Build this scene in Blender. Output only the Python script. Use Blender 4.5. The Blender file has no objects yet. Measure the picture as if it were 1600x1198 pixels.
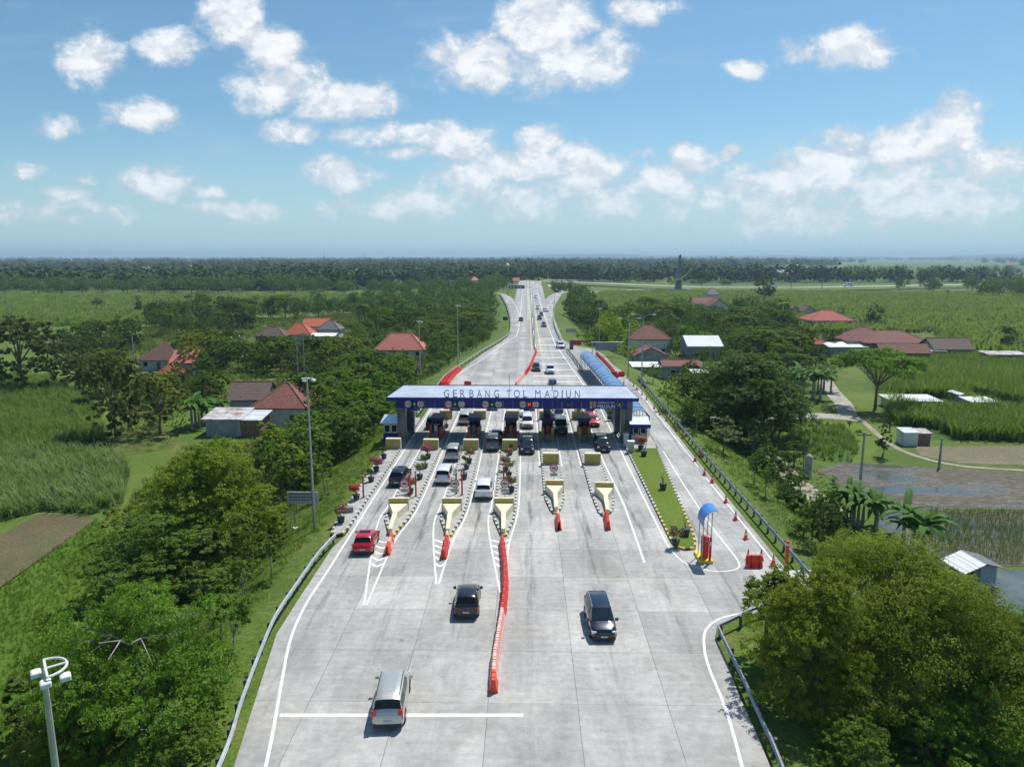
import bpy, bmesh, math, random
import numpy as np
from mathutils import Vector, Matrix
from mathutils.geometry import tessellate_polygon
random.seed(7); RNG = np.random.default_rng(11)
SC = bpy.context.scene
R = math.radians
# ---------------------------------------------------------------- camera
F = 1110.; PX, PY = 800., 599.; H = 24.; VX, VY = 822., 402.
PITCH = math.atan((PY-VY)/F); YAW = math.atan((VX-PX)/F*math.cos(PITCH))
_cp, _sp, _cy, _sy = math.cos(PITCH), math.sin(PITCH), math.cos(YAW), math.sin(YAW)
FWD = Vector((-_sy*_cp, _cy*_cp, -_sp)); RIGHT = Vector((_cy, _sy, 0)); UP = Vector((-_sy*_sp, _cy*_sp, _cp))
cam = bpy.data.cameras.new('camera'); camo = bpy.data.objects.new('camera', cam)
SC.collection.objects.link(camo); SC.camera = camo
cam.sensor_fit = 'HORIZONTAL'; cam.sensor_width = 36; cam.lens = F/1600*36
cam.clip_start = 0.5; cam.clip_end = 60000
camo.location = (0, 0, H); camo.rotation_euler = (math.pi/2-PITCH, 0, YAW)
GZ = -3.0                                             # level of the fields beside the embankment
def ray(px, py): return FWD + RIGHT*((px-PX)/F) - UP*((py-PY)/F)
def P(px, py, z=0.):                                  # a point of the photograph -> a point at height z
    r = ray(px, py); t = (z-H)/r.z; return (r.x*t, r.y*t)
def G(px, py): return P(px, py, GZ)
def ZY(px, py, Y): r = ray(px, py); return H + r.z*Y/r.y
def XY(px, py, Y): r = ray(px, py); return r.x*Y/r.y
def proj(x, y, z):
    d = Vector((x, y, z-H)); w = max(d.dot(FWD), .01)
    return PX+F*d.dot(RIGHT)/w, PY-F*d.dot(UP)/w
# ---------------------------------------------------------------- sun, sky, exposure
SUNDIR = Vector((0.31, 0.45, 1.0)).normalized()
EL = math.asin(SUNDIR.z); AZ = math.atan2(SUNDIR.x, SUNDIR.y)
sl = bpy.data.lights.new('sun', 'SUN'); sl.energy = 4.3; sl.angle = R(.53); sl.color = (1, .965, .91)
so = bpy.data.objects.new('sun', sl); SC.collection.objects.link(so)
so.rotation_euler = SUNDIR.to_track_quat('Z', 'Y').to_euler()
W = bpy.data.worlds.new('World'); SC.world = W; W.use_nodes = True
nt = W.node_tree; nt.nodes.clear()
def N(tree, typ, **k):
    n = tree.nodes.new(typ)
    for a, b in k.items():
        if a.startswith('i_'): n.inputs[int(a[2:])].default_value = b
        else: setattr(n, a, b)
    return n
class NB:                                             # tiny node builder
    def __init__(s, t): s.t = t
    def val(s, sock, v):
        if isinstance(v, bpy.types.NodeSocket): s.t.links.new(v, sock)
        else: sock.default_value = v
    def m(s, op, a, b=0., c=0., clamp=False):
        n = s.t.nodes.new('ShaderNodeMath'); n.operation = op; n.use_clamp = clamp
        s.val(n.inputs[0], a); s.val(n.inputs[1], b)
        if op in ('MULTIPLY_ADD', 'SMOOTH_MAX'): s.val(n.inputs[2], c)
        return n.outputs[0]
    def mix(s, f, a, b, mode='MIX'):
        n = s.t.nodes.new('ShaderNodeMix'); n.data_type = 'RGBA'; n.blend_type = mode
        s.val(n.inputs[0], f); s.val(n.inputs[6], a if not isinstance(a, tuple) else (*a, 1)[:4]); s.val(n.inputs[7], b if not isinstance(b, tuple) else (*b, 1)[:4])
        return n.outputs[2]
    def noise(s, vec, scale, detail=4, rough=.55, dist=0.):
        n = s.t.nodes.new('ShaderNodeTexNoise'); n.inputs['Scale'].default_value = scale
        n.inputs['Detail'].default_value = detail; n.inputs['Roughness'].default_value = rough
        n.inputs['Distortion'].default_value = dist
        if vec is not None: s.t.links.new(vec, n.inputs['Vector'])
        return n.outputs[0]
    def smooth(s, v, a, b, to0=0., to1=1.):
        n = s.t.nodes.new('ShaderNodeMapRange'); n.interpolation_type = 'SMOOTHSTEP'
        s.val(n.inputs[0], v); n.inputs[1].default_value = a; n.inputs[2].default_value = b
        n.inputs[3].default_value = to0; n.inputs[4].default_value = to1
        return n.outputs[0]
    def comb(s, x, y, z=0.):
        n = s.t.nodes.new('ShaderNodeCombineXYZ')
        s.val(n.inputs[0], x); s.val(n.inputs[1], y); s.val(n.inputs[2], z); return n.outputs[0]
b = NB(nt)
sky = N(nt, 'ShaderNodeTexSky', sky_type='NISHITA', sun_disc=False, sun_elevation=EL, sun_rotation=AZ,
        altitude=50, air_density=1.0, dust_density=.6, ozone_density=2.2)
tc = nt.nodes.new('ShaderNodeTexCoord'); sep = nt.nodes.new('ShaderNodeSeparateXYZ')
nt.links.new(tc.outputs['Generated'], sep.inputs[0])
yy = b.m('MAXIMUM', sep.outputs[1], .02)
u = b.m('DIVIDE', sep.outputs[0], yy); v = b.m('DIVIDE', sep.outputs[2], yy)
uv = b.comb(u, b.m('MULTIPLY', v, 1.35), 0.)
warp = nt.nodes.new('ShaderNodeTexNoise'); warp.inputs['Scale'].default_value = 8; warp.inputs['Detail'].default_value = 7
nt.links.new(uv, warp.inputs['Vector']); ws = nt.nodes.new('ShaderNodeSeparateColor'); nt.links.new(warp.outputs[1], ws.inputs[0])
uw = b.m('MULTIPLY_ADD', b.m('SUBTRACT', ws.outputs[0], .5), .085, u)
vw = b.m('MULTIPLY_ADD', b.m('SUBTRACT', ws.outputs[1], .5), .05, v)
CL = [ # px, py, half width, half height, weight  (where each cloud stands in the sky)
 (140,85,52,40,1),(270,70,42,26,1),(205,180,58,24,.9),(360,30,48,45,1),(415,75,45,36,1),(440,125,75,38,1),(545,158,80,30,1),
 (465,210,46,24,.9),(650,212,100,22,.85),(720,228,56,24,.85),(860,40,78,62,1),(930,85,56,46,1),(790,110,100,38,1),(740,80,60,36,.95),(985,12,62,22,.8),
 (1315,80,84,32,.95),(1158,112,24,14,.7),(1490,180,55,36,1),(1440,222,72,28,.95),(1320,250,95,40,.95),(1240,280,75,34,.9),(1520,270,130,40,.9),(1410,290,160,40,.85),
 (850,225,36,28,1),(870,255,60,34,.95),(800,265,70,32,.9),(920,272,56,30,.95),(730,285,70,28,.85),(640,322,75,22,.75),(1085,248,42,28,1),(1040,285,70,26,.95),(1150,292,70,22,.8),
 (245,285,60,24,.85),(325,295,30,12,.7),(525,278,64,22,.9),(370,325,70,14,.75),(100,300,38,14,.7),(38,262,26,14,.7),(195,332,24,14,.7),(130,277,24,9,.6),(1155,240,20,9,.6),(990,242,24,9,.5),
 (630,245,46,10,.6),(90,188,30,15,.55),(860,315,240,30,.7),(1300,325,320,34,.72),(60,330,90,16,.55),(560,325,60,16,.6)]
D = None
for (cx, cy, a, h, wgt) in CL:
    r0 = ray(cx, cy); r1 = ray(cx+a, cy); r2 = ray(cx, cy-h)
    u0, v0 = r0.x/r0.y, r0.z/r0.y; du = abs(r1.x/r1.y-u0)*1.16; dv = abs(r2.z/r2.y-v0)*1.2
    X = b.m('MULTIPLY_ADD', uw, 1/du, -u0/du); Y = b.m('MULTIPLY_ADD', vw, 1/dv, -v0/dv)
    q = b.m('MULTIPLY_ADD', X, X, b.m('MULTIPLY', Y, Y)); e = b.m('MULTIPLY_ADD', q, -wgt, wgt)
    D = e if D is None else b.m('MAXIMUM', D, e)
n1 = b.noise(uv, 17, 12, .64, .2); n2 = b.noise(uv, 5, 4, .5)
tot = b.m('ADD', b.m('MULTIPLY', b.m('MAXIMUM', D, -1.2), 1.55), b.m('MULTIPLY_ADD', n1, 6.4, -3.0))
alpha = b.smooth(tot, -.5, 1.5)
# thin high veil
veil = b.smooth(b.noise(b.comb(b.m('MULTIPLY', u, .9), b.m('MULTIPLY', v, 5.)), 4.5, 8, .62, .6), .5, .86, 0, .34)
alpha = b.m('MAXIMUM', alpha, veil)
core = b.smooth(b.m('ADD', tot, b.m('MULTIPLY', n2, .8)), .3, 2.4)
# undersides are greyer: compare with the cloud density a little higher up
n4 = b.noise(b.comb(u, b.m('MULTIPLY_ADD', v, 1.35, .03), 0.), 17, 5, .6)
und = b.smooth(b.m('SUBTRACT', n4, n1), -.06, .10)
ccol = b.mix(core, (4.9, 5.9, 6.8), (8.6, 8.8, 9.0)); ccol = b.mix(b.m('MULTIPLY', und, .55), ccol, (5.4, 6.0, 6.8))
n3 = b.noise(b.comb(u, b.m('MULTIPLY_ADD', v, 1.5, .035)), 26, 6, .6)
ccol = b.mix(b.smooth(n3, .42, .66), ccol, b.mix(1., ccol, (.86, .89, .93), 'MULTIPLY'))
low = b.smooth(v, .01, .15, .5, 0)                     # clouds near the horizon sink into the air
alpha = b.m('MULTIPLY', alpha, b.m('SUBTRACT', 1., low))
skyc = b.mix(1., sky.outputs[0], (.70, .95, 1.0), 'MULTIPLY')
hz = b.smooth(v, -.02, .2, .85, 0)
skyc = b.mix(hz, skyc, (4.3, 6.1, 7.1))
fin = b.mix(alpha, skyc, ccol)
bg = nt.nodes.new('ShaderNodeBackground'); bg.inputs[1].default_value = .1
nt.links.new(fin, bg.inputs[0]); wo = nt.nodes.new('ShaderNodeOutputWorld'); nt.links.new(bg.outputs[0], wo.inputs[0])
SC.view_settings.view_transform = 'Standard'; SC.view_settings.look = 'None'; SC.view_settings.gamma = 1
SC.view_settings.exposure = 0.18
SC.cycles.max_bounces = 6; SC.cycles.transparent_max_bounces = 6; SC.cycles.volume_bounces = 0
# ---------------------------------------------------------------- materials
MATS = {}
def mat(name, col, rough=.7, metal=0., var=.12, scale=2., coat=0., col2=None, bump=0., bscale=None, emit=0., spec=None):
    if name in MATS: return MATS[name]
    m = bpy.data.materials.new(name); m.use_nodes = True; t = m.node_tree; nb = NB(t)
    p = t.nodes['Principled BSDF']; p.inputs['Roughness'].default_value = rough; p.inputs['Metallic'].default_value = metal
    if coat: p.inputs['Coat Weight'].default_value = coat; p.inputs['Coat Roughness'].default_value = .04
    if spec is not None: p.inputs['Specular IOR Level'].default_value = spec
    tc = t.nodes.new('ShaderNodeTexCoord'); vec = tc.outputs['Object']
    f = nb.smooth(nb.noise(vec, scale, 6, .62), .32, .68)
    c2 = col2 or tuple(min(1, c*(1+var)) for c in col); c1 = col if col2 else tuple(c*(1-var) for c in col)
    c = nb.mix(f, c1, c2); t.links.new(c, p.inputs['Base Color'])
    if emit: t.links.new(c, p.inputs['Emission Color']); p.inputs['Emission Strength'].default_value = emit
    if bump:
        bn = t.nodes.new('ShaderNodeBump'); bn.inputs['Strength'].default_value = bump; bn.inputs['Distance'].default_value = .05
        t.links.new(nb.noise(vec, bscale or scale*6, 4), bn.inputs['Height']); t.links.new(bn.outputs[0], p.inputs['Normal'])
    MATS[name] = m; return m
def leafmat(name, c1, c2, hue=.3, trans=.42, sc=.35):
    if name in MATS: return MATS[name]
    m = bpy.data.materials.new(name); m.use_nodes = True; t = m.node_tree; nb = NB(t); t.nodes.clear()
    tc = t.nodes.new('ShaderNodeTexCoord'); oi = t.nodes.new('ShaderNodeObjectInfo')
    f = nb.smooth(nb.noise(tc.outputs['Object'], sc, 3, .6), .3, .7)
    f2 = nb.noise(tc.outputs['Object'], 7., 2, .5)
    c = nb.mix(f, c1, c2)
    c = nb.mix(nb.m('MULTIPLY', oi.outputs['Random'], hue), c, (c2[0]*1.15+.012, c2[1]*.92, c2[2]*.9))
    c = nb.mix(nb.smooth(f2, .3, .7, 0, .42), c, (c2[0]*1.35, c2[1]*1.3, c2[2]*1.3))
    d = N(t, 'ShaderNodeBsdfPrincipled'); d.inputs['Roughness'].default_value = .6; d.inputs['Specular IOR Level'].default_value = (.22 if trans else 0)
    t.links.new(c, d.inputs['Base Color'])
    tr = t.nodes.new('ShaderNodeBsdfTranslucent'); t.links.new(nb.mix(1., c, (1.1, 1.25, .6), 'MULTIPLY'), tr.inputs[0])
    ms = t.nodes.new('ShaderNodeMixShader'); ms.inputs[0].default_value = trans
    t.links.new(d.outputs[0], ms.inputs[1]); t.links.new(tr.outputs[0], ms.inputs[2])
    o = t.nodes.new('ShaderNodeOutputMaterial'); t.links.new(ms.outputs[0], o.inputs[0])
    MATS[name] = m; return m
def mat3(name, cols, scales, rough=.9, bump=.3, bscale=3., stretch=(1, 1, 1), spec=.2):   # ground cover of three tones
    if name in MATS: return MATS[name]
    m = bpy.data.materials.new(name); m.use_nodes = True; t = m.node_tree; nb = NB(t)
    p = t.nodes['Principled BSDF']; p.inputs['Roughness'].default_value = rough; p.inputs['Specular IOR Level'].default_value = spec
    g = t.nodes.new('ShaderNodeNewGeometry'); mp = t.nodes.new('ShaderNodeMapping'); mp.inputs['Scale'].default_value = stretch
    t.links.new(g.outputs['Position'], mp.inputs[0]); vec = mp.outputs[0]
    c = nb.mix(nb.smooth(nb.noise(vec, scales[0], 5, .6), .35, .65), cols[0], cols[1])
    c = nb.mix(nb.smooth(nb.noise(vec, scales[1], 6, .65), .45, .75, 0, .8), c, cols[2])
    fine = nb.smooth(nb.noise(vec, scales[2], 4, .7), .25, .75, .62, 1.35)
    hs = t.nodes.new('ShaderNodeHueSaturation'); t.links.new(c, hs.inputs['Color']); t.links.new(fine, hs.inputs['Value'])
    t.links.new(hs.outputs[0], p.inputs['Base Color'])
    bn = t.nodes.new('ShaderNodeBump'); bn.inputs['Strength'].default_value = bump; bn.inputs['Distance'].default_value = .12
    t.links.new(nb.noise(vec, bscale, 5, .7), bn.inputs['Height']); t.links.new(bn.outputs[0], p.inputs['Normal'])
    MATS[name] = m; return m
M_white = mat('white_paint', (.72, .72, .70), .55, var=.08)
M_black = mat('black_paint', (.02, .02, .022), .6)
M_tin = mat('corrugated_tin', (.62, .66, .70), .38, .55, var=.1, scale=.8)
M_blue = mat('blue_panel', (.010, .022, .20), .5, var=.15, scale=1.2, spec=.3)
M_blued = mat('dark_blue', (.012, .02, .10), .5)
M_colm = mat('column_cladding', (.13, .15, .17), .35, .5, var=.25, scale=1.)
M_grey = mat('galvanised', (.42, .44, .46), .4, .6, var=.15)
M_dgrey = mat('dark_steel', (.10, .11, .115), .5, .3)
M_cream = mat('cream_paint', (.76, .69, .47), .6, var=.1, scale=1.5)
M_creamd = mat('ochre_panel', (.42, .33, .085), .65, var=.15, scale=1.5)
M_red = mat('red_plastic', (.72, .035, .022), .45, var=.15)
M_orange = mat('orange_plastic', (.85, .09, .035), .45, var=.12)
M_pink = mat('faded_barrier', (.84, .47, .41), .55, var=.12, scale=4)
M_redp = mat('red_post', (.55, .03, .03), .5)
M_yellow = mat('yellow_paint', (.75, .55, .05), .6, var=.12)
M_conc = mat('island_concrete', (.36, .35, .32), .85, var=.22, scale=.9, bump=.2)
M_concd = mat('dark_concrete', (.22, .22, .21), .85, var=.25, scale=1.)
M_glass = mat('dark_glass', (.006, .008, .010), .08, var=.1, spec=.3)
M_wind = mat('windscreen', (.016, .03, .042), .05, var=.1, spec=.9)
M_tyre = mat('tyre', (.02, .02, .02), .85)
M_rim = mat('rim', (.35, .36, .38), .3, .8)
M_lens = mat('headlamp', (.75, .77, .8), .12, .3)
M_tail = mat('tail_lamp', (.45, .01, .015), .2, coat=.6)
M_plate = mat('number_plate', (.55, .55, .55), .5)
M_trim = mat('black_trim', (.018, .018, .02), .5)
M_pot = mat('dark_pot', (.05, .055, .06), .7)
M_kerbw = mat('kerb_white', (.52, .52, .47), .75, var=.3, scale=5.); M_kerbb = mat('kerb_black', (.045, .045, .045), .8, var=.3, scale=5.); M_kerby = mat('kerb_yellow', (.55, .44, .08), .75, var=.25, scale=5.)
M_bark = mat('bark', (.16, .125, .09), .9, var=.3, scale=3, bump=.4)
M_barkl = mat('pale_bark', (.34, .30, .25), .9, var=.25, scale=3)
M_green = mat('sign_green', (.01, .16, .08), .5)
M_vault = mat('blue_vault_sheet', (.07, .19, .42), .25, .1, var=.35, scale=.35, col2=(.16, .33, .55))
# ---------------------------------------------------------------- mesh and tagging helpers
def tag(o, label=None, cat=None, group=None, kind=None):
    if label: o['label'] = label
    if cat: o['category'] = cat
    if group: o['group'] = group
    if kind: o['kind'] = kind
    return o
def empty(name, loc=(0, 0, 0), rz=0.):
    o = bpy.data.objects.new(name, None); SC.collection.objects.link(o); o.location = loc; o.rotation_euler = (0, 0, rz)
    o.empty_display_size = .2; return o
def link(name, me, parent=None, loc=None, rz=0.):
    o = bpy.data.objects.new(name, me); SC.collection.objects.link(o)
    if parent is not None: o.parent = parent
    if loc is not None: o.location = loc; o.rotation_euler = (0, 0, rz)
    return o
def dup(o, parent=None):
    c = o.copy(); SC.collection.objects.link(c); c.parent = parent
    for ch in list(o.children): dup(ch, c)
    return c
class MB:
    def __init__(s): s.v = []; s.f = []; s.mi = []; s.M = Matrix.Identity(4)
    def add(s, vs, fs, mi=0):
        n = len(s.v); s.v += [tuple(s.M @ Vector(p)) for p in vs]
        s.f += [tuple(i+n for i in f) for f in fs]; s.mi += [mi]*len(fs); return s
    def box(s, x0, x1, y0, y1, z0, z1, mi=0):
        return s.add([(x0,y0,z0),(x1,y0,z0),(x1,y1,z0),(x0,y1,z0),(x0,y0,z1),(x1,y0,z1),(x1,y1,z1),(x0,y1,z1)],
                     [(0,3,2,1),(4,5,6,7),(0,1,5,4),(1,2,6,5),(2,3,7,6),(3,0,4,7)], mi)
    def bbox(s, x0, x1, y0, y1, z0, z1, c=.03, mi=0):  # box with a chamfered outline
        ps = [(x0+c,y0),(x1-c,y0),(x1,y0+c),(x1,y1-c),(x1-c,y1),(x0+c,y1),(x0,y1-c),(x0,y0+c)]
        cx, cy = (x0+x1)/2, (y0+y1)/2
        def sh(k): return [(cx+(x-cx)*(1-2*c/(x1-x0)*k), cy+(y-cy)*(1-2*c/(y1-y0)*k)) for x, y in ps]
        rings = [(sh(0), z0), (sh(0), z1-c), (sh(1), z1)]
        vs = [(x, y, z) for r, z in rings for x, y in r]
        fs = [tuple(range(7, -1, -1)), tuple(range(16, 24))] + [(a*8+i, a*8+(i+1)%8, a*8+8+(i+1)%8, a*8+8+i) for a in (0, 1) for i in range(8)]
        return s.add(vs, fs, mi)
    def prism(s, poly, z0, z1, mi=0):
        n = len(poly); a = sum(poly[i][0]*poly[(i+1)%n][1]-poly[(i+1)%n][0]*poly[i][1] for i in range(n))
        if a < 0: poly = poly[::-1]
        vs = [(x, y, z0) for x, y in poly]+[(x, y, z1) for x, y in poly]
        return s.add(vs, [tuple(range(n-1, -1, -1)), tuple(range(n, 2*n))]+[(i, (i+1)%n, n+(i+1)%n, n+i) for i in range(n)], mi)
    def sheet(s, poly, z, mi=0):
        n = len(poly); a = sum(poly[i][0]*poly[(i+1)%n][1]-poly[(i+1)%n][0]*poly[i][1] for i in range(n))
        if a < 0: poly = poly[::-1]
        return s.add([(x, y, z) for x, y in poly], [tuple(range(n))], mi)
    def tube(s, pts, rs, n=8, mi=0, cap=True):
        if not hasattr(rs, '__len__'): rs = [rs]*len(pts)
        pts = [Vector(p) for p in pts]; vs = []
        for i, p in enumerate(pts):
            d = (pts[min(i+1, len(pts)-1)]-pts[max(i-1, 0)]).normalized()
            a = d.cross(Vector((0, 0, 1)) if abs(d.z) < .95 else Vector((1, 0, 0))).normalized(); c = d.cross(a)
            for k in range(n):
                t = 2*math.pi*k/n; vs.append(p+(a*math.cos(t)+c*math.sin(t))*rs[i])
        fs = [(i*n+k, (i+1)*n+k, (i+1)*n+(k+1)%n, i*n+(k+1)%n) for i in range(len(pts)-1) for k in range(n)]
        if cap: fs += [tuple(range(n)), tuple(range(len(pts)*n-1, (len(pts)-1)*n-1, -1))]
        return s.add(vs, fs, mi)
    def lathe(s, prof, n=16, x=0, y=0, mi=0):
        vs = [(x+r*math.cos(2*math.pi*k/n), y+r*math.sin(2*math.pi*k/n), z) for r, z in prof for k in range(n)]
        fs = [(i*n+k, i*n+(k+1)%n, (i+1)*n+(k+1)%n, (i+1)*n+k) for i in range(len(prof)-1) for k in range(n)]
        fs += [tuple(range(n-1, -1, -1)), tuple(range((len(prof)-1)*n, len(prof)*n))]
        return s.add(vs, fs, mi)
    def disc(s, c, r, axis='y', n=20, mi=0, th=.02):
        x, y, z = c; vs = []
        for o in (0, th):
            for k in range(n):
                t = 2*math.pi*k/n; a, e = r*math.cos(t), r*math.sin(t)
                vs.append((x+a, y-o, z+e) if axis == 'y' else (x+o, y+a, z+e))
        return s.add(vs, [tuple(range(n)), tuple(range(2*n-1, n-1, -1))]+[(k, n+k, n+(k+1)%n, (k+1)%n) for k in range(n)], mi)
    def build(s, name, mats, parent=None, loc=None, rz=0., smooth=False, angle=None):
        me = bpy.data.meshes.new(name); me.from_pydata([tuple(p) for p in s.v], [], s.f)
        for m in (mats if isinstance(mats, (list, tuple)) else [mats]): me.materials.append(m)
        me.polygons.foreach_set('material_index', s.mi)
        if smooth: me.polygons.foreach_set('use_smooth', [True]*len(s.f))
        me.update()
        if angle: me.set_sharp_from_angle(angle=R(angle))
        return link(name, me, parent, loc, rz)
def np_mesh(name, V, Fq, m, smooth=False):             # quads from numpy arrays
    me = bpy.data.meshes.new(name); V = np.ascontiguousarray(V, np.float32); Fq = np.ascontiguousarray(Fq, np.int32)
    k = Fq.shape[1]
    me.vertices.add(len(V)); me.vertices.foreach_set('co', V.ravel())
    me.loops.add(Fq.size); me.loops.foreach_set('vertex_index', Fq.ravel())
    me.polygons.add(len(Fq)); me.polygons.foreach_set('loop_start', np.arange(0, Fq.size, k, dtype=np.int32))
    me.polygons.foreach_set('loop_total', np.full(len(Fq), k, dtype=np.int32))
    if smooth: me.polygons.foreach_set('use_smooth', np.ones(len(Fq), bool))
    me.materials.append(m); me.update(calc_edges=True); return me
def inpoly(x, y, poly):
    x = np.asarray(x); y = np.asarray(y); r = np.zeros(x.shape, bool); n = len(poly)
    for i in range(n):
        x1, y1 = poly[i]; x2, y2 = poly[(i+1) % n]
        if y1 == y2: continue
        r ^= ((y1 > y) != (y2 > y)) & (x < (x2-x1)*(y-y1)/(y2-y1)+x1)
    return r
def scatter_pts(poly, dens, jitter=True):
    xs = [p[0] for p in poly]; ys = [p[1] for p in poly]
    n = int((max(xs)-min(xs))*(max(ys)-min(ys))*dens)
    x = RNG.uniform(min(xs), max(xs), n); y = RNG.uniform(min(ys), max(ys), n); k = inpoly(x, y, poly)
    return x[k], y[k]
def instances(tmpls, x, y, z, sc, rz, lean=.12, szv=.2):
    """merge many small templates (V, F) into one array pair"""
    VV, FF, off = [], [], 0; n = len(x); pick = RNG.integers(0, len(tmpls), n)
    for ti, (V, Fq) in enumerate(tmpls):
        k = np.where(pick == ti)[0]
        if len(k) == 0: continue
        c, s_ = np.cos(rz[k])[:, None], np.sin(rz[k])[:, None]; S = sc[k][:, None]
        X = V[None, :, 0]*S; Y = V[None, :, 1]*S; Z = V[None, :, 2]*S*(1+RNG.uniform(-szv, szv, (len(k), 1)))
        lx = RNG.uniform(-lean, lean, (len(k), 1)); ly = RNG.uniform(-lean, lean, (len(k), 1))
        o = np.stack([X*c-Y*s_+lx*Z+x[k][:, None], X*s_+Y*c+ly*Z+y[k][:, None], Z+z[k][:, None]], -1)
        VV.append(o.reshape(-1, 3)); nv = len(V)
        FF.append((Fq[None]+(np.arange(len(k))*nv)[:, None, None]).reshape(-1, Fq.shape[1])+off); off += nv*len(k)
    return np.concatenate(VV), np.concatenate(FF)
_font = {}
def text_part(name, s, size, m, parent, loc, rot=(math.pi/2, 0, 0), ext=.03, align='CENTER', sx=1., space=1.):
    cu = bpy.data.curves.new(name, 'FONT'); cu.body = s; cu.size = size; cu.extrude = ext; cu.align_x = align
    cu.align_y = 'BOTTOM_BASELINE'; cu.space_character = space
    t = bpy.data.objects.new('tmp', cu); SC.collection.objects.link(t)
    dg = bpy.context.evaluated_depsgraph_get(); me = bpy.data.meshes.new_from_object(t.evaluated_get(dg))
    bpy.data.objects.remove(t); me.materials.clear(); me.materials.append(m)
    o = link(name, me, parent); o.location = loc; o.rotation_euler = rot; o.scale = (sx, 1, 1); return o
# ---------------------------------------------------------------- ground, roads
def L2(pxs, z=0.): return [P(a, c, z) for a, c in pxs]
EDGE_L = L2([(365,1198),(403,1080),(432,990),(463,941),(519,856)]) + [(-15.75,58.6),(-15.75,88),(-15.6,118),(-15.2,141)] + L2([(755,551.5),(784,534),(797.5,520),(797.5,501)])
EDGE_R = L2([(1204,1198),(1182,1145),(1157,1091),(1133,1026),(1117,995),(1121,977)]) + [(14.2,45.2),(19.,46.2),(20.4,48.),(20.4,52.4),(20.6,80),(21.3,131)] + L2([(984,596),(974,582),(955,567),(943,553),(926,545),(893,539),(879,530),(866,497)])
EDGE_L = [(EDGE_L[0][0]+2.2, 18.)] + EDGE_L; EDGE_R = [(EDGE_R[0][0]-2.2, 18.)] + EDGE_R
MAIN = EDGE_L + L2([(804,468),(811,438.8)]) + L2([(845,438.8),(852,468)]) + EDGE_R[::-1]
RAMPL = L2([(799,499),(792.5,476),(783,460),(775,457),(789,459.5),(797,463),(803.8,468.2),(804,485)])
RAMPR = L2([(866,499),(865.5,480),(878,458.5),(892,455),(868,457.5),(858,462),(852,468.2),(851,485)])
BRANCH = [(19.5,46.2),(24,46.8),(24,52.6),(20.5,52.4)]
ROADS = [MAIN, RAMPL, RAMPR, BRANCH]
def dist_poly(x, y, poly):
    d = np.full(x.shape, 1e9); n = len(poly)
    for i in range(n):
        x1, y1 = poly[i]; x2, y2 = poly[(i+1) % n]; dx, dy = x2-x1, y2-y1; l = dx*dx+dy*dy+1e-9
        t = np.clip(((x-x1)*dx+(y-y1)*dy)/l, 0, 1); d = np.minimum(d, np.hypot(x-x1-t*dx, y-y1-t*dy))
    d[inpoly(x, y, poly)] = 0; return d
def ground_z(x, y):
    x = np.asarray(x, float); y = np.asarray(y, float); d = np.full(x.shape, 1e9)
    for p in ROADS: d = np.minimum(d, dist_poly(x, y, p))
    t = np.clip((d-2.2)/8.5, 0, 1); s = t*t*(3-2*t)
    return -.10+(GZ+.10)*s
def gz(x, y): return float(ground_z(np.array([x]), np.array([y]))[0])
xs = np.concatenate([-np.geomspace(12500, 95, 26), np.arange(-90, 90.1, 1.25), np.geomspace(95, 12500, 26)])
ys = np.concatenate([[-60, -20, 0], np.arange(8, 250, 1.6), np.arange(252, 760, 7.), np.geomspace(770, 12800, 24)])
XX, YY = np.meshgrid(xs, ys); ZZ = np.full(XX.shape, GZ); near = (np.abs(XX) < 95) & (YY > 5) & (YY < 765)
ZZ[near] = ground_z(XX[near], YY[near])
far = ~near; ZZ[near & (ZZ > -2.5)] += 0
idx = np.arange(XX.size).reshape(XX.shape)
Fq = np.stack([idx[:-1, :-1], idx[:-1, 1:], idx[1:, 1:], idx[1:, :-1]], -1).reshape(-1, 4)
M_ground = mat3('grass_ground', [(.105,.165,.022), (.07,.12,.018), (.18,.17,.055)], (.05, .22, 4.), bump=.6, bscale=5.)
me = np_mesh('ground', np.stack([XX, YY, ZZ], -1).reshape(-1, 3), Fq, M_ground, True)
tag(link('ground', me), kind='structure')
# concrete pavement: slab tones, joints, blotches, oil and tyre streaks along the lanes
m = bpy.data.materials.new('concrete_pavement'); m.use_nodes = True; t = m.node_tree; nb = NB(t); p = t.nodes['Principled BSDF']
g = t.nodes.new('ShaderNodeNewGeometry'); pos = g.outputs['Position']; sp = t.nodes.new('ShaderNodeSeparateXYZ'); t.links.new(pos, sp.inputs[0])
br = t.nodes.new('ShaderNodeTexBrick'); br.offset = 0.; br.squash = 1.
br.inputs['Scale'].default_value = 1; br.inputs['Brick Width'].default_value = 4.9; br.inputs['Row Height'].default_value = 5.2
br.inputs['Mortar Size'].default_value = .012; br.inputs['Mortar Smooth'].default_value = .3; br.inputs['Bias'].default_value = 0
br.inputs['Color1'].default_value = (.36, .356, .34, 1); br.inputs['Color2'].default_value = (.475, .465, .44, 1); br.inputs['Mortar'].default_value = (.15, .15, .145, 1)
wob = nb.m('MULTIPLY_ADD', nb.noise(pos, .35, 3), .10, -.05)
t.links.new(nb.comb(nb.m('ADD', nb.m('ADD', sp.outputs[0], 2.0+4.9*40), wob), nb.m('ADD', nb.m('ADD', sp.outputs[1], 1.2), wob)), br.inputs['Vector'])
c = br.outputs[0]
blot = nb.smooth(nb.noise(nb.comb(nb.m('MULTIPLY', sp.outputs[0], .6), nb.m('MULTIPLY', sp.outputs[1], .3)), .45, 8, .68, .4), .28, .75, .74, 1.18)
fine = nb.smooth(nb.noise(pos, 2.2, 8, .72), .25, .75, .86, 1.13)
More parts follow.
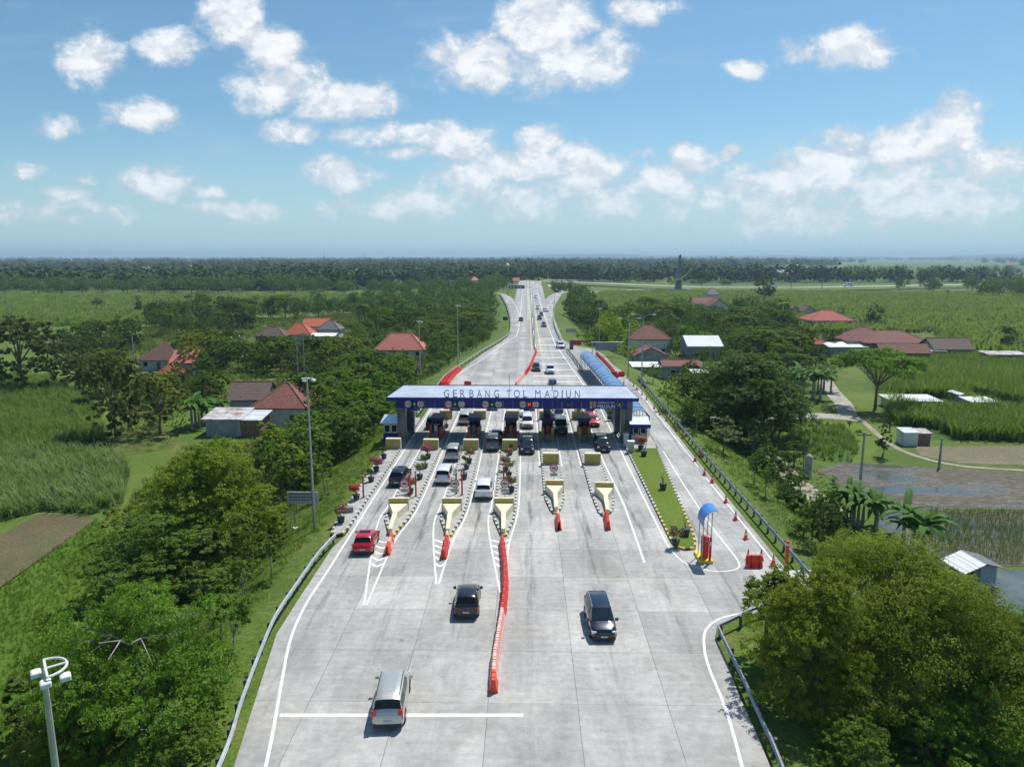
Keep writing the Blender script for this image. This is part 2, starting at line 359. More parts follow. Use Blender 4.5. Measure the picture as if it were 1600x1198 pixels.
hstr = nb.smooth(nb.noise(nb.comb(nb.m('MULTIPLY', sp.outputs[0], .35), nb.m('MULTIPLY', sp.outputs[1], 2.6)), .9, 5, .6), .3, .75, .92, 1.08)
hs = t.nodes.new('ShaderNodeHueSaturation'); t.links.new(c, hs.inputs['Color']); t.links.new(nb.m('MULTIPLY', nb.m('MULTIPLY', blot, fine), hstr), hs.inputs['Value'])
c = hs.outputs[0]
warm = nb.smooth(nb.noise(pos, .11, 4, .6), .45, .7, 0, .5); c = nb.mix(warm, c, nb.mix(1., c, (1.04, .98, .88), 'MULTIPLY'))
lane = nb.m('FRACT', nb.m('DIVIDE', nb.m('ADD', nb.m('ADD', sp.outputs[0], nb.m('MULTIPLY_ADD', nb.noise(nb.comb(0., sp.outputs[1]), .07, 2), 1.2, -.6)), 2.+49.), 4.9))
lane0 = nb.m('FRACT', nb.m('DIVIDE', nb.m('ADD', nb.m('ADD', sp.outputs[0], nb.m('MULTIPLY', wob, .6)), 2.+49.), 4.9))
lj = nb.smooth(nb.m('ABSOLUTE', nb.m('SUBTRACT', lane0, .5)), .4955, .4985)
c = nb.mix(nb.m('MULTIPLY', lj, nb.smooth(nb.noise(pos, .5, 3), .3, .6, .25, .8)), c, (.10, .10, .10))
vo = t.nodes.new('ShaderNodeTexVoronoi'); vo.inputs['Scale'].default_value = .8; t.links.new(pos, vo.inputs['Vector'])
drip = nb.m('MULTIPLY', nb.smooth(vo.outputs['Distance'], .10, .2, 1, 0), nb.smooth(nb.noise(pos, .9, 2), .55, .7)); c = nb.mix(nb.m('MULTIPLY', drip, .45), c, (.12, .12, .12))
vc = t.nodes.new('ShaderNodeTexVoronoi'); vc.feature = 'DISTANCE_TO_EDGE'; vc.inputs['Scale'].default_value = .16; t.links.new(nb.comb(nb.m('MULTIPLY_ADD', nb.noise(pos, .7, 5, .7), 2.2, sp.outputs[0]), nb.m('MULTIPLY_ADD', nb.noise(pos, .6, 5, .7), 2.2, sp.outputs[1])), vc.inputs['Vector'])
crk = nb.m('MULTIPLY', nb.smooth(vc.outputs['Distance'], .001, .0045, 1, 0), nb.smooth(nb.noise(pos, .06, 2), .52, .6)); c = nb.mix(nb.m('MULTIPLY', crk, .5), c, (.14, .14, .135))
lc = nb.m('ABSOLUTE', nb.m('SUBTRACT', lane, .5))
streak = nb.smooth(lc, .01, .125, 1, 0)
sm = nb.smooth(nb.noise(nb.comb(nb.m('MULTIPLY', sp.outputs[0], 3.), nb.m('MULTIPLY', sp.outputs[1], .22)), .8, 6, .65), .38, .7)
near_gate = nb.m('MULTIPLY', nb.smooth(sp.outputs[1], 28, 66), nb.smooth(sp.outputs[1], 118, 150, 1, 0))
base = nb.m('MULTIPLY_ADD', near_gate, .78, .16)
c = nb.mix(nb.m('MULTIPLY', nb.m('MULTIPLY', streak, sm), base), c, (.09, .09, .095))
wheel = nb.smooth(nb.m('ABSOLUTE', nb.m('SUBTRACT', lc, .17)), .0, .09, 1, 0)
c = nb.mix(nb.m('MULTIPLY', nb.m('MULTIPLY', wheel, sm), nb.m('MULTIPLY_ADD', near_gate, .22, .10)), c, (.14, .14, .145))
farw = nb.smooth(sp.outputs[1], 128, 165)               # beyond the plaza the surface is older and greyer in the running lanes
inl = nb.m('MULTIPLY', nb.smooth(nb.noise(nb.comb(nb.m('MULTIPLY', sp.outputs[0], 1.6), nb.m('MULTIPLY', sp.outputs[1], .02)), .22, 3, .5), .35, .6), farw)
c = nb.mix(nb.m('MULTIPLY', inl, .5), c, (.20, .20, .205))
t.links.new(c, p.inputs['Base Color']); p.inputs['Roughness'].default_value = .82; p.inputs['Specular IOR Level'].default_value = .25
bn = t.nodes.new('ShaderNodeBump'); bn.inputs['Strength'].default_value = .12; bn.inputs['Distance'].default_value = .02
t.links.new(nb.noise(pos, 9., 6, .7), bn.inputs['Height']); t.links.new(bn.outputs[0], p.inputs['Normal'])
M_pave = m
def slab(name, poly, z, m, skirt=.35):
    a = sum(poly[i][0]*poly[(i+1)%len(poly)][1]-poly[(i+1)%len(poly)][0]*poly[i][1] for i in range(len(poly)))
    if a < 0: poly = poly[::-1]
    tr = tessellate_polygon([[Vector((x, y, 0)) for x, y in poly]]); n = len(poly); mb = MB(); fs = []
    for q in tr:
        A, B_, C_ = (poly[i] for i in q); cr = (B_[0]-A[0])*(C_[1]-A[1])-(B_[1]-A[1])*(C_[0]-A[0])
        fs.append(tuple(q) if cr > 0 else tuple(q)[::-1])
    mb.add([(x, y, z) for x, y in poly]+[(x, y, z-skirt) for x, y in poly], fs+[(i, n+i, n+(i+1)%n, (i+1)%n) for i in range(n)])
    return mb.build(name, m)
tag(slab('road', MAIN, 0., M_pave), kind='structure')
tag(slab('ramp_road', RAMPL, .004, M_pave), kind='structure'); tag(slab('ramp_road', RAMPR, .004, M_pave), kind='structure')
tag(slab('side_road', BRANCH, -.004, M_pave), kind='structure')
M_line = mat('road_paint', (.70, .70, .68), .6, var=.14, scale=3.); M_yline = mat('yellow_road_paint', (.70, .50, .16), .6)
def line(mb, pts, w, z=.006, mi=0):
    for i in range(len(pts)-1):
        a, c = Vector((*pts[i], 0)), Vector((*pts[i+1], 0)); d = (c-a); d.normalize(); n = Vector((-d.y, d.x, 0))*w/2
        if i: a = a-d*w*.15
        zz = z+.0007*(i % 2)
        mb.add([(a-n)[:2]+(zz,) if False else (a.x-n.x, a.y-n.y, zz), (c.x-n.x, c.y-n.y, zz), (c.x+n.x, c.y+n.y, zz), (a.x+n.x, a.y+n.y, zz)], [(0, 1, 2, 3)], mi)
def dense(pts, n=10):                                    # Catmull-Rom through the points
    o = []; q = [pts[0]]+list(pts)+[pts[-1]]
    for i in range(1, len(q)-2):
        for k in range(n):
            t = k/n; a = [0, 0]
            for j in (0, 1):
                p0, p1, p2, p3 = q[i-1][j], q[i][j], q[i+1][j], q[i+2][j]
                a[j] = .5*(2*p1+(p2-p0)*t+(2*p0-5*p1+4*p2-p3)*t*t+(3*p1-p0-3*p2+p3)*t**3)
            o.append(tuple(a))
    return o+[pts[-1]]
mk = MB()
line(mk, dense(L2([(415,1198),(427,1140),(441,1060),(455,995),(480,940),(513,890)])+[(-15.35,60),(-15.3,90),(-15.1,120)]+L2([(708,590.6),(755,560),(797,530),(808,522),(813,495)]), 6), .18)
line(mk, L2([(437,1117),(818,1117)]), .3, .008)
line(mk, dense(L2([(1160,1198),(1135,1110),(1107,1040),(1100,1005),(1104,982),(1125,966),(1160,957),(1195,950)]), 6), .17)
line(mk, [(12.1,128),(12.05,100),(12.0,70),(12.05,57.5)], .18)
line(mk, dense([(12.05,57.5),(12.3,55.2),(12.9,53.4),(14.0,52.4),(15.3,52.1),(16.6,52.6),(17.1,54.),(17.0,58),(16.9,62.),(17.0,74),(17.35,87)], 6), .15, .008)
line(mk, [(19.9,51.6),(20.0,76)], .17); line(mk, [(20.1,80),(20.6,128)], .15)
# edge lines beside the islands, drawn together into the chevron tips
ISL = [(-11.9,58.5,1.25,-11.6),(-6.85,58.6,1.15,-6.6),(-1.95,58.7,1.08,-1.82),(2.97,64.3,1.08,2.9),(7.85,63.7,1.12,7.5)]
for k, (cx, ny, hw, nx) in enumerate(ISL):
    if k < 3:
        tip = [P(570,945), P(683,912), P(783,925)][k]
        line(mk, dense([(cx-hw-.25,122),(cx-hw-.25,90),(cx-hw-.28,68),(cx-hw-.3,61),(tip[0]-.07,tip[1])], 5), .15)
        line(mk, dense([(cx+hw+.25,122),(cx+hw+.25,90),(cx+hw+.28,70),(cx+hw+.05,63),(cx+hw*.55,57.2),(tip[0]+.12,tip[1])], 5), .15)
        for j in range(5):
            y0 = ny-.9-1.2*j; xl = float(np.interp(y0+.2, [tip[1], 61], [tip[0]-.07, cx-hw-.3])); xr = float(np.interp(y0+.2, [tip[1], 57.2, 63], [tip[0]+.12, cx+hw*.55, cx+hw+.05])); xm = (xl+xr)/2
            line(mk, [(xl+.05, y0+.2), (xm, y0-.4)], .26, .0072); line(mk, [(xm, y0-.4), (xr-.05, y0+.2)], .26, .0078)
    else:
        line(mk, dense([(cx-hw-.22,122),(cx-hw-.22,80)], 4), .14)
        if k == 4: line(mk, [(cx+hw+.25,122),(cx+hw+.35,82),(9.75,67.2),(9.55,53.6)], .18)
        else: line(mk, [(cx+hw+.22,122),(cx+hw+.22,80)], .14)
for py in (528.7,538.5,548.4,558.4,568,577.5,587,596,604):  # rumble strips across the far carriageway
    a = P(843+(py-528)*-.35, py); bb = P(min(868+(py-528)*.62, 915), py); line(mk, [(max(a[0], 1.5 if py > 560 else a[0]), a[1]), (bb[0]-.3, a[1])], 1.1 if py < 560 else .75, .008)
line(mk, L2([(912.5,602),(867.5,538),(849.7,491)]), .2); line(mk, L2([(849.7,491),(843,470),(838,442)]), .22)
line(mk, L2([(849.7,491),(862,470),(871,460)]), .2)
line(mk, L2([(813,495),(806,478),(797,466),(790,461)]), .2); line(mk, L2([(813,495),(815,468),(817,441)]), .22)
line(mk, L2([(826,440),(827,470),(829,510),(831,549)]), .22, .009, 1); line(mk, L2([(835.5,470),(838.4,506),(846,549)]), .22, .009, 1)
line(mk, L2([(824,440),(825,470),(825,500)]), .16, .0065)
tag(mk.build('road_markings', [M_line, M_yline]), kind='structure')
# far roads (the toll highway that crosses beyond) and dirt roads
def strip(name, pts, w, z, m):
    mb = MB(); line(mb, pts, w, z); return tag(mb.build(name, m), kind='structure')
M_far = mat('far_concrete', (.36, .355, .335), .85, var=.15, scale=.02)
strip('highway', L2([(700,438.5),(811,438.6),(900,440.5),(1000,445),(1100,448.5),(1250,449),(1400,446.5),(1600,443)], 0), 13, .02, M_far)
strip('highway', L2([(555,461.5),(625,462)], GZ), 7, GZ+.1, M_far)
strip('highway', L2([(850,437.2),(905,438.5)], 0), 10, .3, M_far)
strip('path', L2([(852,441),(866,447),(885,455)], 0), 4, -1.5, M_far)
strip('path', L2([(880,458.6),(1000,452.5),(1080,451)], GZ), 5, GZ+.12, M_far)
M_dirt = mat3('dirt', [(.36,.33,.26), (.28,.25,.19), (.18,.19,.09)], (.3, .8, 4.), bump=.3)
M_dirt2 = mat3('pale_dirt', [(.40,.37,.31), (.33,.30,.25), (.22,.21,.13)], (.3, .8, 4.), bump=.3)
def path(pxs, w, z=GZ+.04, m=None): return strip('path', dense([G(*q) for q in pxs], 5), w, z, m or M_dirt)
path([(1110,652),(1160,656),(1230,652),(1285,650),(1345,655)], 4.2, GZ+.05, M_dirt2); path([(1288,594),(1300,612),(1318,632),(1325,650)], 3.2, GZ+.062, M_dirt2)
path([(1120,670),(1150,680),(1180,694),(1212,722),(1245,752),(1290,790),(1330,822)], 2.6)
path([(1345,655),(1385,690),(1430,712),(1500,728),(1600,735)], .9, GZ+.045)
# fields lie as thin sheets on the plain
def field(name, pxs, m, z=GZ+.03):
    pts = [G(*q) for q in pxs]; return tag(slab(name, pts, z, m, .25), kind='structure'), pts
M_mud = mat3('wet_mud', [(.12,.10,.075), (.17,.145,.11), (.09,.085,.04)], (.35, 1.2, 5.), rough=.8, bump=.9, bscale=2.5, stretch=(.55, 1.7, 1))
# flooded paddy: puddles between clods
m = bpy.data.materials.new('flooded_paddy'); m.use_nodes = True; t = m.node_tree; nb = NB(t); p = t.nodes['Principled BSDF']
g = t.nodes.new('ShaderNodeNewGeometry'); mp = t.nodes.new('ShaderNodeMapping'); mp.inputs['Scale'].default_value = (.35, 1., 1); t.links.new(g.outputs['Position'], mp.inputs[0])
n1 = nb.noise(mp.outputs[0], .22, 3, .55); n2 = nb.noise(mp.outputs[0], 2.4, 8, .72)
wet = nb.smooth(nb.m('ADD', n1, nb.m('MULTIPLY', n2, .62)), .775, .89)
c = nb.mix(nb.smooth(n2, .35, .65), (.062,.052,.034), (.15,.125,.085)); c = nb.mix(wet, c, (.085,.085,.065))
t.links.new(c, p.inputs['Base Color']); t.links.new(nb.m('MULTIPLY_ADD', wet, -.72, .85), p.inputs['Roughness'])
bn = t.nodes.new('ShaderNodeBump'); bn.inputs['Distance'].default_value = .25; t.links.new(nb.m('MULTIPLY_ADD', wet, -.8, .8), bn.inputs['Strength'])
t.links.new(nb.noise(mp.outputs[0], 3.5, 6, .7), bn.inputs['Height']); t.links.new(bn.outputs[0], p.inputs['Normal']); M_flood = m
M_water = mat('pond_water', (.10,.115,.095), .16, var=.3, scale=.3, spec=.5)
M_rice = mat3('young_rice', [(.075,.145,.013), (.095,.165,.016), (.065,.125,.011)], (.12, .6, 6.), bump=.8, bscale=5.)
M_fal = mat3('fallow', [(.14,.11,.06), (.10,.09,.04), (.08,.12,.03)], (.15, .5, 5.), bump=.6)
M_cane0 = mat3('cane_floor', [(.045,.10,.018), (.06,.13,.02), (.08,.12,.03)], (.1, .6, 4.), bump=.8)
M_olive = mat3('olive_weeds', [(.12,.14,.025), (.08,.12,.02), (.16,.13,.04)], (.12, .5, 5.), bump=.6)
M_mow = mat3('mown_grass', [(.115,.175,.018), (.09,.145,.014), (.17,.18,.04)], (.1, .4, 5.), bump=.4, bscale=6.)
field('field', [(1275,735),(1320,722),(1640,742),(1640,797),(1480,796),(1330,768)], M_flood)
field('field', [(1400,778),(1480,799),(1600,800),(1600,884),(1540,886),(1450,872),(1365,815)], M_flood, GZ+.035)
field('water', [(1450,875),(1540,890),(1700,892),(1790,1010),(1570,1010),(1500,930)], M_water, GZ+.045)
field('field', [(1425,697),(1600,697),(1640,728),(1500,724),(1440,713)], mat3('nursery_soil', [(.20,.17,.11), (.17,.15,.09), (.12,.13,.06)], (.2, .6, 4.), bump=.3))
field('field', [(-10,842),(60,803),(135,806),(150,812),(0,920),(-60,950)], M_fal)
_, RICE = field('field', [(150,812),(190,850),(178,905),(165,960),(120,1040),(60,1110),(0,1180),(-120,1198),(-120,960),(0,918)], M_rice)
_, CANE_A = field('field', [(-90,592),(80,594),(150,640),(165,690),(90,700),(-90,705)], M_cane0); _, CANE_D = field('field', [(-90,706),(90,701),(170,716),(205,735),(190,790),(150,802),(60,800),(-60,830)], M_cane0)
_, CANE_L = field('field', [(-40,462),(300,464),(580,461),(700,470),(560,482),(420,490),(240,505),(60,512),(-60,520)], M_cane0, GZ+.05)
field('field', [(95,672),(180,668),(290,676),(270,700),(170,716),(100,705)], M_olive)
_, CANE_R1 = field('field', [(1345,566),(1720,553),(1720,692),(1420,686),(1385,640),(1372,600)], M_cane0)
_, CANE_R2 = field('field', [(905,478),(940,458),(1090,456),(1600,460),(1640,560),(1480,552),(1460,520),(1260,520),(1200,480),(1000,500),(930,505)], M_cane0, GZ+.05)
_, CANE_R3 = field('field', [(1240,660),(1320,665),(1345,700),(1330,722),(1270,718),(1225,690)], M_cane0)
_, CANE_R4 = field('field', [(1120,424),(1330,418),(1600,414),(1700,440),(1250,444),(1060,446)], M_cane0, GZ+.06)
_, CANE_L2 = field('field', [(560,447),(700,441),(780,449),(700,458),(600,457)], M_cane0, GZ+.06)
field('water', [(1560,429),(1640,430),(1640,434),(1535,434)], M_water, GZ+.3); field('water', [(1370,422),(1400,422),(1400,423.5),(1365,423.6)], M_water, GZ+.3)
field('field', [(1180,660),(1235,656),(1340,660),(1375,700),(1345,725),(1240,715)], M_mow, GZ+.02)
# distant hills under the haze
hv, hf = [], []
for k in range(161):
    a = -1.0+2.0*k/160; r = 10600.; h = 12+26*max(0, math.sin(a*3.1+.35))+14*math.sin(a*9+1)+6*math.sin(a*23)+3*math.sin(a*61)
    h *= 1.45 if a > -.1 else .4
    for q, z in ((0, GZ-1), (.45, GZ+h*.55), (1, GZ+max(h, 3)*1.15), (1.6, GZ-1)): hv.append((math.sin(a)*(r+q*500), math.cos(a)*(r+q*500), z))
for k in range(160):
    for j in range(3): hf.append((k*4+j, k*4+4+j, k*4+5+j, k*4+1+j))
mb = MB(); mb.add(hv, hf); tag(mb.build('hills', mat3('hill_forest', [(.03,.06,.025), (.04,.075,.03), (.06,.08,.04)], (.002, .006, .03)), smooth=True), kind='structure')
# haze
hz = bpy.data.materials.new('haze_air'); hz.use_nodes = True; t = hz.node_tree; t.nodes.clear()
pv = t.nodes.new('ShaderNodeVolumePrincipled'); pv.inputs['Density'].default_value = 1.5e-4; pv.inputs['Color'].default_value = (.58, .79, .97, 1); pv.inputs['Anisotropy'].default_value = .2
o = t.nodes.new('ShaderNodeOutputMaterial'); t.links.new(pv.outputs[0], o.inputs['Volume'])
mb = MB(); mb.box(-13500, 13500, -100, 13800, GZ-2, 105); tag(mb.build('haze', hz), kind='stuff')
bpy.data.objects['haze']['label'] = 'thin pale blue haze over the whole plain'

# ---------------------------------------------------------------- toll plaza: islands
def offset_in(poly, d):
    n = len(poly); o = []
    for i in range(n):
        a, p_, c = Vector(poly[i-1]), Vector(poly[i]), Vector(poly[(i+1) % n])
        n1 = (p_-a).normalized(); n2 = (c-p_).normalized(); nn = Vector((-(n1.y+n2.y), n1.x+n2.x)); l = nn.length
        nn = nn/l if l > 1e-6 else Vector((-n1.y, n1.x)); k = d/max(.5, abs(nn.dot(Vector((-n1.y, n1.x)))))
        o.append((p_.x+nn.x*k, p_.y+nn.y*k))
    return o
def ccw(poly):
    a = sum(poly[i][0]*poly[(i+1)%len(poly)][1]-poly[(i+1)%len(poly)][0]*poly[i][1] for i in range(len(poly)))
    return poly if a > 0 else poly[::-1]
def kerb_mb(poly, w=.2, h=.2, seg=.5, ny=None):
    """kerb of alternating black and white lengths round a closed outline"""
    mb = MB(); poly = ccw(poly); pts = []; k = 0
    n = len(poly)
    for i in range(n):
        a, c = Vector(poly[i]), Vector(poly[(i+1) % n]); m_ = max(1, round((c-a).length/seg))
        for j in range(m_): pts.append(tuple(a.lerp(c, j/m_)))
    ins = offset_in(pts, w); m_ = len(pts)
    for i in range(m_):
        j = (i+1) % m_; a, c, d, e = pts[i], pts[j], ins[j], ins[i]
        yel = ny is not None and a[1] < ny
        mi = 0 if i % 2 else (2 if yel else 1)
        mb.add([(*a, -.02), (*c, -.02), (*c, h), (*a, h), (*d, h), (*e, h)], [(0, 1, 2, 3), (3, 2, 4, 5)], mi)
    return mb, ins
def island(poly, label, ny=None, top=None, mtop=None, name='traffic_island', cat='traffic island', group=None, ptop='concrete_top'):
    root = empty(name, (*poly[0], 0)); tag(root, label, cat, group); o = poly[0]
    lp = [(x-o[0], y-o[1]) for x, y in poly]
    mb, ins = kerb_mb(lp, ny=None if ny is None else ny-o[1]); mb.build('kerb', [M_kerbb, M_kerbw, M_kerby], root)
    t_ = MB(); t_.prism(ins, -.02, .19); t_.build(ptop, mtop or M_conc, root); return root
def isl_poly(cx, ny, hw, nx, far=121.):
    pts = [(nx+.25, ny), (cx+hw*.55, ny+1.5), (cx+hw*.9, ny+4), (cx+hw, ny+7)]
    pts += [(cx+hw, far-6), (cx+hw*.5, far-1.5), (cx, far), (cx-hw*.5, far-1.5), (cx-hw, far-6), (cx-hw, ny+7), (cx-hw*.92, ny+4.), (nx-hw*.5, ny+1.1), (nx-.25, ny)]
    return pts
ORD = ['first', 'second', 'third', 'fourth', 'fifth']
for k, a in enumerate(ISL):
    island(isl_poly(*a), '%s toll island from the left, black and white kerb' % ORD[k], ny=a[1]+(2.6 if k in (0,) else .9), group='toll islands between the lanes')
island([(-15.95,58.8),(-15.75,60.),(-15.75,104),(-17.6,106),(-17.7,80),(-17.35,61),(-17.1,58.9),(-16.5,58.3)], 'narrow planter strip with flower pots along left verge of the plaza', ny=59.6, cat='planter strip', name='planter_strip')
MG = [(12.45,57.6),(12.7,56.4),(13.3,56.),(14.2,56.2),(14.55,57.3),(14.9,60),(16.75,86.3),(17.2,92),(17.2,99),(12.75,99),(12.75,86.5)]
rt = island(MG, 'long grassed median between toll lanes and the coned side lane', ny=66, mtop=M_mow, cat='median', name='grass_median', ptop='grass_top')
ap = MB(); ap.prism([(x-MG[0][0], y-MG[0][1]) for x, y in [(13.0,87.6),(16.8,87.6),(17.0,98.8),(13.0,98.8)]], .185, .2); ap.build('concrete_apron', M_conc, rt)
# crash cushions: funnel shaped walls on the island noses
def cushion():
    root = empty('crash_cushion')
    w = MB(); w.bbox(-.98, .98, 6.0, 6.3, .16, 1.42, .02); wall = w.build('back_wall', M_cream, root)
    f = MB(); f.box(-.86, .86, 5.985, 5.997, .95, 1.36); f.build('ochre_panel', M_creamd, wall)
    b_ = MB(); A = [(-.9,5.98,.95),(.9,5.98,.95),(.22,3.7,.9),(-.22,3.7,.9),(.17,.35,.62),(-.17,.35,.62)]
    lo = [(x, y, .16) for x, y, z in A]
    b_.add(A+lo, [(3,2,1,0),(5,4,2,3),(6,0,1,7),(1,2,8,7),(2,4,10,8),(4,5,11,10),(5,3,9,11),(3,0,6,9)]); b_.build('tapered_stem', M_cream, root)
    return root
cu0 = cushion()
for k, (cx, ny, hw, nx) in enumerate(ISL):
    o = cu0 if k == 0 else dup(cu0); dx = cx-nx
    o.location = ((cx+nx)/2+(dx*.25), ny, .0); o.rotation_euler = (0, 0, -math.atan2(dx, 7.)); tag(o, 'cream funnel shaped crash cushion on nose of %s toll island from the left' % ORD[k], 'crash cushion', 'crash cushions on the island noses')
def block():
    root = empty('bumper_block'); a = MB(); a.bbox(-.95, .95, 0, .6, .17, 1.5, .03); bb = a.build('block', M_cream, root)
    f = MB(); f.box(-.9, .9, -.012, -.002, .22, 1.38); f.build('ochre_face', M_creamd, root); return root
bl0 = block(); first = True
for k, (cx, ny, hw, nx) in enumerate(ISL):
    for j, Y in enumerate((86.3 if k < 3 else 80.2, 103.5)):
        o = bl0 if first else dup(bl0); first = False; o.location = (cx, Y, .02)
        tag(o, 'cream bumper block %s toll booth, %s island from left' % (('in front of the', 'behind the')[j], ORD[k]), 'bumper block', 'cream bumper blocks on the islands')
o = dup(bl0); o.location = (-16.7,86.6,.02); tag(o, 'cream bumper block with ochre face beside left canopy column', 'bumper block', 'cream bumper blocks on the islands')
o = dup(bl0); o.location = (14.2,103,.02); tag(o, 'cream bumper block with ochre face behind right canopy column', 'bumper block', 'cream bumper blocks on the islands')
# toll booths under the canopy
def booth(cols):
    root = empty('toll_booth')
    a = MB(); a.bbox(-.62, .62, 0, 2.3, .19, 1.25, .03); a.build('lower_wall', cols[0], root)
    a = MB(); a.bbox(-.60, .60, .02, 2.28, 1.25, 2.3, .03); a.build('upper_wall', cols[3], root)
    for (x0, x1, y0, y1) in ((-.5,.5,.005,.015),(-.5,.5,2.285,2.295)):
        a = MB(); a.box(x0, x1, y0, y1, 1.35, 2.15); a.build('window', M_glass, root)
    for sx in (-1, 1): a = MB(); a.box(min(sx*.605, sx*.615), max(sx*.605, sx*.615), .4, 1.9, 1.35, 2.15); a.build('window', M_glass, root)
    a = MB(); a.bbox(-.75, .75, -.15, 2.5, 2.3, 2.62, .04); a.build('roof', M_blued, root)
    for i, (x, w) in enumerate(((-.55, .3), (.0, .34), (.5, .3))):   # painted guard posts in front
        a = MB(); a.bbox(x-w/2, x+w/2, -1.5, -.9, .19, 1.75 if i != 1 else 1.95, .03); a.build('guard_post', cols[1+i % 2], root)
    a = MB(); a.bbox(-.35, .35, -2.6, -2.1, .19, 1.2, .02); a.build('card_reader', M_dgrey, root)
    return root
M_brick = mat('booth_tiles', (.16,.16,.12), .7, var=.35, scale=5.); M_oran = mat('orange_panel', (.50,.13,.02), .55); M_dred = mat('dark_red_panel', (.30,.02,.03), .55); M_och = mat('yellow_panel', (.45,.30,.03), .6)
BC = [(M_blued, M_redp, M_grey, M_blue), (M_brick, M_oran, M_brick, M_blued), (M_dred, M_dred, M_oran, M_blued), (M_dred, M_och, M_dred, M_blue), (M_och, M_och, M_dred, M_blued)]
for k, (cx, ny, hw, nx) in enumerate(ISL):
    o = booth(BC[k]); o.location = (cx, 93.2, 0); o.scale = (1.22, 1.2, 1.06)
    tag(o, 'toll booth with %s panels, %s island from left' % (('blue', 'brown tiled', 'dark red and orange', 'dark red and yellow', 'yellow and red')[k], ORD[k]), 'toll booth', 'toll booths under the canopy')
# ---------------------------------------------------------------- canopy gate
gate = empty('toll_gate', (0, 90, 0)); tag(gate, 'wide blue and silver toll gate canopy lettered GERBANG TOL MADIUN over six lanes', 'toll gate')
a = MB(); xL, xR, zt = -18.0, 14.5, 6.15
a.add([(xL,0,zt),(xR,0,zt),(xR-.35,8.6,zt),(xL+.75,8.6,zt),(xL,0,zt-.14),(xR,0,zt-.14),(xR-.35,8.6,zt-.14),(xL+.75,8.6,zt-.14)], [(0,1,2,3),(7,6,5,4),(0,4,5,1),(1,5,6,2),(2,6,7,3),(3,7,4,0)])
n_ = 88
for i in range(n_):
    x = xL+.95+(xR-xL-1.5)*i/n_; a.box(x, x+.09, .1, 8.5, zt+.001, zt+.035)
roof = a.build('roof', mat('roof_sheet', (.43, .48, .56), .5, .2, var=.14, scale=.5), gate)
a = MB(); a.box(xL+.75, xR-.35, 8.6, 8.75, zt-.2, zt+.1); a.build('ridge_flashing', M_dgrey, roof)
a = MB(); a.box(xL-.02, xR+.02, -.12, -.002, zt-.42, zt+.012); a.box(xL-.02, xL+.35, -.002, .4, zt-.4, zt-.142); a.build('eave_band', M_blue, gate)
for sx, x0, x1 in ((0, xL, xL+.75), (1, xR, xR-.35)):
    a = MB(); w = .1*(-1 if sx == 0 else 1); vs = [(x0,0,zt+.01),(x1,8.6,zt+.01),(x1+w,8.6,zt+.01),(x0+w,0,zt+.01),(x0,0,zt-.4),(x1,8.6,zt-.4),(x1+w,8.6,zt-.4),(x0+w,0,zt-.4)]
    a.add(vs, [(0,3,2,1),(4,5,6,7),(0,1,5,4),(3,7,6,2),(0,4,7,3),(1,2,6,5)]); a.build('side_band', M_blue, gate)
a = MB(); a.box(-16.95, 13.15, .28, .5, 4.66, zt-.16)
fas = a.build('fascia', M_blue, gate)
for x in np.arange(-15.6, 12.5, 1.27): a = MB(); a.box(x-.012, x+.012, .262, .278, 4.68, 5.72); a.build('panel_joint', M_grey, fas)
a = MB(); a.box(-16.6, 13., .6, 8.4, 5.55, 5.7); a.build('ceiling', M_dgrey, gate)
a = MB(); a.box(-16.95, -16.7, .5, 8.4, 4.9, zt-.16); a.box(12.9, 13.15, .5, 8.4, 4.9, zt-.16); a.box(-16.7, 12.9, 8.2, 8.4, 4.9, zt-.16); a.build('rear_fascia', M_blued, gate)
for (x0, x1, y0, y1) in ((-16.85,-15.75,.7,1.7),(-16.45,-15.45,5.6,6.8),(12.5,12.95,.7,1.6),(13.0,14.1,1.8,4.2),(12.3,13.0,6.,7.),(2.45,3.45,5.6,6.6)):
    a = MB(); a.bbox(x0, x1, y0, y1, -.02, 5.6, .04)
    for i in range(1, int((x1-x0)/.25)): a.box(x0+.25*i-.02, x0+.25*i+.01, y0-.015, y0, .05, 5.0)
    a.build('column', M_colm, gate)
M_lett = mat('letter_metal', (.33, .36, .40), .5, .2)
LX = dict(zip('GERBANGTOLMADIUN', range(16))); SP = [(693.7,702),(707.8,714.3),(719.4,726.5),(733.7,740.2),(745.4,752.8),(758.4,765.2),(772,780),(791.8,799),(803.2,812.2),(817.5,823.5),(836.2,844.5),(850.8,859),(864.8,872.3),(877.4,879.2),(884.3,891.8),(898,905.8)]
for chx, (c0, c1) in zip('GERBANGTOLMADIUN', SP):
    xa, xb = XY(c0, 615, 90.3), XY(c1, 615, 90.3)
    o = text_part('sign_letter', chx, 1.42, M_lett, gate, (0, .15, zt+.02), ext=.05, align='LEFT')
    X = [v.co.x for v in o.data.vertices]; s = (xb-xa)/(max(X)-min(X)); o.scale = (s, 1, 1); o.location.x = xa-min(X)*s
    rods = MB(); q = (xa+xb)/2; rods.box(q-.02, q+.02, .2, .9, zt, zt+.05); rods.build('letter_bracket', M_grey, gate)
M_ledk = mat('signal_housing', (.01, .012, .015), .5); M_ledg = mat('green_signal', (.02, .5, .12), .5, emit=.6); M_ledr = mat('red_signal', (.9, .03, .03), .5, emit=.8)
M_ring = mat('sign_ring', (.60,.04,.05), .5); M_face = mat('sign_face', (.52,.52,.54), .5); M_txt = mat('sign_text', (.03,.03,.04), .6)
def sx(px): return XY(px, 628, 90.25)
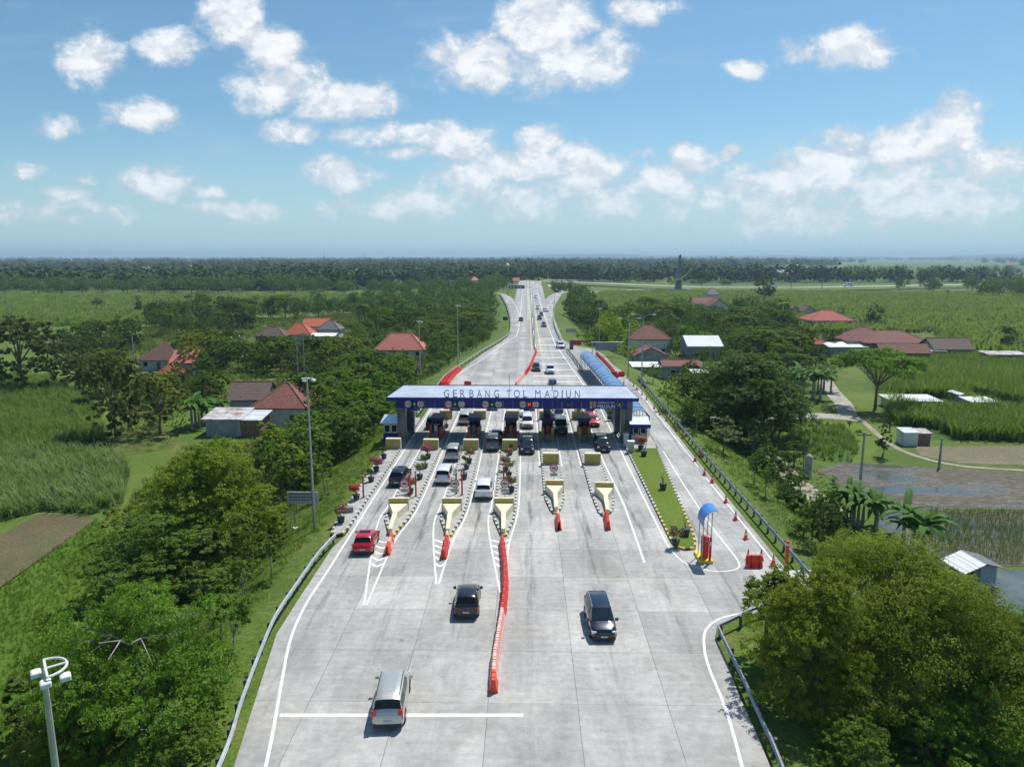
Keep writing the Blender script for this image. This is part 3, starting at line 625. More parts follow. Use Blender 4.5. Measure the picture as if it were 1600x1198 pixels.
def lane_disc(px, txt, vert):
    x = sx(px); a = MB(); a.disc((x, .24, 5.24), .47, mi=0, th=.03); a.disc((x, .205, 5.24), .42, mi=1, th=.02)
    if vert:
        a.add([(x-.13,.18,5.66),(x+.13,.18,5.66),(x,.18,5.48)], [(0,1,2)] , 2); a.add([(x-.13,.18,4.82),(x,.18,5.0),(x+.13,.18,4.82)], [(0,1,2)], 2)
    else:
        a.add([(x-.45,.18,5.4),(x-.25,.18,5.24),(x-.45,.18,5.08)], [(0,1,2)], 0); a.add([(x+.45,.18,5.4),(x+.45,.18,5.08),(x+.25,.18,5.24)], [(0,1,2)], 0)
    o = a.build('limit_sign', [M_ring, M_face, M_txt], fas); text_part('sign_text', txt, .38, M_txt, gate, (x, .175, 5.1), ext=.004)
def signal(px, kind):
    x = sx(px); a = MB(); a.box(x-.3, x+.3, .2, .262, 4.93, 5.55); a.build('lane_signal', M_ledk, fas)
    a = MB()
    if kind == 'x':
        for s in (-1, 1): a.add([(x-.2,.19,5.24-s*.22-.07),(x-.2,.19,5.24-s*.22+.07),(x+.2,.19,5.24+s*.22+.07),(x+.2,.19,5.24+s*.22-.07)], [(0,3,2,1)])
        a.build('red_cross', M_ledr, gate)
    elif kind == 'g':
        a.add([(x-.15,.19,5.26),(x,.19,5.04),(x+.15,.19,5.26)], [(0,1,2)]); a.box(x-.05, x+.05, .188, .192, 5.26, 5.4); a.build('green_arrow', M_ledg, gate)
    else:
        a.box(x-.17, x+.17, .185, .195, 5.07, 5.4); a.build('dark_display', mat('dead_display', (.06,.065,.06), .4), gate)
for (p1, p2, p3, k) in ((637.5,647.5,657,'g'),(701,711,721,'g'),(758.5,768.8,779,'g'),(817,827,837,'x')):
    lane_disc(p1, '3M', False); signal(p2, k); lane_disc(p3, '4.5', True)
    x = sx(p2); a = MB(); a.box(x-.72, x+.72, .1, .2, 4.42, 4.66); ob = a.build('sign_board', M_blue, gate)
    a = MB()
    for i in range(9): a.add([(x-.72+.16*i,.12,4.42),(x-.64+.16*i,.12,4.30),(x-.56+.16*i,.12,4.42)], [(0,1,2)])
    a.build('serrated_edge', M_dgrey, ob)
signal(888, 'd')
M_gold = mat('emblem_gold', (.45,.33,.12), .5); M_pale = mat('emblem_pale', (.80,.80,.78), .5)
x = sx(926.5); a = MB(); a.box(x-.46, x+.46, .245, .27, 4.76, 5.70, 0); a.box(x-.40, x-.06, .228, .243, 5.08, 5.66, 1); a.box(x+.06, x+.40, .228, .243, 4.86, 5.66, 1)
a.add([(x-.40,.235,4.8),(x-.05,.235,4.8),(x-.22,.235,5.04)], [(0,1,2)], 2); a.build('emblem', [M_blued, M_gold, M_pale], fas)
xa = (sx(934)+sx(961))/2
for txt, sz, zz, wpx in (('GERBANG TOL', .36, 5.38, 27), ('MADIUN', .68, 4.78, 27)):
    o = text_part('sign_text', txt, sz, M_pale, gate, (xa, .245, zz), ext=.01); X = [v.co.x for v in o.data.vertices]; o.scale = ((sx(961)-sx(934))/(max(X)-min(X)), 1, 1)
x = sx(968.5); a = MB(); a.disc((x,.262,5.33), .42, mi=0, th=.02); a.disc((x,.24,5.33), .37, mi=1, th=.01)
a.add([(x-.25,.225,5.3),(x-.08,.225,5.08),(x+.14,.225,5.1),(x+.05,.225,5.4),(x+.02,.225,5.62),(x-.06,.225,5.35)], [(0,1,2,3,4,5)], 0); a.build('round_emblem', [M_gold, M_ledk], fas)
a = MB(); a.tube([(-2.2,4.5,zt),(-2.2,4.5,zt+2.3)], .03); a.build('lightning_rod', M_dgrey, gate)
a = MB(); a.tube([(3.6,5,zt),(3.6,5,zt+1.2)], .05); a.box(3.4,3.8,4.9,5.1,zt+1.1,zt+1.25); a.build('camera_mast', M_dgrey, gate)
# ---------------------------------------------------------------- vehicles
PAINT = {'silver': ((.50,.50,.47), .5, .34), 'white': ((.72,.73,.74), .0, .3), 'black': ((.012,.014,.018), .1, .22), 'navy': ((.012,.022,.045), .2, .22),
         'red': ((.52,.012,.03), .1, .25), 'maroon': ((.30,.012,.02), .2, .25), 'grey': ((.10,.12,.14), .4, .3)}
def paint(c):
    col, me_, ro = PAINT[c]; return mat('car_paint_'+c, col, ro, me_, var=.03, coat=.8)
T = { # y, half width low, z bottom, z belt, half width roof, z roof  (rear to front), glass spans follow
 'mpv': dict(L=4.35, W=.84, st=[(-2.17,.66,.42,.62,.60,.70),(-2.12,.77,.32,.90,.70,.95),(-1.98,.81,.26,.98,.68,1.10),(-1.80,.825,.24,1.0,.60,1.60),(-1.60,.83,.22,1.0,.60,1.68),(-.8,.84,.2,1.0,.62,1.73),(.2,.84,.2,.99,.62,1.72),(.72,.84,.2,.98,.59,1.64),(1.32,.83,.2,.95,.66,1.04),(1.75,.82,.22,.88,.60,.95),(2.02,.76,.26,.76,.55,.83),(2.12,.68,.3,.62,.5,.68),(2.175,.58,.36,.52,.45,.55)], rg=(2,3), ws=(7,8), roof=(4,7), sg=[(3.12,3.95),(4.1,5.15),(5.3,6.55)]),
 'suv': dict(L=4.4, W=.88, st=[(-2.2,.68,.46,.66,.60,.74),(-2.14,.80,.36,.95,.70,1.0),(-2.0,.85,.3,1.04,.68,1.14),(-1.72,.87,.26,1.06,.60,1.54),(-1.45,.88,.24,1.05,.61,1.64),(-.6,.88,.22,1.03,.63,1.69),(.2,.88,.22,1.02,.63,1.68),(.62,.88,.22,1.01,.60,1.60),(1.2,.87,.24,1.0,.68,1.08),(1.7,.86,.26,.95,.62,1.02),(2.02,.80,.3,.84,.58,.92),(2.14,.72,.34,.70,.52,.76),(2.2,.60,.42,.58,.46,.62)], rg=(2,3), ws=(7,8), roof=(4,7), sg=[(3.25,3.95),(4.1,5.1),(5.25,6.5)]),
 'hatch': dict(L=4.0, W=.84, st=[(-2.0,.66,.42,.60,.60,.68),(-1.95,.77,.32,.86,.70,.91),(-1.8,.81,.26,.95,.68,1.06),(-1.42,.83,.22,.96,.58,1.42),(-1.15,.84,.2,.95,.59,1.48),(-.5,.84,.2,.94,.6,1.51),(0.,.84,.2,.93,.6,1.49),(.35,.84,.2,.92,.57,1.42),(1.05,.83,.2,.90,.66,.97),(1.5,.82,.22,.84,.60,.90),(1.82,.76,.26,.72,.55,.79),(1.94,.68,.3,.60,.5,.66),(2.0,.58,.36,.5,.45,.54)], rg=(2,3), ws=(7,8), roof=(4,7), sg=[(3.2,3.9),(4.05,5.2),(5.4,6.6)]),
 'sedan': dict(L=4.5, W=.87, st=[(-2.25,.68,.42,.62,.60,.70),(-2.2,.78,.32,.88,.68,.92),(-2.0,.83,.26,.94,.68,1.02),(-1.55,.85,.24,.96,.70,1.07),(-.95,.86,.2,.94,.56,1.38),(-.4,.87,.2,.93,.6,1.44),(.1,.87,.2,.92,.6,1.43),(.42,.87,.2,.91,.57,1.37),(1.15,.86,.2,.90,.66,.97),(1.7,.84,.22,.85,.62,.90),(2.05,.79,.26,.74,.56,.8),(2.18,.7,.3,.62,.5,.68),(2.25,.6,.36,.52,.45,.56)], rg=(3,4), ws=(7,8), roof=(4,7), sg=[(4.1,5.1),(5.3,6.6)]),
 'van': dict(L=4.2, W=.82, st=[(-2.1,.70,.4,.7,.64,.8),(-2.07,.78,.32,.98,.70,1.05),(-2.0,.80,.28,1.02,.69,1.2),(-1.92,.81,.25,1.05,.66,1.74),(-1.75,.82,.24,1.05,.66,1.82),(-.6,.82,.22,1.05,.67,1.84),(.4,.82,.22,1.04,.67,1.83),(.95,.82,.22,1.03,.64,1.76),(1.5,.82,.24,1.0,.68,1.10),(1.8,.81,.26,.94,.64,1.0),(2.0,.77,.3,.8,.58,.88),(2.07,.7,.34,.66,.52,.74),(2.1,.62,.42,.56,.48,.6)], rg=(2,3), ws=(7,8), roof=(4,7), sg=[(3.3,3.9),(4.1,5.1),(5.2,6.5)]),
 'jeep': dict(L=4.7, W=.92, st=[(-2.35,.80,.5,.9,.74,.98),(-2.32,.86,.42,1.1,.78,1.14),(-2.2,.90,.36,1.14,.78,1.28),(-2.05,.91,.34,1.16,.72,1.80),(-1.9,.92,.32,1.16,.72,1.88),(-.8,.92,.3,1.15,.74,1.9),(.2,.92,.3,1.14,.74,1.89),(.6,.92,.3,1.13,.72,1.84),(1.0,.92,.3,1.12,.78,1.22),(1.7,.92,.32,1.1,.74,1.17),(2.15,.9,.34,1.04,.72,1.12),(2.3,.86,.4,.9,.66,.96),(2.35,.8,.46,.74,.6,.8)], rg=(2,3), ws=(7,8), roof=(4,7), sg=[(3.3,3.9),(4.1,5.1),(5.2,6.6)])}
def ring(s):
    y, wl, zb, zs, wr, zr = s; zm = zb+(zs-zb)*.45
    return [(0,zb),(wl*.88,zb),(wl*.99,zb+.09),(wl,zm),(wl*.985,zs-.03),(wl*.955,zs+.01),(wr+.03 if zr-zs > .2 else wr+.05,zr-.07 if zr-zs > .2 else max(zr-.03,zs)),(wr*.86,zr-.012),(wr*.4,zr),(0,zr+.004)]
def car(kind, col, label, x, y, rz=0., rails=False, group='cars passing the toll gate', lamp=False, sunroof=False, name=None, cat='car', lod=False):
    t_ = T[kind]; st = t_['st']; root = empty(name or 'car', (x, y, .004), rz); tag(root, label, cat, group); PM = paint(col)
    rs = [ring(s) for s in st]; n = len(rs[0]); vs = []
    for s, r in zip(st, rs): vs += [(a, s[0], z) for a, z in r]+[(-a, s[0], z) for a, z in r[-2:0:-1]]
    m_ = 2*n-2; fs = [(i*m_+k, (i+1)*m_+k, (i+1)*m_+(k+1)%m_, i*m_+(k+1)%m_) for i in range(len(st)-1) for k in range(m_)]
    fs = [f[::-1] for f in fs]+[tuple(range(m_)), tuple(range((len(st)-1)*m_, len(st)*m_))[::-1]]
    b_ = MB(); b_.add(vs, [f[::-1] for f in fs]); body = b_.build('body', PM, root, smooth=True, angle=32)
    def at(u, j):                                       # point on the skin: u along stations, j along the ring
        i = min(int(u), len(st)-2); f = u-i; k = min(int(j), n-2); g_ = j-k
        q = lambda a: Vector((rs[a][k][0]*(1-g_)+rs[a][k+1][0]*g_, st[a][0], rs[a][k][1]*(1-g_)+rs[a][k+1][1]*g_))
        return q(i).lerp(q(i+1), f)
    def patch(name, us, js, off, m, parent=root, mirror=True, both=False):
        g_ = MB(); P_ = []
        for u_ in us: P_.append([at(u_, j) for j in js]+([Vector((-at(u_, j).x, at(u_, j).y, at(u_, j).z)) for j in js[::-1][1 if js[-1] == n-1 else 0:]] if mirror else []))
        nn = (P_[-1][0]-P_[0][0]).cross(P_[0][-1]-P_[0][0]).normalized(); c_ = sum((p for r_ in P_ for p in r_), Vector())/(len(P_)*len(P_[0]))
        if nn.dot(c_-Vector((0, 0, .8))) < 0: nn = -nn
        k = len(P_[0]); vv = [p+nn*off for r_ in P_ for p in r_]
        ff = [(a*k+c, a*k+c+1, (a+1)*k+c+1, (a+1)*k+c) for a in range(len(P_)-1) for c in range(k-1)]
        g_.add(vv, ff); o = g_.build(name, m, parent)
        if nn.dot(o.data.polygons[0].normal) < 0: o.data.flip_normals()
        if not mirror and both:
            g2 = MB(); g2.add([(-p.x, p.y, p.z) for p in vv], [f[::-1] for f in ff]); o2 = g2.build(name, m, parent)
            if (o2.data.polygons[0].normal.x > 0) == (o.data.polygons[0].normal.x > 0): o2.data.flip_normals()
        return o
    a, c = t_['ws']; patch('windscreen', [a+.08, a+.5, c-.06], [6.12, 7, 8, 9], .012, M_wind)
    a, c = t_['rg']; patch('rear_window', [a+.12, a+.5, c-.04], [6.12, 7, 8, 9], .012, M_glass)
    for (u0, u1) in t_['sg']: patch('side_window', [u0, (u0+u1)/2, u1], [5.12, 5.86], .012, M_glass, mirror=False, both=True)
    if sunroof: patch('sunroof', [4.7, 5.7], [7.2, 8, 9], .012, M_glass)
    L = t_['L']; w = t_['W']; wy = (-L*.30, L*.315); wr_ = .32 if kind not in ('jeep', 'suv') else .36
    for yy_ in wy:
        for s in (-1, 1):
            g_ = MB(); g_.disc((s*(w+.004) if s > 0 else s*(w+.009), yy_, wr_+.03), wr_+.06, 'x', 18, th=.005); g_.build('wheel_arch', M_trim, root)
            g_ = MB(); x0 = w-.17 if s > 0 else -w-.02; g_.disc((x0, yy_, wr_), wr_, 'x', 20, th=.19); wh = g_.build('wheel', M_tyre, root)
            g_ = MB(); g_.disc((w+.021 if s > 0 else -w-.026, yy_, wr_), wr_*.62, 'x', 10, th=.005); g_.build('rim', M_rim, wh)
    yb, yf = st[0][0], st[-1][0]
    zl = st[1][3]
    def slab_(name, x0, x1, y0, y1, z0, z1, m, c=.015): g_ = MB(); g_.bbox(x0, x1, y0, y1, z0, z1, c); return g_.build(name, m, root)
    for s in (-1, 1):
        x0, x1 = sorted((s*w*.66, s*w*.95))
        slab_('tail_lamp', x0, x1, st[1][0]-.012, st[2][0]+.16, zl-.22, zl+(.22 if kind in ('mpv', 'van', 'jeep') else .03), M_tail)
        x0, x1 = sorted((s*w*.58, s*w*.93))
        slab_('headlamp', x0, x1, st[-4][0]+.06, st[-2][0]-.0, st[-2][3]-.02, st[-3][3]-.02, M_lens)
        zb_ = st[8][3]; x0, x1 = sorted((s*(w+.0), s*(w+.2)))
        slab_('mirror', x0, x1, st[8][0]-.28, st[8][0]-.13, zb_+.0, zb_+.16, PM if not lod else M_trim)
    slab_('rear_bumper_trim', -w*.85, w*.85, yb-.015, yb+.25, st[1][2]-.08, st[1][2]+.12, M_trim)
    slab_('front_bumper_trim', -w*.78, w*.78, yf-.25, yf+.015, st[-2][2]-.06, st[-2][2]+.1, M_trim)
    slab_('grille', -w*.5, w*.5, yf-.12, yf+.018, st[-1][2]+.10, st[-1][3]+.10, M_trim)
    slab_('number_plate', -.23, .23, yb-.035, yb+.05, .52, .64, M_plate); slab_('number_plate', -.22, .22, yf-.05, yf+.03, .36, .47, M_plate)
    if rails:
        for s in (-1, 1):
            g_ = MB(); zr = st[5][5]; q = s*(st[5][4]-.02); g_.tube([(q,st[4][0],zr-.04),(q,st[4][0]+.15,zr+.03),(q,st[7][0]-.25,zr+.03),(q,st[7][0]-.1,zr-.06)], .02, 6); g_.build('roof_rail', M_grey if col != 'silver' else M_trim, root)
    if col == 'silver' and rails:
        g_ = MB()
        for q in (-.3,-.15,0,.15,.3): g_.box(q-.012, q+.012, -1.3, .1, st[5][5]-.01, st[5][5]+.012)
        g_.build('roof_rib', PM, body)
    return root
CARS = [ # px, py of the nearer bumper on the ground, away or toward, kind, colour, label, heading, options
 (601,1143,'a','mpv','silver','silver people carrier with roof rails driving away at the bottom of the picture',.07,dict(rails=True)),
 (727,969,'a','hatch','black','black hatchback driving away left of the long red and white barrier chain',.03,{}),
 (942,1004,'t','mpv','navy','black people carrier with chrome roof rails coming toward the viewer on the right',.04,dict(rails=True)),
 (564,869,'a','hatch','red','bright red hatchback with dark sunroof in the leftmost lane',.05,dict(sunroof=True)),
 (620,762,'a','suv','black','black crossover in the leftmost lane beside the flower pots',-.03,{}),
 (692,759,'a','mpv','white','white people carrier in second lane from the left, beside the red posts',-.02,{}),
 (706,722,'a','mpv','silver','silver people carrier leaving the canopy shadow in second lane',0,{}),
 (755,783,'a','suv','white','white crossover with dark rear window in third lane from the left',0,{}),
 (769,706,'a','van','grey','dark grey boxy wagon in canopy shadow, third lane',0,{}),
 (775,693,'a','hatch','black','black car just ahead of the dark grey wagon, third lane',0,{}),
 (674,672,'a','mpv','black','black people carrier beyond the canopy in the leftmost lane',0,{}),
 (725,665,'a','mpv','silver','silver car leaving beyond the canopy in second lane',0,{}),
 (824,711,'t','suv','navy','dark car with bright headlamps coming out of the canopy shadow, fourth lane',0,{}),
 (824,671,'t','mpv','white','white people carrier waiting at the fourth lane booth',0,{}),
 (820,653,'t','suv','white','white car queuing right behind the white people carrier, fourth lane',0,{}),
 (877,680,'t','jeep','black','black square off roader at the fifth lane booth',0,{}),
 (874,659,'t','mpv','grey','dark people carrier queuing behind the black off roader, fifth lane',0,{}),
 (870,643,'t','van','white','white roofed van third in the queue, fifth lane',0,{}),
 (928,668,'t','sedan','red','red saloon at the sixth lane booth',.0,{}),
 (923,655,'t','mpv','maroon','dark red car queuing behind the red saloon, sixth lane',0,{}),
 (943,708,'t','suv','black','black crossover leaving the canopy shadow in the rightmost lane',.02,{}),
 (838,581,'t','mpv','navy','dark blue people carrier approaching beside the far red barrier chain',.05,{}),
 (860,585,'t','van','white','white boxy car approaching the canopy beyond the gate',.02,{}),
 (864,610,'t','mpv','navy','dark car showing just above the canopy roof',.02,{}),
 (876,545,'t','mpv','white','white car on the shoulder by the side lane entrance',.15,{}),
 (814,502,'a','hatch','grey','dark car driving away where the left ramp splits off',0,{}),
 (850,511,'t','mpv','grey','grey car below the far queue, nearest of the distant group',.05,{}),
 (843,500,'t','mpv','black','black car in the distant group, left of its dark neighbour',.05,{}),
 (846,493.5,'t','hatch','black','black car in the distant group, next below the white one merging',.05,{}),
 (852.5,487.5,'t','suv','white','white car merging from the right ramp',.25,{}),
 (840,483.5,'t','van','white','small white van on the far carriageway by the lamp posts',0,{}),
 (837,466.5,'t','van','white','white van farthest away on the road toward the viewer',0,{})]
for (px, py, d, kd, col, lab, rz, op) in CARS:
    x, y = P(px, py); L = T[kd]['L']
    far_ = y > 140
    car(kd, col, lab, x, y+L/2, rz if d == 'a' else math.pi+rz, group='cars on the far carriageway' if far_ else 'cars passing the toll gate', **op)
for px, py, c, lab in ((1325,447.5,'white','white bus on the distant toll highway'),(1210,449,'white','white van on the distant toll highway near the gantry')):
    x, y = P(px, py); r_ = car('van', c, lab, x, y, math.pi/2, group='vehicles on the distant highway'); r_.scale = (1.3, 2.0, 1.5) if 'bus' in lab else (1, 1, 1)
    if 'bus' in lab: r_.name = 'bus'; r_['category'] = 'bus'
# ---------------------------------------------------------------- plastic barriers, cones, posts
def barrier(m):
    """interlocking water filled barrier, a metre long, with recesses and lugs"""
    mb = MB(); prof = [(.26,0),(.26,.12),(.17,.34),(.11,.78),(.07,.82)]
    pts = prof+[(-a, z) for a, z in prof[::-1]]; n = len(pts)
    for y0, y1 in ((-.49,-.30),(-.20,.20),(.30,.47)):
        mb.add([(a, y0, z) for a, z in pts]+[(a, y1, z) for a, z in pts], [tuple(range(n)), tuple(range(2*n-1, n-1, -1))]+[(k, n+k, n+(k+1)%n, (k+1)%n)[::-1] for k in range(n)])
    q = [(a*.45, .06+z*.90) for a, z in pts]
    mb.add([(a, -.49, z) for a, z in q]+[(a, .49, z) for a, z in q], [tuple(range(n)), tuple(range(2*n-1, n-1, -1))]+[(k, n+k, n+(k+1)%n, (k+1)%n)[::-1] for k in range(n)])
    mb.box(-.05,.05,.5,.56,.15,.7)
    return mb.build('plastic_barrier', m)
def ordn(i):
    A = ['zeroth','first','second','third','fourth','fifth','sixth','seventh','eighth','ninth','tenth','eleventh','twelfth','thirteenth','fourteenth','fifteenth','sixteenth','seventeenth','eighteenth','nineteenth']
    if i < 20: return A[i]
    t_ = {2:'twent',3:'thirt',4:'fort',5:'fift',6:'sixt'}[i//10]; return t_+'ieth' if i % 10 == 0 else t_+'y-'+A[i % 10]
BR, BP, BO = barrier(M_red), barrier(M_pink), barrier(M_orange); used = set()
def put(src, loc, rz, label, cat, group, sc=1.):
    if src.name in used: o = dup(src)
    else: o = src; used.add(src.name)
    o.location = loc; o.rotation_euler = (0, 0, rz); o.scale = (sc,)*3; tag(o, label, cat, group); return o
def chain(pts, pick, group, step=1.06, z=0.):
    q = dense(pts, 14); d = [0]
    for a, c in zip(q, q[1:]): d.append(d[-1]+math.hypot(c[0]-a[0], c[1]-a[1]))
    n = int(d[-1]/step); j = 0
    for i in range(n):
        s = (i+.5)*step
        while d[j+1] < s: j += 1
        f = (s-d[j])/(d[j+1]-d[j]); x = q[j][0]*(1-f)+q[j+1][0]*f; y = q[j][1]*(1-f)+q[j+1][1]*f
        a = -math.atan2(q[j+1][0]-q[j][0], q[j+1][1]-q[j][1]); src, lab = pick(i/n, i, n)
        put(src, (x, y, z), a+random.uniform(-.05, .05), lab, 'plastic barrier', group)
def pk1(f, i, n):
    if i == 0: return BO, 'red end piece nearest the viewer of the long barrier chain in the roadway'
    return (BP if f < .40 else BR), '%s barrier of the long roadway chain, %s from the near end' % ('faded pink' if f < .40 else 'red', ordn(i+1))
chain(L2([(771,1083),(773,1040),(779,1000),(785,960),(789,920),(788,885),(784,845)]), pk1, 'long barrier chain in the roadway')
def pk2(f, i, n): return (BP if f < .22 else BR), '%s barrier of curving chain beyond the gate, %s from canopy' % ('faded' if f < .22 else 'red', ordn(i+1))
chain(L2([(806,603),(817,590),(826,578),(833,562),(838,549)]), pk2, 'curving barrier chain beyond the gate')
chain(L2([(604,868),(610,852),(613,838)]), lambda f, i, n: ((BO if i in (0, n-1) else BP), '%s barrier at nose of first toll island, %s from the viewer' % ('red' if i in (0, n-1) else 'faded', ordn(i+1))), 'barriers at the island noses')
chain(L2([(693,874),(697,856),(700,838)]), lambda f, i, n: ((BR if i < 3 else BP), '%s barrier at nose of second toll island, %s from the viewer' % ('red' if i < 3 else 'faded', ordn(i+1))), 'barriers at the island noses')
chain(L2([(873,829),(871,804)]), lambda f, i, n: ((BR if i < 2 else BP), '%s barrier at nose of fourth toll island, %s from the viewer' % ('red' if i < 2 else 'faded', ordn(i+1))), 'barriers at the island noses')
chain(L2([(950,828),(946,803)]), lambda f, i, n: (BR, 'red barrier at nose of fifth toll island, %s from the viewer' % ordn(i+1)), 'barriers at the island noses')
for j in range(3): chain([(p[0]+.62*j, p[1]-.3*j) for p in L2([(689,603),(696,592),(712,577)])], lambda f, i, n: (BR, 'red barrier in %s row by left rail beyond gate, %s from canopy' % (['left', 'middle', 'right'][j], ordn(i+1))), 'stacked red barriers beyond the gate')
chain([(-13.6,101),(-12.9,106),(-12.2,112),(-11.7,119)], lambda f, i, n: (BR, 'red barrier in row behind first toll island, %s from the booth' % ordn(i+1)), 'red barriers behind the first island')
chain(L2([(965,590),(950,572),(938,560),(931,553)]), lambda f, i, n: (BR, 'red barrier beside the blue vaulted walkway, %s from near end' % ordn(i+1)), 'red barriers beside the vaulted walkway')
for k, px in enumerate((960, 971)): put(BR, (*P(px, 588), 0), math.pi/2, 'red barrier standing crosswise at end of the row by the walkway, %s one' % ('left', 'right')[k], 'plastic barrier', 'red barriers beside the vaulted walkway', 1.25)
put(BR, (*P(1178,885), 0), math.pi/2, 'single red barrier among the cones at end of the side lane', 'plastic barrier', None, 1.2)
put(BR, (*P(731,604), 0), math.pi/2-.3, 'lone red barrier just above the canopy roof', 'plastic barrier', None, 1.3)
for k in (0, 1): put(BR, (*P(897+8*k, 538), 0), math.pi/2-.2, 'red barrier at the entrance of the side lane, %s one' % ('left', 'right')[k], 'plastic barrier', 'red barriers at the side lane entrance', 1.4)
def cone():
    r_ = empty('traffic_cone'); a = MB(); a.bbox(-.2,.2,-.2,.2,0,.05,.01); a.build('base', M_redp, r_)
    a = MB(); a.lathe([(.155,.05),(.12,.25),(.028,.78),(.02,.79)], 14); cc = a.build('cone_body', M_orange, r_, smooth=True, angle=40)
    a = MB(); a.lathe([(.112,.36),(.087,.50)], 14); a.build('white_band', M_white, cc, smooth=True, angle=40); return r_
c0 = cone()
CO = [(1208,882,'between single red barrier and the tall red post'),(1189,874,'behind right end of the single red barrier'),(1168.5,874,'behind left end of the single red barrier'),(1165,842,'second free standing cone counted from the single red barrier'),
 (1149,812,'third free standing cone up the side lane'),(1134,785,'fourth free standing cone up the side lane'),(1112.5,754,'fifth free standing cone up the side lane'),(1100.6,742,'sixth free standing cone up the side lane'),
 (1086,720.5,'at the left of the pair by the edge line'),(1095,711.5,'at the right of the pair by the edge line')]
for i, (px, py, l) in enumerate(CO): put(c0, (*P(px, py), .0), random.uniform(0, 3), 'orange traffic cone, '+l, 'traffic cone', 'cones down the side lane', 1.15)
for i, (px, py) in enumerate([(1067,683.5),(1057,672),(1041,657.5),(1031,648),(1022,639),(1010,624.5),(1003,617),(995,609),(990,603.5),(974.6,600),(961.6,594.5)]):
    lab = 'orange cone in line on right edge of side lane, ' + ('%s from the near end' % ordn(i+1))
    if i >= 9: lab = 'orange traffic cone beyond the canopy near crosswise barriers, ' + ('right one', 'left one')[i-9]
    put(c0, (*P(px, py), 0), 0, lab, 'traffic cone', 'cones down the side lane')
def post(name, px, py, h, r_, m, label, z=0., group=None, cat='post', band=True):
    x, y = P(px, py, z); o = empty(name, (x, y, z)); tag(o, label, cat, group); a = MB(); a.lathe([(r_,0),(r_,h),(r_*.7,h+.04)], 12); a.build('shaft', m, o, smooth=True, angle=40)
    a = MB(); a.bbox(-r_*1.8, r_*1.8, -r_*1.8, r_*1.8, 0, .05); a.build('foot', M_dgrey, o)
    if band: a = MB(); a.lathe([(r_+.006,h*.86),(r_+.006,h*.93)], 12); a.build('reflector_band', M_white, o)
    return o
post('marker_post', 1228, 889, 2.3, .13, M_red, 'thick tall red post at right edge of the side lane')
for px, py, l in ((568,777,'red post in the planter strip beside the red flowering bush'),(640,775,'red post at left of the pair on first toll island'),(650,775,'red post at right of the pair on first toll island'),
                  (713,771,'grey post at left of the pair on second toll island'),(722,773,'red post at right of the pair on second toll island'),(787,761,'red post on third toll island behind the round sign'),
                  (691,672,'red post beside the far flower pot, first island, left one'),(695,672,'red post beside the far flower pot, first island, right one')):
    post('marker_post', px, py, 2.6 if py > 700 else 2., .085, M_dgrey if 'grey' in l else M_redp, l, .19, 'posts on the toll islands')
def roundsign(px, py, label, Z=.19, h=2.1, r_=.46):
    x, y = P(px, py, Z); o = empty('round_sign', (x, y, Z)); tag(o, label, 'road sign', 'round signs behind the crash cushions')
    a = MB(); a.tube([(0,0,0),(0,0,h+r_)], .035); a.build('pole', M_grey, o)
    a = MB(); a.disc((0,-.05,h), r_, mi=0); a.disc((0,-.075,h), r_*.8, mi=1); a.box(-r_*.42, r_*.42, -.10, -.096, h-.07, h+.07, 2); a.build('sign_face', [M_ring, M_face, M_txt], o)
    a = MB(); a.bbox(-.42,.42,-.07,-.04,h-r_-.42,h-r_-.04,.01); a.build('sub_plate', M_face, o)
    for k in (0, 1):
        a = MB(); a.box(-.3,.3,-.078,-.073,h-r_-.18-.13*k,h-r_-.14-.13*k); a.build('plate_line', M_txt, o)
for k, (px, py) in enumerate(((633,787),(711,787),(789,787))): roundsign(px, py, 'round sign with plate behind crash cushion of %s toll island from the left' % ORD[k])
roundsign(865, 761, 'round sign with plate on the fourth toll island from the left')
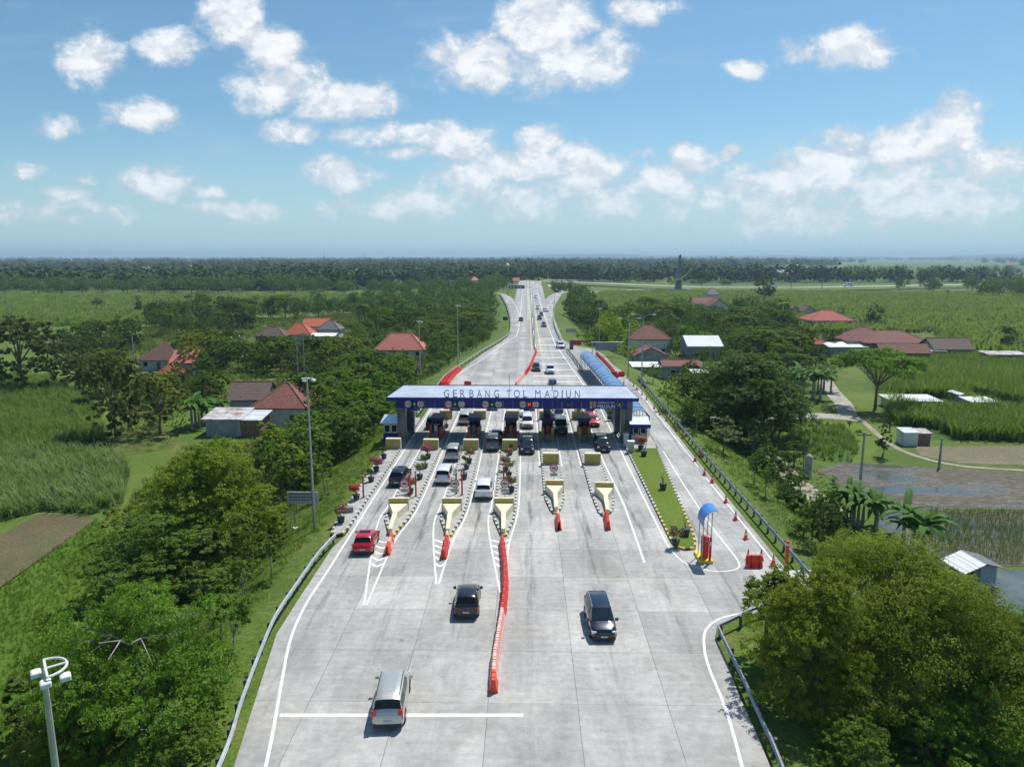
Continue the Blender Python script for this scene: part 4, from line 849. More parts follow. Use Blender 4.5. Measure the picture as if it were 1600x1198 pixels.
# potted plants
M_bloom = [mat('bougainvillea', (.62,.03,.14), .6, var=.3, scale=9), mat('red_bloom', (.70,.05,.03), .6, var=.3, scale=9), mat('pink_bloom', (.5,.14,.16), .6, var=.3, scale=9)]
L_shrub = leafmat('shrub_leaf', (.06,.11,.02), (.12,.19,.04)); L_dry = leafmat('dry_leaf', (.16,.15,.05), (.22,.22,.08))
def cards(n, C, rad, s, flat=.3, up=.3, shell=.55, seed=0, asp=.55, tw=26):
    """leaf cards spread through ellipsoids: C (k,3) centres, rad (k,3) radii"""
    g_ = np.random.default_rng(seed); C = np.asarray(C, float); rad = np.asarray(rad, float)
    w = rad[:, 0]*rad[:, 1]+rad[:, 0]*rad[:, 2]; pick = g_.choice(len(C), n, p=w/w.sum())
    d = g_.normal(size=(n, 3)); d /= np.linalg.norm(d, axis=1)[:, None]
    if n > 1200:                                        # leaves sit in sprays on the limbs, with gaps between
        k = max(60, n//tw); pk = g_.choice(len(C), k, p=w/w.sum()); dt = g_.normal(size=(k, 3)); dt[:, 2] = dt[:, 2]*.8+.25; dt /= np.linalg.norm(dt, axis=1)[:, None]
        rt = shell+(1.12-shell)*g_.random(k)**.5; tc_ = C[pk]+dt*rad[pk]*rt[:, None]; tr_ = rad[pk].mean(1)*g_.uniform(.16, .34, k)
        q = g_.integers(0, k, n); j = d*(g_.random(n)**.4*tr_[q])[:, None]; j[:, 2] *= .55; ctr = tc_[q]+j; nm = dt[q]*.5+g_.normal(0, .38, (n, 3))
    else:
        rr = shell+(1-shell)*g_.random(n)**.6; rr *= 1+g_.normal(0, .07, n)
        ctr = C[pick]+d*rad[pick]*rr[:, None]; nm = d*.7+g_.normal(0, .55, (n, 3))
    nm[:, 2] += up; nm /= np.linalg.norm(nm, axis=1)[:, None]
    a = np.cross(nm, g_.normal(size=(n, 3))); a /= np.linalg.norm(a, axis=1)[:, None]; c_ = np.cross(nm, a)
    sz = s*g_.uniform(.6, 1.35, n)[:, None]
    V = np.stack([ctr-a*sz*.5, ctr+c_*sz*asp*.5, ctr+a*sz*.5, ctr-c_*sz*asp*.5], 1).reshape(-1, 3)
    return V, np.arange(n*4).reshape(-1, 4)
def potplant(kind, seed):
    o = empty('potted_plant'); a = MB()
    if kind == 'box': a.bbox(-.42,.42,-.32,.32,0,.5,.04)
    else: a.lathe([(.26,0),(.36,.5),(.38,.52),(.3,.53)], 14)
    a.build('pot', M_pot if kind != 'box' else M_concd, o)
    if kind == 'box': return o
    a = MB()
    for k in range(4): a.tube([(0,0,.5),(random.uniform(-.3,.3),random.uniform(-.3,.3),1.1+.3*(k % 2))], [.03,.012], 5)
    a.build('stem', M_bark, o)
    if kind == 'bare': return o
    h = {'bloom': 1.25, 'redbloom': 1.2, 'pink': 1.3, 'shrub': 1.2, 'dry': 1.5}[kind]; r_ = {'bloom': .75, 'redbloom': .7, 'pink': .6, 'shrub': .5, 'dry': .7}[kind]
    g_ = np.random.default_rng(seed); C = g_.uniform(-1, 1, (5, 3))*[r_*.6, r_*.5, .2]+[0, 0, h]; V, Fq = cards(420, C, np.tile([r_*.5, r_*.5, r_*.42], (5, 1)), .16, seed=seed)
    link('foliage', np_mesh('foliage', V, Fq, {'dry': L_dry}.get(kind, L_shrub)), o)
    if kind in ('bloom', 'redbloom', 'pink'):
        V, Fq = cards(700 if kind != 'pink' else 300, C, np.tile([r_*.56, r_*.56, r_*.48], (5, 1)), .13, seed=seed+1, shell=.85)
        link('flowers', np_mesh('flowers', V, Fq, M_bloom[{'bloom': 0, 'redbloom': 1, 'pink': 2}[kind]]), o)
    return o
PL = [(588,736,'bloom','crimson flowering bush in dark pot at the far end of planter strip'),(600,716,'shrub','pale green small shrub in pot beside left bumper block'),(580,752,'shrub','small shrub in dark pot between crimson and red bushes'),
 (557,780,'redbloom','scarlet flowering bush in dark pot beside the red post in planter strip'),(545,799,'box','empty dark square planter in the strip'),(533,816,'pink','nearest planter of the strip with thin reddish plant'),
 (664,731,'shrub','tall green shrub in pot on first toll island'),(669,716,'bloom','pink flowering bush near bumper block of first toll island'),(656,748,'dry','thin shrub in dark pot on first toll island, by the black crossover'),(641,771,'pink','reddish plant at foot of the post pair, first toll island'),
 (733,723,'pink','rosy bush in pot on second toll island'),(729,732,'shrub','low green plant in pot on second toll island'),(725,748,'bare','bare twiggy pot on second toll island'),
 (793,722,'pink','rosy bush in pot on third toll island near the bumper block'),(797,710,'shrub','dark green shrub against bumper block, third toll island'),(795,745,'dry','straw coloured shrub in pot on third toll island'),(799,768,'pink','small reddish plant by the round sign, third toll island'),(790,735,'pink','red leaved plant in pot, middle of third toll island'),
 (1006,712,'bare','dark pot with bare twigs at the near edge of median apron'),(1036,764,'bare','dark pot with bare twigs in the middle of the grass median'),(1071,836,'bare','dark pot with thin bare tree near the nose of grass median'),(1001,702,'redbloom','orange leaved bush in pot beside the right booth'),
 (697,668,'dry','dry shrub in pot behind first toll booth'),(748,668,'dry','dry bush behind second toll booth'),(795,660,'shrub','green shrub behind third toll booth'),(1055,852,'pink','small maroon shrub in the nose of grass median'),(903,655,'dry','dry bush behind fifth toll booth'),(952,655,'shrub','green shrub beyond right canopy column')]
for i, (px, py, kd, lab) in enumerate(PL):
    o = potplant(kd, i); o.location = (*P(px, py, .19), .19); o.rotation_euler = (0, 0, random.uniform(-.4, .4)); tag(o, lab, 'potted plant', 'potted plants on the plaza')
    if kd == 'bare': o.scale = (1.1, 1.1, 1.3)
# ---------------------------------------------------------------- guard rails
def rail(name, pts, label, zb=0., h=.75, step=2., dens=8, mb_=True, post_m=None, blocks=True, mr=None, group='guard rails along the road edges'):
    q = dense(pts, dens) if len(pts) > 2 else pts
    root = empty(name, (q[0][0], q[0][1], zb)); tag(root, label, 'guard rail', group); ox, oy = q[0]
    d = [0]
    for a, c in zip(q, q[1:]): d.append(d[-1]+math.hypot(c[0]-a[0], c[1]-a[1]))
    mb = MB(); prof = [(-.05,-.16),(.05,-.10),(.05,-.05),(-.05,0),(.05,.05),(.05,.10),(-.05,.16)]; vs = []; N_ = len(q)
    for i, (x, y) in enumerate(q):
        a, c = q[max(i-1, 0)], q[min(i+1, N_-1)]; t_ = Vector((c[0]-a[0], c[1]-a[1])).normalized(); nn = Vector((t_.y, -t_.x))
        for s in (0, .02): vs += [(x-ox+nn.x*(u_+s), y-oy+nn.y*(u_+s), h+w_) for u_, w_ in (prof if s == 0 else prof[::-1])]
    k = 14; mb.add(vs, [(i*k+j, (i+1)*k+j, (i+1)*k+(j+1)%k, i*k+(j+1)%k) for i in range(N_-1) for j in range(k)]+[tuple(range(k)), tuple(range(N_*k-1, (N_-1)*k-1, -1))])
    mb.build('rail_beam', mr or M_grey, root)
    n = min(95, int(d[-1]/step)); step = d[-1]/max(n, 1); j = 0
    for i in range(n+1):
        s = min(i*step, d[-1]-1e-4)
        while d[j+1] < s: j += 1
        f = (s-d[j])/(d[j+1]-d[j]); x = q[j][0]*(1-f)+q[j+1][0]*f-ox; y = q[j][1]*(1-f)+q[j+1][1]*f-oy
        t_ = Vector((q[j+1][0]-q[j][0], q[j+1][1]-q[j][1])).normalized(); sg = 1 if mb_ else -1
        a = MB(); a.box(-.09,.09,-.07,.07,-1.,h+.12); o = a.build('rail_post', post_m or M_dgrey, root); o.location = (x-t_.y*.2*sg, y+t_.x*.2*sg, 0); o.rotation_euler = (0, 0, math.atan2(t_.y, t_.x))
    return root
rail('guard_rail', [(-13.2,19.)]+L2([(345,1198),(378,1100),(408,1020),(432,965),(465,915),(498,868),(524,840)], .5), 'near left guard rail running up to the planter strip', -.02, .75, 2.1)
rail('guard_rail', [(-16.35,105),(-16.2,120),(-16.0,141)]+L2([(752,550),(782,532),(796,520),(797,500),(790,476),(781,461)], .4), 'far left guard rail from the canopy toward the left ramp', -.02, .75, 4.)
rail('guard_rail', [(21.3,50.3),(21.4,60),(21.5,80),(21.9,105),(22.3,131)], 'right guard rail beside the coned side lane', -.02, .75, 2., mb_=False)
rail('guard_rail', [(10.9,18.)]+L2([(1222,1198),(1190,1125),(1160,1058),(1135,1008),(1122,980)], .6), 'near right guard rail at the bottom right of the road', -.1, .75, 2.6, mb_=False)
rail('guard_rail', L2([(1122,978),(1140,970),(1162,960),(1200,948)], .6)+[(24,46.2)], 'short guard rail turning right under the big tree', -.1, .75, 2., mb_=False)
rail('guard_rail', L2([(868,460),(865,497),(876,530),(884,541)], .5), 'far right guard rail along the right ramp', 0, .75, 5., mb_=False)
rail('guard_rail', L2([(886,548),(895,558),(908,577),(926,603)], .3), 'guard rail between far carriageway and the blue vault', 0, .75, 3., mb_=False, mr=M_dgrey)
# low white concrete median beyond the barrier chain
mb = MB(); q = dense(L2([(836.5,547),(833,515),(831,480),(829,450),(828,440)]), 6)
for a, c in zip(q, q[1:]):
    mb.add([(a[0]-.25,a[1],0),(a[0]+.25,a[1],0),(a[0]+.1,a[1],.85),(a[0]-.1,a[1],.85),(c[0]-.25,c[1],0),(c[0]+.25,c[1],0),(c[0]+.1,c[1],.85),(c[0]-.1,c[1],.85)], [(0,3,2,1),(4,5,6,7),(3,7,6,2),(0,4,7,3),(1,2,6,5)])
tag(mb.build('median_wall', M_white), 'white concrete median wall between the far carriageways', 'median wall')
# white panelled end of the right railing
mb = MB(); mb.bbox(-.06,.06,0,9.5,0,1.05,.02); o = mb.build('railing_panel', M_grey); o.location = (22.6,131.5,0); o.rotation_euler = (0,0,-.0); tag(o, 'grey panel railing at the far end of the right guard rail', 'railing')
# ---------------------------------------------------------------- small buildings on the plaza
def kiosk(label, x, y, w, d, h, low, up, roofm, rz=0., awn=None, name='guard_booth'):
    o = empty(name, (x, y, 0), rz); tag(o, label, 'booth', 'guard booths at the canopy ends')
    a = MB(); a.bbox(-w/2, w/2, 0, d, 0, h*.42, .02); a.build('lower_wall', low, o); a = MB(); a.bbox(-w/2+.02, w/2-.02, .02, d-.02, h*.42, h, .02); a.build('upper_wall', up, o)
    for k in (-1, 1):
        a = MB(); x0 = k*w*.23; a.box(x0-w*.16, x0+w*.16, .002, .018, h*.5, h*.85); wn = a.build('window', M_glass, o)
        a = MB(); a.box(x0-w*.19, x0-w*.16, -.02, .019, h*.47, h*.88); a.box(x0+w*.16, x0+w*.19, -.02, .019, h*.47, h*.88); a.box(x0-w*.16, x0+w*.16, -.02, .019, h*.85, h*.88); a.box(x0-w*.16, x0+w*.16, -.02, .019, h*.47, h*.5); a.build('window_frame', M_white, wn)
    a = MB(); zf = h+.02; a.add([(-w/2-.3,-.45,zf),(w/2+.3,-.45,zf),(w/2+.3,d+.3,zf+.45),(-w/2-.3,d+.3,zf+.45),(-w/2-.3,-.45,zf-.1),(w/2+.3,-.45,zf-.1),(w/2+.3,d+.3,zf+.35),(-w/2-.3,d+.3,zf+.35)], [(0,1,2,3),(7,6,5,4),(0,4,5,1),(1,5,6,2),(2,6,7,3),(3,7,4,0)])
    a.build('roof', roofm, o)
    if awn: a = MB(); a.box(-w/2-.3, w/2+.3, -.5, -.455, zf-.5, zf+.0); a.build('blue_valance', M_blue, o)
    return o
x, y = P(611, 689); kiosk('small blue guard booth with white windows beside left canopy column', x, y, 2.0, 2.4, 2.55, M_blue, M_grey, M_tin)
x, y = P(1000, 692); kiosk('guard booth with blue awning and wide dark window right of the canopy', x-.1, y, 2.1, 2.2, 2.6, M_face, M_glass, M_tin, awn=True)
for px, py, w, h, lab in ((986,706,.75,1.3,'pale grey service cabinet in front of the right guard booth'),(978,697,.6,1.5,'narrow grey service cabinet against the right canopy column'),(682,681,.7,1.6,'small blue and white lane cabinet on the first island')):
    x, y = P(px, py, .19); o = empty('service_cabinet', (x, y, .19)); tag(o, lab, 'cabinet'); a = MB(); a.bbox(-w/2, w/2, 0, .6, 0, h, .02); a.build('cabinet_body', M_face if 'blue' not in lab else M_blue, o)
    a = MB(); a.bbox(-w/2-.08, w/2+.08, -.08, .68, h, h+.07, .02); a.build('cap', M_white, o); a = MB(); a.box(-w*.36, w*.36, -.012, -.001, h*.1, h*.85); a.build('door', M_grey, o)
# blue barrel vault over the walkway
def vault(y0, y1, xf, label, Zp=2.7, W_=2.9):
    o = empty('vaulted_walkway', (xf(y0), y0, 0)); tag(o, label, 'covered walkway', 'blue vaulted walkway'); n = max(2, int((y1-y0)/2.5)); na = 12; vs = []; ribs = MB(); posts = []
    th = [math.pi*k/na for k in range(na+1)]; ox = xf(y0)
    ys_ = [y0+(y1-y0)*i/n for i in range(n+1)]
    def arc(y, off=0.): return [(xf(y)-ox-math.cos(t_)*(W_/2+off), y-y0, Zp+math.sin(t_)*(1.05+off)) for t_ in th]
    for y in ys_: vs += arc(y)
    for y in ys_: vs += arc(y, .03)
    K = na+1; F_ = [(i*K+k, i*K+k+1, (i+1)*K+k+1, (i+1)*K+k) for i in range(n) for k in range(na)]; B0 = (n+1)*K
    F_ += [(B0+a_, B0+d_, B0+c_, B0+b_) for a_, b_, c_, d_ in F_]
    a = MB(); a.add(vs, F_); a.build('vault_roof', M_vault, o, smooth=True)
    for y in ys_: ribs.tube([(p[0], p[1], p[2]) for p in arc(y, .05)], .022, 5)
    ribs.build('vault_ribs', mat('vault_rib', (.07, .15, .32), .4), o)
    for i, y in enumerate(ys_):
        for s in (-1, 1):
            a = MB(); a.tube([(xf(y)-ox+s*W_/2, y-y0, 0), (xf(y)-ox+s*W_/2, y-y0, Zp)], .05, 6); a.build('post', M_dgrey, o)
    for z_ in (.5, 1.1):
        for s in (-1, 1):
            a = MB(); a.tube([(xf(y)-ox+s*W_/2, y-y0, z_) for y in ys_], .03, 5); a.build('side_rail', M_dgrey, o)
pf = [P(1003-5,650,3.), P(962,603,3.), P(938,578,3.), P(917,555,3.)]
def xfv(y):
    ys_ = [p[1] for p in pf]; xs_ = [p[0] for p in pf]; return float(np.interp(y, ys_, xs_))
vault(pf[0][1], pf[3][1], xfv, 'long blue barrel vaulted walkway running from the right booth to the far carriageway')
# ticket machine shelter on the nose of the side lane
x, y = P(1101, 876); o = empty('ticket_shelter', (x, y, 0)); o.scale = (.72, .8, 1.14); tag(o, 'narrow ticket machine shelter with curved bright blue roof and red cabinet', 'ticket shelter')
a = MB(); a.bbox(-.75,.75,-.7,1.9,0,.22,.04); a.build('plinth', M_yellow, o)
for sx_ in (-.42, .5):
    for sy in (-.35, 1.2):
        a = MB(); z1 = 3.05 if sx_ < 0 else 3.65; a.tube([(sx_,sy,.2),(sx_,sy,z1)], .055, 6); a.build('post', M_grey, o)
a = MB(); n_ = 10; th = [i/n_*math.pi*.62 for i in range(n_+1)]; vs = []
for off in (0, .04):
    for yy2 in (-.75, 1.6): vs += [(.62-math.cos(t_)*1.2*(1)-.0, yy2, 2.75+math.sin(t_)*(1.1+off)) for t_ in th]
K = n_+1; fs = [(i, i+1, K+i+1, K+i) for i in range(n_)]+[(2*K+i, 3*K+i, 3*K+i+1, 2*K+i+1) for i in range(n_)]
a.add(vs, fs); a.build('curved_roof', mat('bright_blue_roof', (.06,.24,.62), .35, var=.1), o, smooth=True)
a = MB(); a.tube([(-.42,-.35,2.6),(.5,-.35,1.9)], .03, 5); a.build('brace', M_grey, o); a = MB(); a.tube([(-.42,-.35,2.1),(.5,-.35,1.3)], .03, 5); a.build('brace', M_grey, o)
a = MB(); a.bbox(-.35,.4,.0,.6,.22,1.75,.03); cb = a.build('red_cabinet', M_red, o); a = MB(); a.disc((.05,-.01,1.45), .09, th=.02); a.build('lens', M_face, cb)
a = MB(); a.bbox(.28,.52,-.62,-.42,0.2,1.9,.02); rp = a.build('red_pillar', M_redp, o); a = MB(); a.box(.33,.47,-.63,-.622,1.3,1.6); a.build('white_label', M_white, rp)
# motorcycles under the trees at the side lane entrance
def moto():
    o = empty('motorcycle')
    for s in (-.6, .6): a = MB(); a.disc((-.05, s, .3), .3, 'x', 16, th=.1); w_ = a.build('wheel', M_tyre, o); a = MB(); a.disc((-.06, s, .3), .16, 'x', 10, th=.12); a.build('rim', M_rim, w_)
    a = MB(); a.add([(-.12,-.7,.7),(.12,-.7,.7),(.14,.1,.66),(-.14,.1,.66),(-.1,-.5,.4),(.1,-.5,.4),(.1,.35,.3),(-.1,.35,.3)], [(0,1,2,3),(7,6,5,4),(0,4,5,1),(1,5,6,2),(2,6,7,3),(3,7,4,0)]); a.build('body', M_trim, o)
    a = MB(); a.bbox(-.13,.13,-.6,.05,.7,.78,.03); a.build('seat', M_black, o)
    a = MB(); a.tube([(0,.62,.3),(0,.42,.95)], .04, 6); a.tube([(-.3,.38,1.0),(.3,.38,1.0)], .025, 6); a.build('handlebar', M_dgrey, o); return o
m0 = moto()
for i in range(7): put(m0, (*P(904+5.5*i, 536.5-(i % 2)*1.2, -.1), -.1), .3+.1*(i % 3), 'parked dark motorcycle at the side lane entrance, %s from left' % ordn(i+1), 'motorcycle', 'motorcycles parked at the side lane entrance')
x, y = P(893, 546); o = empty('control_post', (x, y, 0)); tag(o, 'dark control post with purple cap at the side lane entrance', 'control post'); a = MB(); a.bbox(-.5,.5,0,.8,0,1.7,.03); a.build('body', M_dgrey, o); a = MB(); a.bbox(-.45,.45,.1,.7,1.7,2.5,.03); a.build('cap', mat('purple', (.10,.06,.25), .6), o)
# ---------------------------------------------------------------- lamp posts, masts, signs
def lamp(label, x, y, z, h, kind='flood', az=0.):
    o = empty('lamp_post', (x, y, z), az); tag(o, label, 'lamp post', 'lamp posts'); a = MB(); a.lathe([(.14,0),(.075 if h > 12 else .055,h)], 8 if h > 12 else 12); a.build('pole', M_grey, o, smooth=(h <= 12))
    a = MB(); a.bbox(-.3,.3,-.3,.3,-.05,.12,.03); a.build('base', M_conc, o)
    if kind == 'flood':
        a = MB(); pts = [(.52*math.cos(t_), .5*math.sin(t_)+.05, h+.1) for t_ in np.linspace(0, math.pi, 13)]; a.tube(pts, .035, 6); a.tube([(-.52,.05,h+.1),(.52,.05,h+.1)], .035, 6); a.tube([(0,.05,h+.1),(0,.55,h+.1)], .03, 6); a.tube([(0,0,h-.1),(0,.05,h+.1)], .05, 6); hoop = a.build('lamp_hoop', M_white, o)
        for sx_, sy in ((-.22,-.16),(.5,.0),(.45,.45)):
            a = MB(); a.bbox(sx_-.15,sx_+.15,sy-.13,sy+.13,h-.14,h+.0,.03); f = a.build('floodlight', M_white, o); a = MB(); a.box(sx_-.11,sx_+.11,sy-.136,sy-.13,h-.12,h-.03); a.build('lamp_glass', M_glass, f)
    elif kind == 'arm':
        for s in ((-1, 1) if az == 0 else (1,)):
            a = MB(); a.tube([(0,0,h-.1),(s*.15,0,h+.5),(s*.7,0,h+.95),(s*1.7,0,h+1.05)], [.06,.05,.045,.04], 6); a.build('lamp_arm', M_grey, o)
            a = MB(); a.bbox(min(s*1.6,s*2.3),max(s*1.6,s*2.3),-.13,.13,h+.95,h+1.08,.03); a.build('lamp_head', M_white, o)
    return o
x, y = P(492, 832, -.5); lamp('tall grey floodlight post on left verge beside the white notice board', x, y, -.6, 14.1)
x, y = P(68, 1050, 13.); lamp('near floodlight post with hoop head at the bottom left corner', x, y, gz(x, y), 13.-gz(x, y), az=-.9)
for px, pb, pt, lab, kd in ((716,577,478,'tall lamp post by the left rail beyond the stacked red barriers','flood'),(657,600,503,'tall lamp post by the left rail behind the canopy','flood'),(981,590,505,'white lamp pole with curved arm by the side lane','arm'),(1002,605,500,'second lamp pole with curved arm right of the side lane','arm'),
                            (835,545,492,'lamp post with arm in the far median, nearest of them','arm'),(833.5,520,474,'lamp post with arm in the far median, middle one','arm'),(832,500,455,'lamp post with arm in the far median, farthest one','arm'),(936,540,482,'thin lamp post standing among the trees beyond the motorcycles','flood')):
    x, y = P(px, pb, 0 if kd == 'arm' else -.5); zt_ = ZY(px, pt, y); z_ = gz(x, y); lamp(lab, x, y, z_, max(zt_-z_, 6), kd, az=0 if 'median' not in lab else .001)
def upole(px, pb, h, label, arms=1):
    x, y = G(px, pb); o = empty('utility_pole', (x, y, GZ)); tag(o, label, 'utility pole', 'utility poles'); a = MB(); a.lathe([(.17,0),(.11,h)], 10); a.build('pole', M_conc, o)
    for i in range(arms): a = MB(); a.bbox(-.9,.9,-.05,.05,h-.4-.6*i,h-.28-.6*i,.01); a.build('crossarm', M_dgrey, o)
    return (x, y, GZ+h)
a1 = upole(477, 603, 11.5, 'concrete utility pole in the left village, right one of two', 2); upole(467, 606, 9.5, 'concrete utility pole in the left village, left one of two', 1)
upole(212, 590, 10, 'thin utility pole in front of the pink gabled house', 1); upole(1343, 765, 7, 'utility pole among the banana plants by the flooded paddy'); upole(1467, 731, 4, 'thin pole on the grassy bank by the nursery beds', 0); upole(558, 712, 4., 'thin dark pole on left verge by the small trees', 0)
x, y = G(1262, 745); o = empty('concrete_pillar', (x, y, GZ)); tag(o, 'short grey concrete pillar with domed top beside the dirt path', 'pillar'); a = MB(); a.lathe([(.45,0),(.45,2.6),(.38,2.75),(.2,2.9)], 16); a.build('shaft', M_conc, o, smooth=True, angle=40)
def board(name, pxs, zb, Y, m, label, legs=2, lines=0, lm=None, lh=2.5, th=.08):
    x0, x1 = XY(pxs[0], 600, Y), XY(pxs[1], 600, Y); w = x1-x0; z0 = ZY((pxs[0]+pxs[1])/2, pxs[3], Y); h = ZY((pxs[0]+pxs[1])/2, pxs[2], Y)-z0
    o = empty(name, ((x0+x1)/2, Y, zb)); tag(o, label, 'sign'); a = MB(); a.bbox(-w/2, w/2, 0, th, z0-zb, z0-zb+h, .02); bo = a.build('panel', m, o)
    for i in range(lines):
        a = MB()
        for j in range(9):
            xx = -w*.42+w*.84*j/9; a.box(xx, xx+w*.07, -.012, -.004, z0-zb+h*(.84-.23*i)-.1, z0-zb+h*(.84-.23*i))
        a.build('text_line', lm or M_txt, bo)
    for s in ((-.3, .3) if legs == 2 else (0,)):
        a = MB(); a.tube([(w*s, th+.06, 0), (w*s, th+.06, z0-zb+h*.8)], .06, 6); a.build('leg', M_grey, o); a = MB(); a.bbox(w*s-.25,w*s+.25,-.15,.35,-.3,.12,.02); a.build('footing', M_white, o)
    return o
x, y = P(470, 825, -1.2); board('notice_board', (438,488,768,787), -1.3, y, M_face, 'white notice board with dark lettering on left verge', lines=3)
x, y = P(790, 515); board('road_sign', (786,793.5,495,500.5), -.5, y, M_blue, 'small blue road sign beside the far left carriageway', legs=1)
# gantry sign (green) and grey frame sign at right
Y = P(812, 452)[1]*.82; x0, x1 = XY(795, 450, Y), XY(816, 450, Y); z1, z0 = ZY(805, 446, Y), ZY(805, 451, Y); o = empty('direction_sign', (x0-.5, Y, 0)); tag(o, 'green direction sign on a gantry over the far left lanes', 'sign')
a = MB(); a.box(.5, 9.6, 0, .1, z0, z1); a.box(11.2-.8, x1-x0+.5, 0, .1, z0, z1); bo = a.build('green_panel', M_green, o); a = MB()
for q in (1.2, 3.2, 5.4, 7.2, 11.2, 13.): a.box(q, q+1.2, -.03, -.01, z0+(z1-z0)*.35, z0+(z1-z0)*.6)
a.build('lettering', M_white, bo); a = MB(); a.tube([(0,.2,GZ),(0,.2,z1+.2)], .2); a.tube([(0,.2,z1+.1),(x1-x0+.5,.2,z1+.1)], .15); a.build('gantry_frame', M_grey, o)
x, y = P(948, 556); o = empty('frame_sign', (x, y, 0)); tag(o, 'grey sheet mounted on a steel portal frame over the side lane', 'sign'); a = MB(); W2 = 7.2; a.tube([(-W2/2,0,0),(-W2/2,0,3.4)], .09); a.tube([(W2/2,0,0),(W2/2,0,3.4)], .09); a.tube([(-W2/2-.3,0,3.4),(W2/2+.3,0,3.4)], .09); a.build('frame', M_grey, o); a = MB(); a.bbox(-W2/2+.8,W2/2-1.2,-.03,.03,1.4,3.3,.01); a.build('sheet', mat('grey_sheet', (.22,.24,.28), .6), o)
x, y = P(891, 524, 0); board('road_sign', (883,899,513,519), -1.0, y, M_grey, 'grey roadside board behind the motorcycles', legs=2)
# monument far right: leaning dark slab tower with a golden ribbon
x, y = P(1059, 449.5, 0); o = empty('monument', (x, y, GZ)); tag(o, 'tall tapering grey monument tower with a golden ribbon far beyond the fields', 'monument')
kk = y/1110*1.0; a = MB(); a.add([(-2.2,-2,0),(2.9,-2,0),(2.9,3,0),(-2.2,3,0),(-.1,-1,28),(1.5,-1,29.5),(1.5,1,29.5),(-.1,1,28)], [(3,2,1,0),(4,5,6,7),(0,1,5,4),(1,2,6,5),(2,3,7,6),(3,0,4,7)]); a.build('tower', mat('monument_stone', (.16,.19,.22), .5, var=.2, scale=.2), o)
a = MB(); cp_ = dense([(-9,0),(-7,5),(-3,9),(3,11),(8,16),(11,20),(12,22.5),(6,23.5)], 5); wv = [1.7-1.35*min(1, i/len(cp_)*1.6) for i in range(len(cp_))]
vs = []
for (cx, cz), w_ in zip(cp_, wv): vs += [(cx-w_*.5,-3,cz-w_),(cx+w_*.5,-3,cz+w_),(cx+w_*.5,-2.2,cz+w_),(cx-w_*.5,-2.2,cz-w_)]
a.add(vs, [(4*i+k, 4*i+4+k, 4*i+4+(k+1)%4, 4*i+(k+1)%4) for i in range(len(cp_)-1) for k in range(4)]); a.build('golden_ribbon', mat('golden_ribbon', (.62,.48,.05), .4, .2), o)
a = MB(); a.bbox(-5,6,-4,5,0,2.2,.2); a.build('plinth', mat('monument_blue', (.05,.10,.25), .6), o)
for px, py in ((1236,449),(1284,449.5)):
    x, y = P(px, py); o = empty('highway_gantry', (x, y, 0)); tag(o, 'dark double sign gantry over the distant highway, %s one' % ('left' if px < 1250 else 'right'), 'gantry'); a = MB(); a.tube([(0,0,-1),(0,0,7)], .25); a.box(-.3,.3,-5,5,6.6,7); a.build('frame', M_dgrey, o)
    for q in (-3.6, .6): a = MB(); a.box(q, q+3, -.6, -.3, 4.2, 6.6); a.build('sign_panel', M_dgrey, o)
for px, h in ((507,46),(569,44),(848,30)):
    r_ = ray(px, 404); Yf = 2600.; x = r_.x/r_.y*Yf; o = empty('radio_mast', (x, Yf, GZ)); tag(o, 'thin %s radio mast on the horizon' % ('tall lattice' if px == 507 else 'dark' if px == 569 else 'short'), 'mast'); a = MB(); a.tube([(0,0,0),(0,0,h)], [1.3,.5], 6); a.build('mast_shaft', M_dgrey, o)
# ---------------------------------------------------------------- houses
def roofm(name, c1, c2, sc=1.6):
    if name in MATS: return MATS[name]
    m = bpy.data.materials.new(name); m.use_nodes = True; t = m.node_tree; nb = NB(t); p = t.nodes['Principled BSDF']; p.inputs['Roughness'].default_value = .8
    tc = t.nodes.new('ShaderNodeTexCoord'); o = tc.outputs['Object']
    c = nb.mix(nb.smooth(nb.noise(o, sc, 7, .75), .38, .66), c1, c2)
    w = t.nodes.new('ShaderNodeTexWave'); w.bands_direction = 'Z'; w.inputs['Scale'].default_value = 1.6; w.inputs['Distortion'].default_value = .6; t.links.new(o, w.inputs[0])
    w2 = t.nodes.new('ShaderNodeTexWave'); w2.bands_direction = 'X'; w2.inputs['Scale'].default_value = 1.1; t.links.new(o, w2.inputs[0])
    hs = t.nodes.new('ShaderNodeHueSaturation'); t.links.new(c, hs.inputs['Color']); t.links.new(nb.m('MULTIPLY_ADD', w.outputs[1], .22, .88), hs.inputs['Value']); t.links.new(hs.outputs[0], p.inputs['Base Color'])
    bn = t.nodes.new('ShaderNodeBump'); bn.inputs['Strength'].default_value = .5; bn.inputs['Distance'].default_value = .06
    t.links.new(nb.m('ADD', w.outputs[1], w2.outputs[1]), bn.inputs['Height']); t.links.new(bn.outputs[0], p.inputs['Normal']); MATS[name] = m; return m
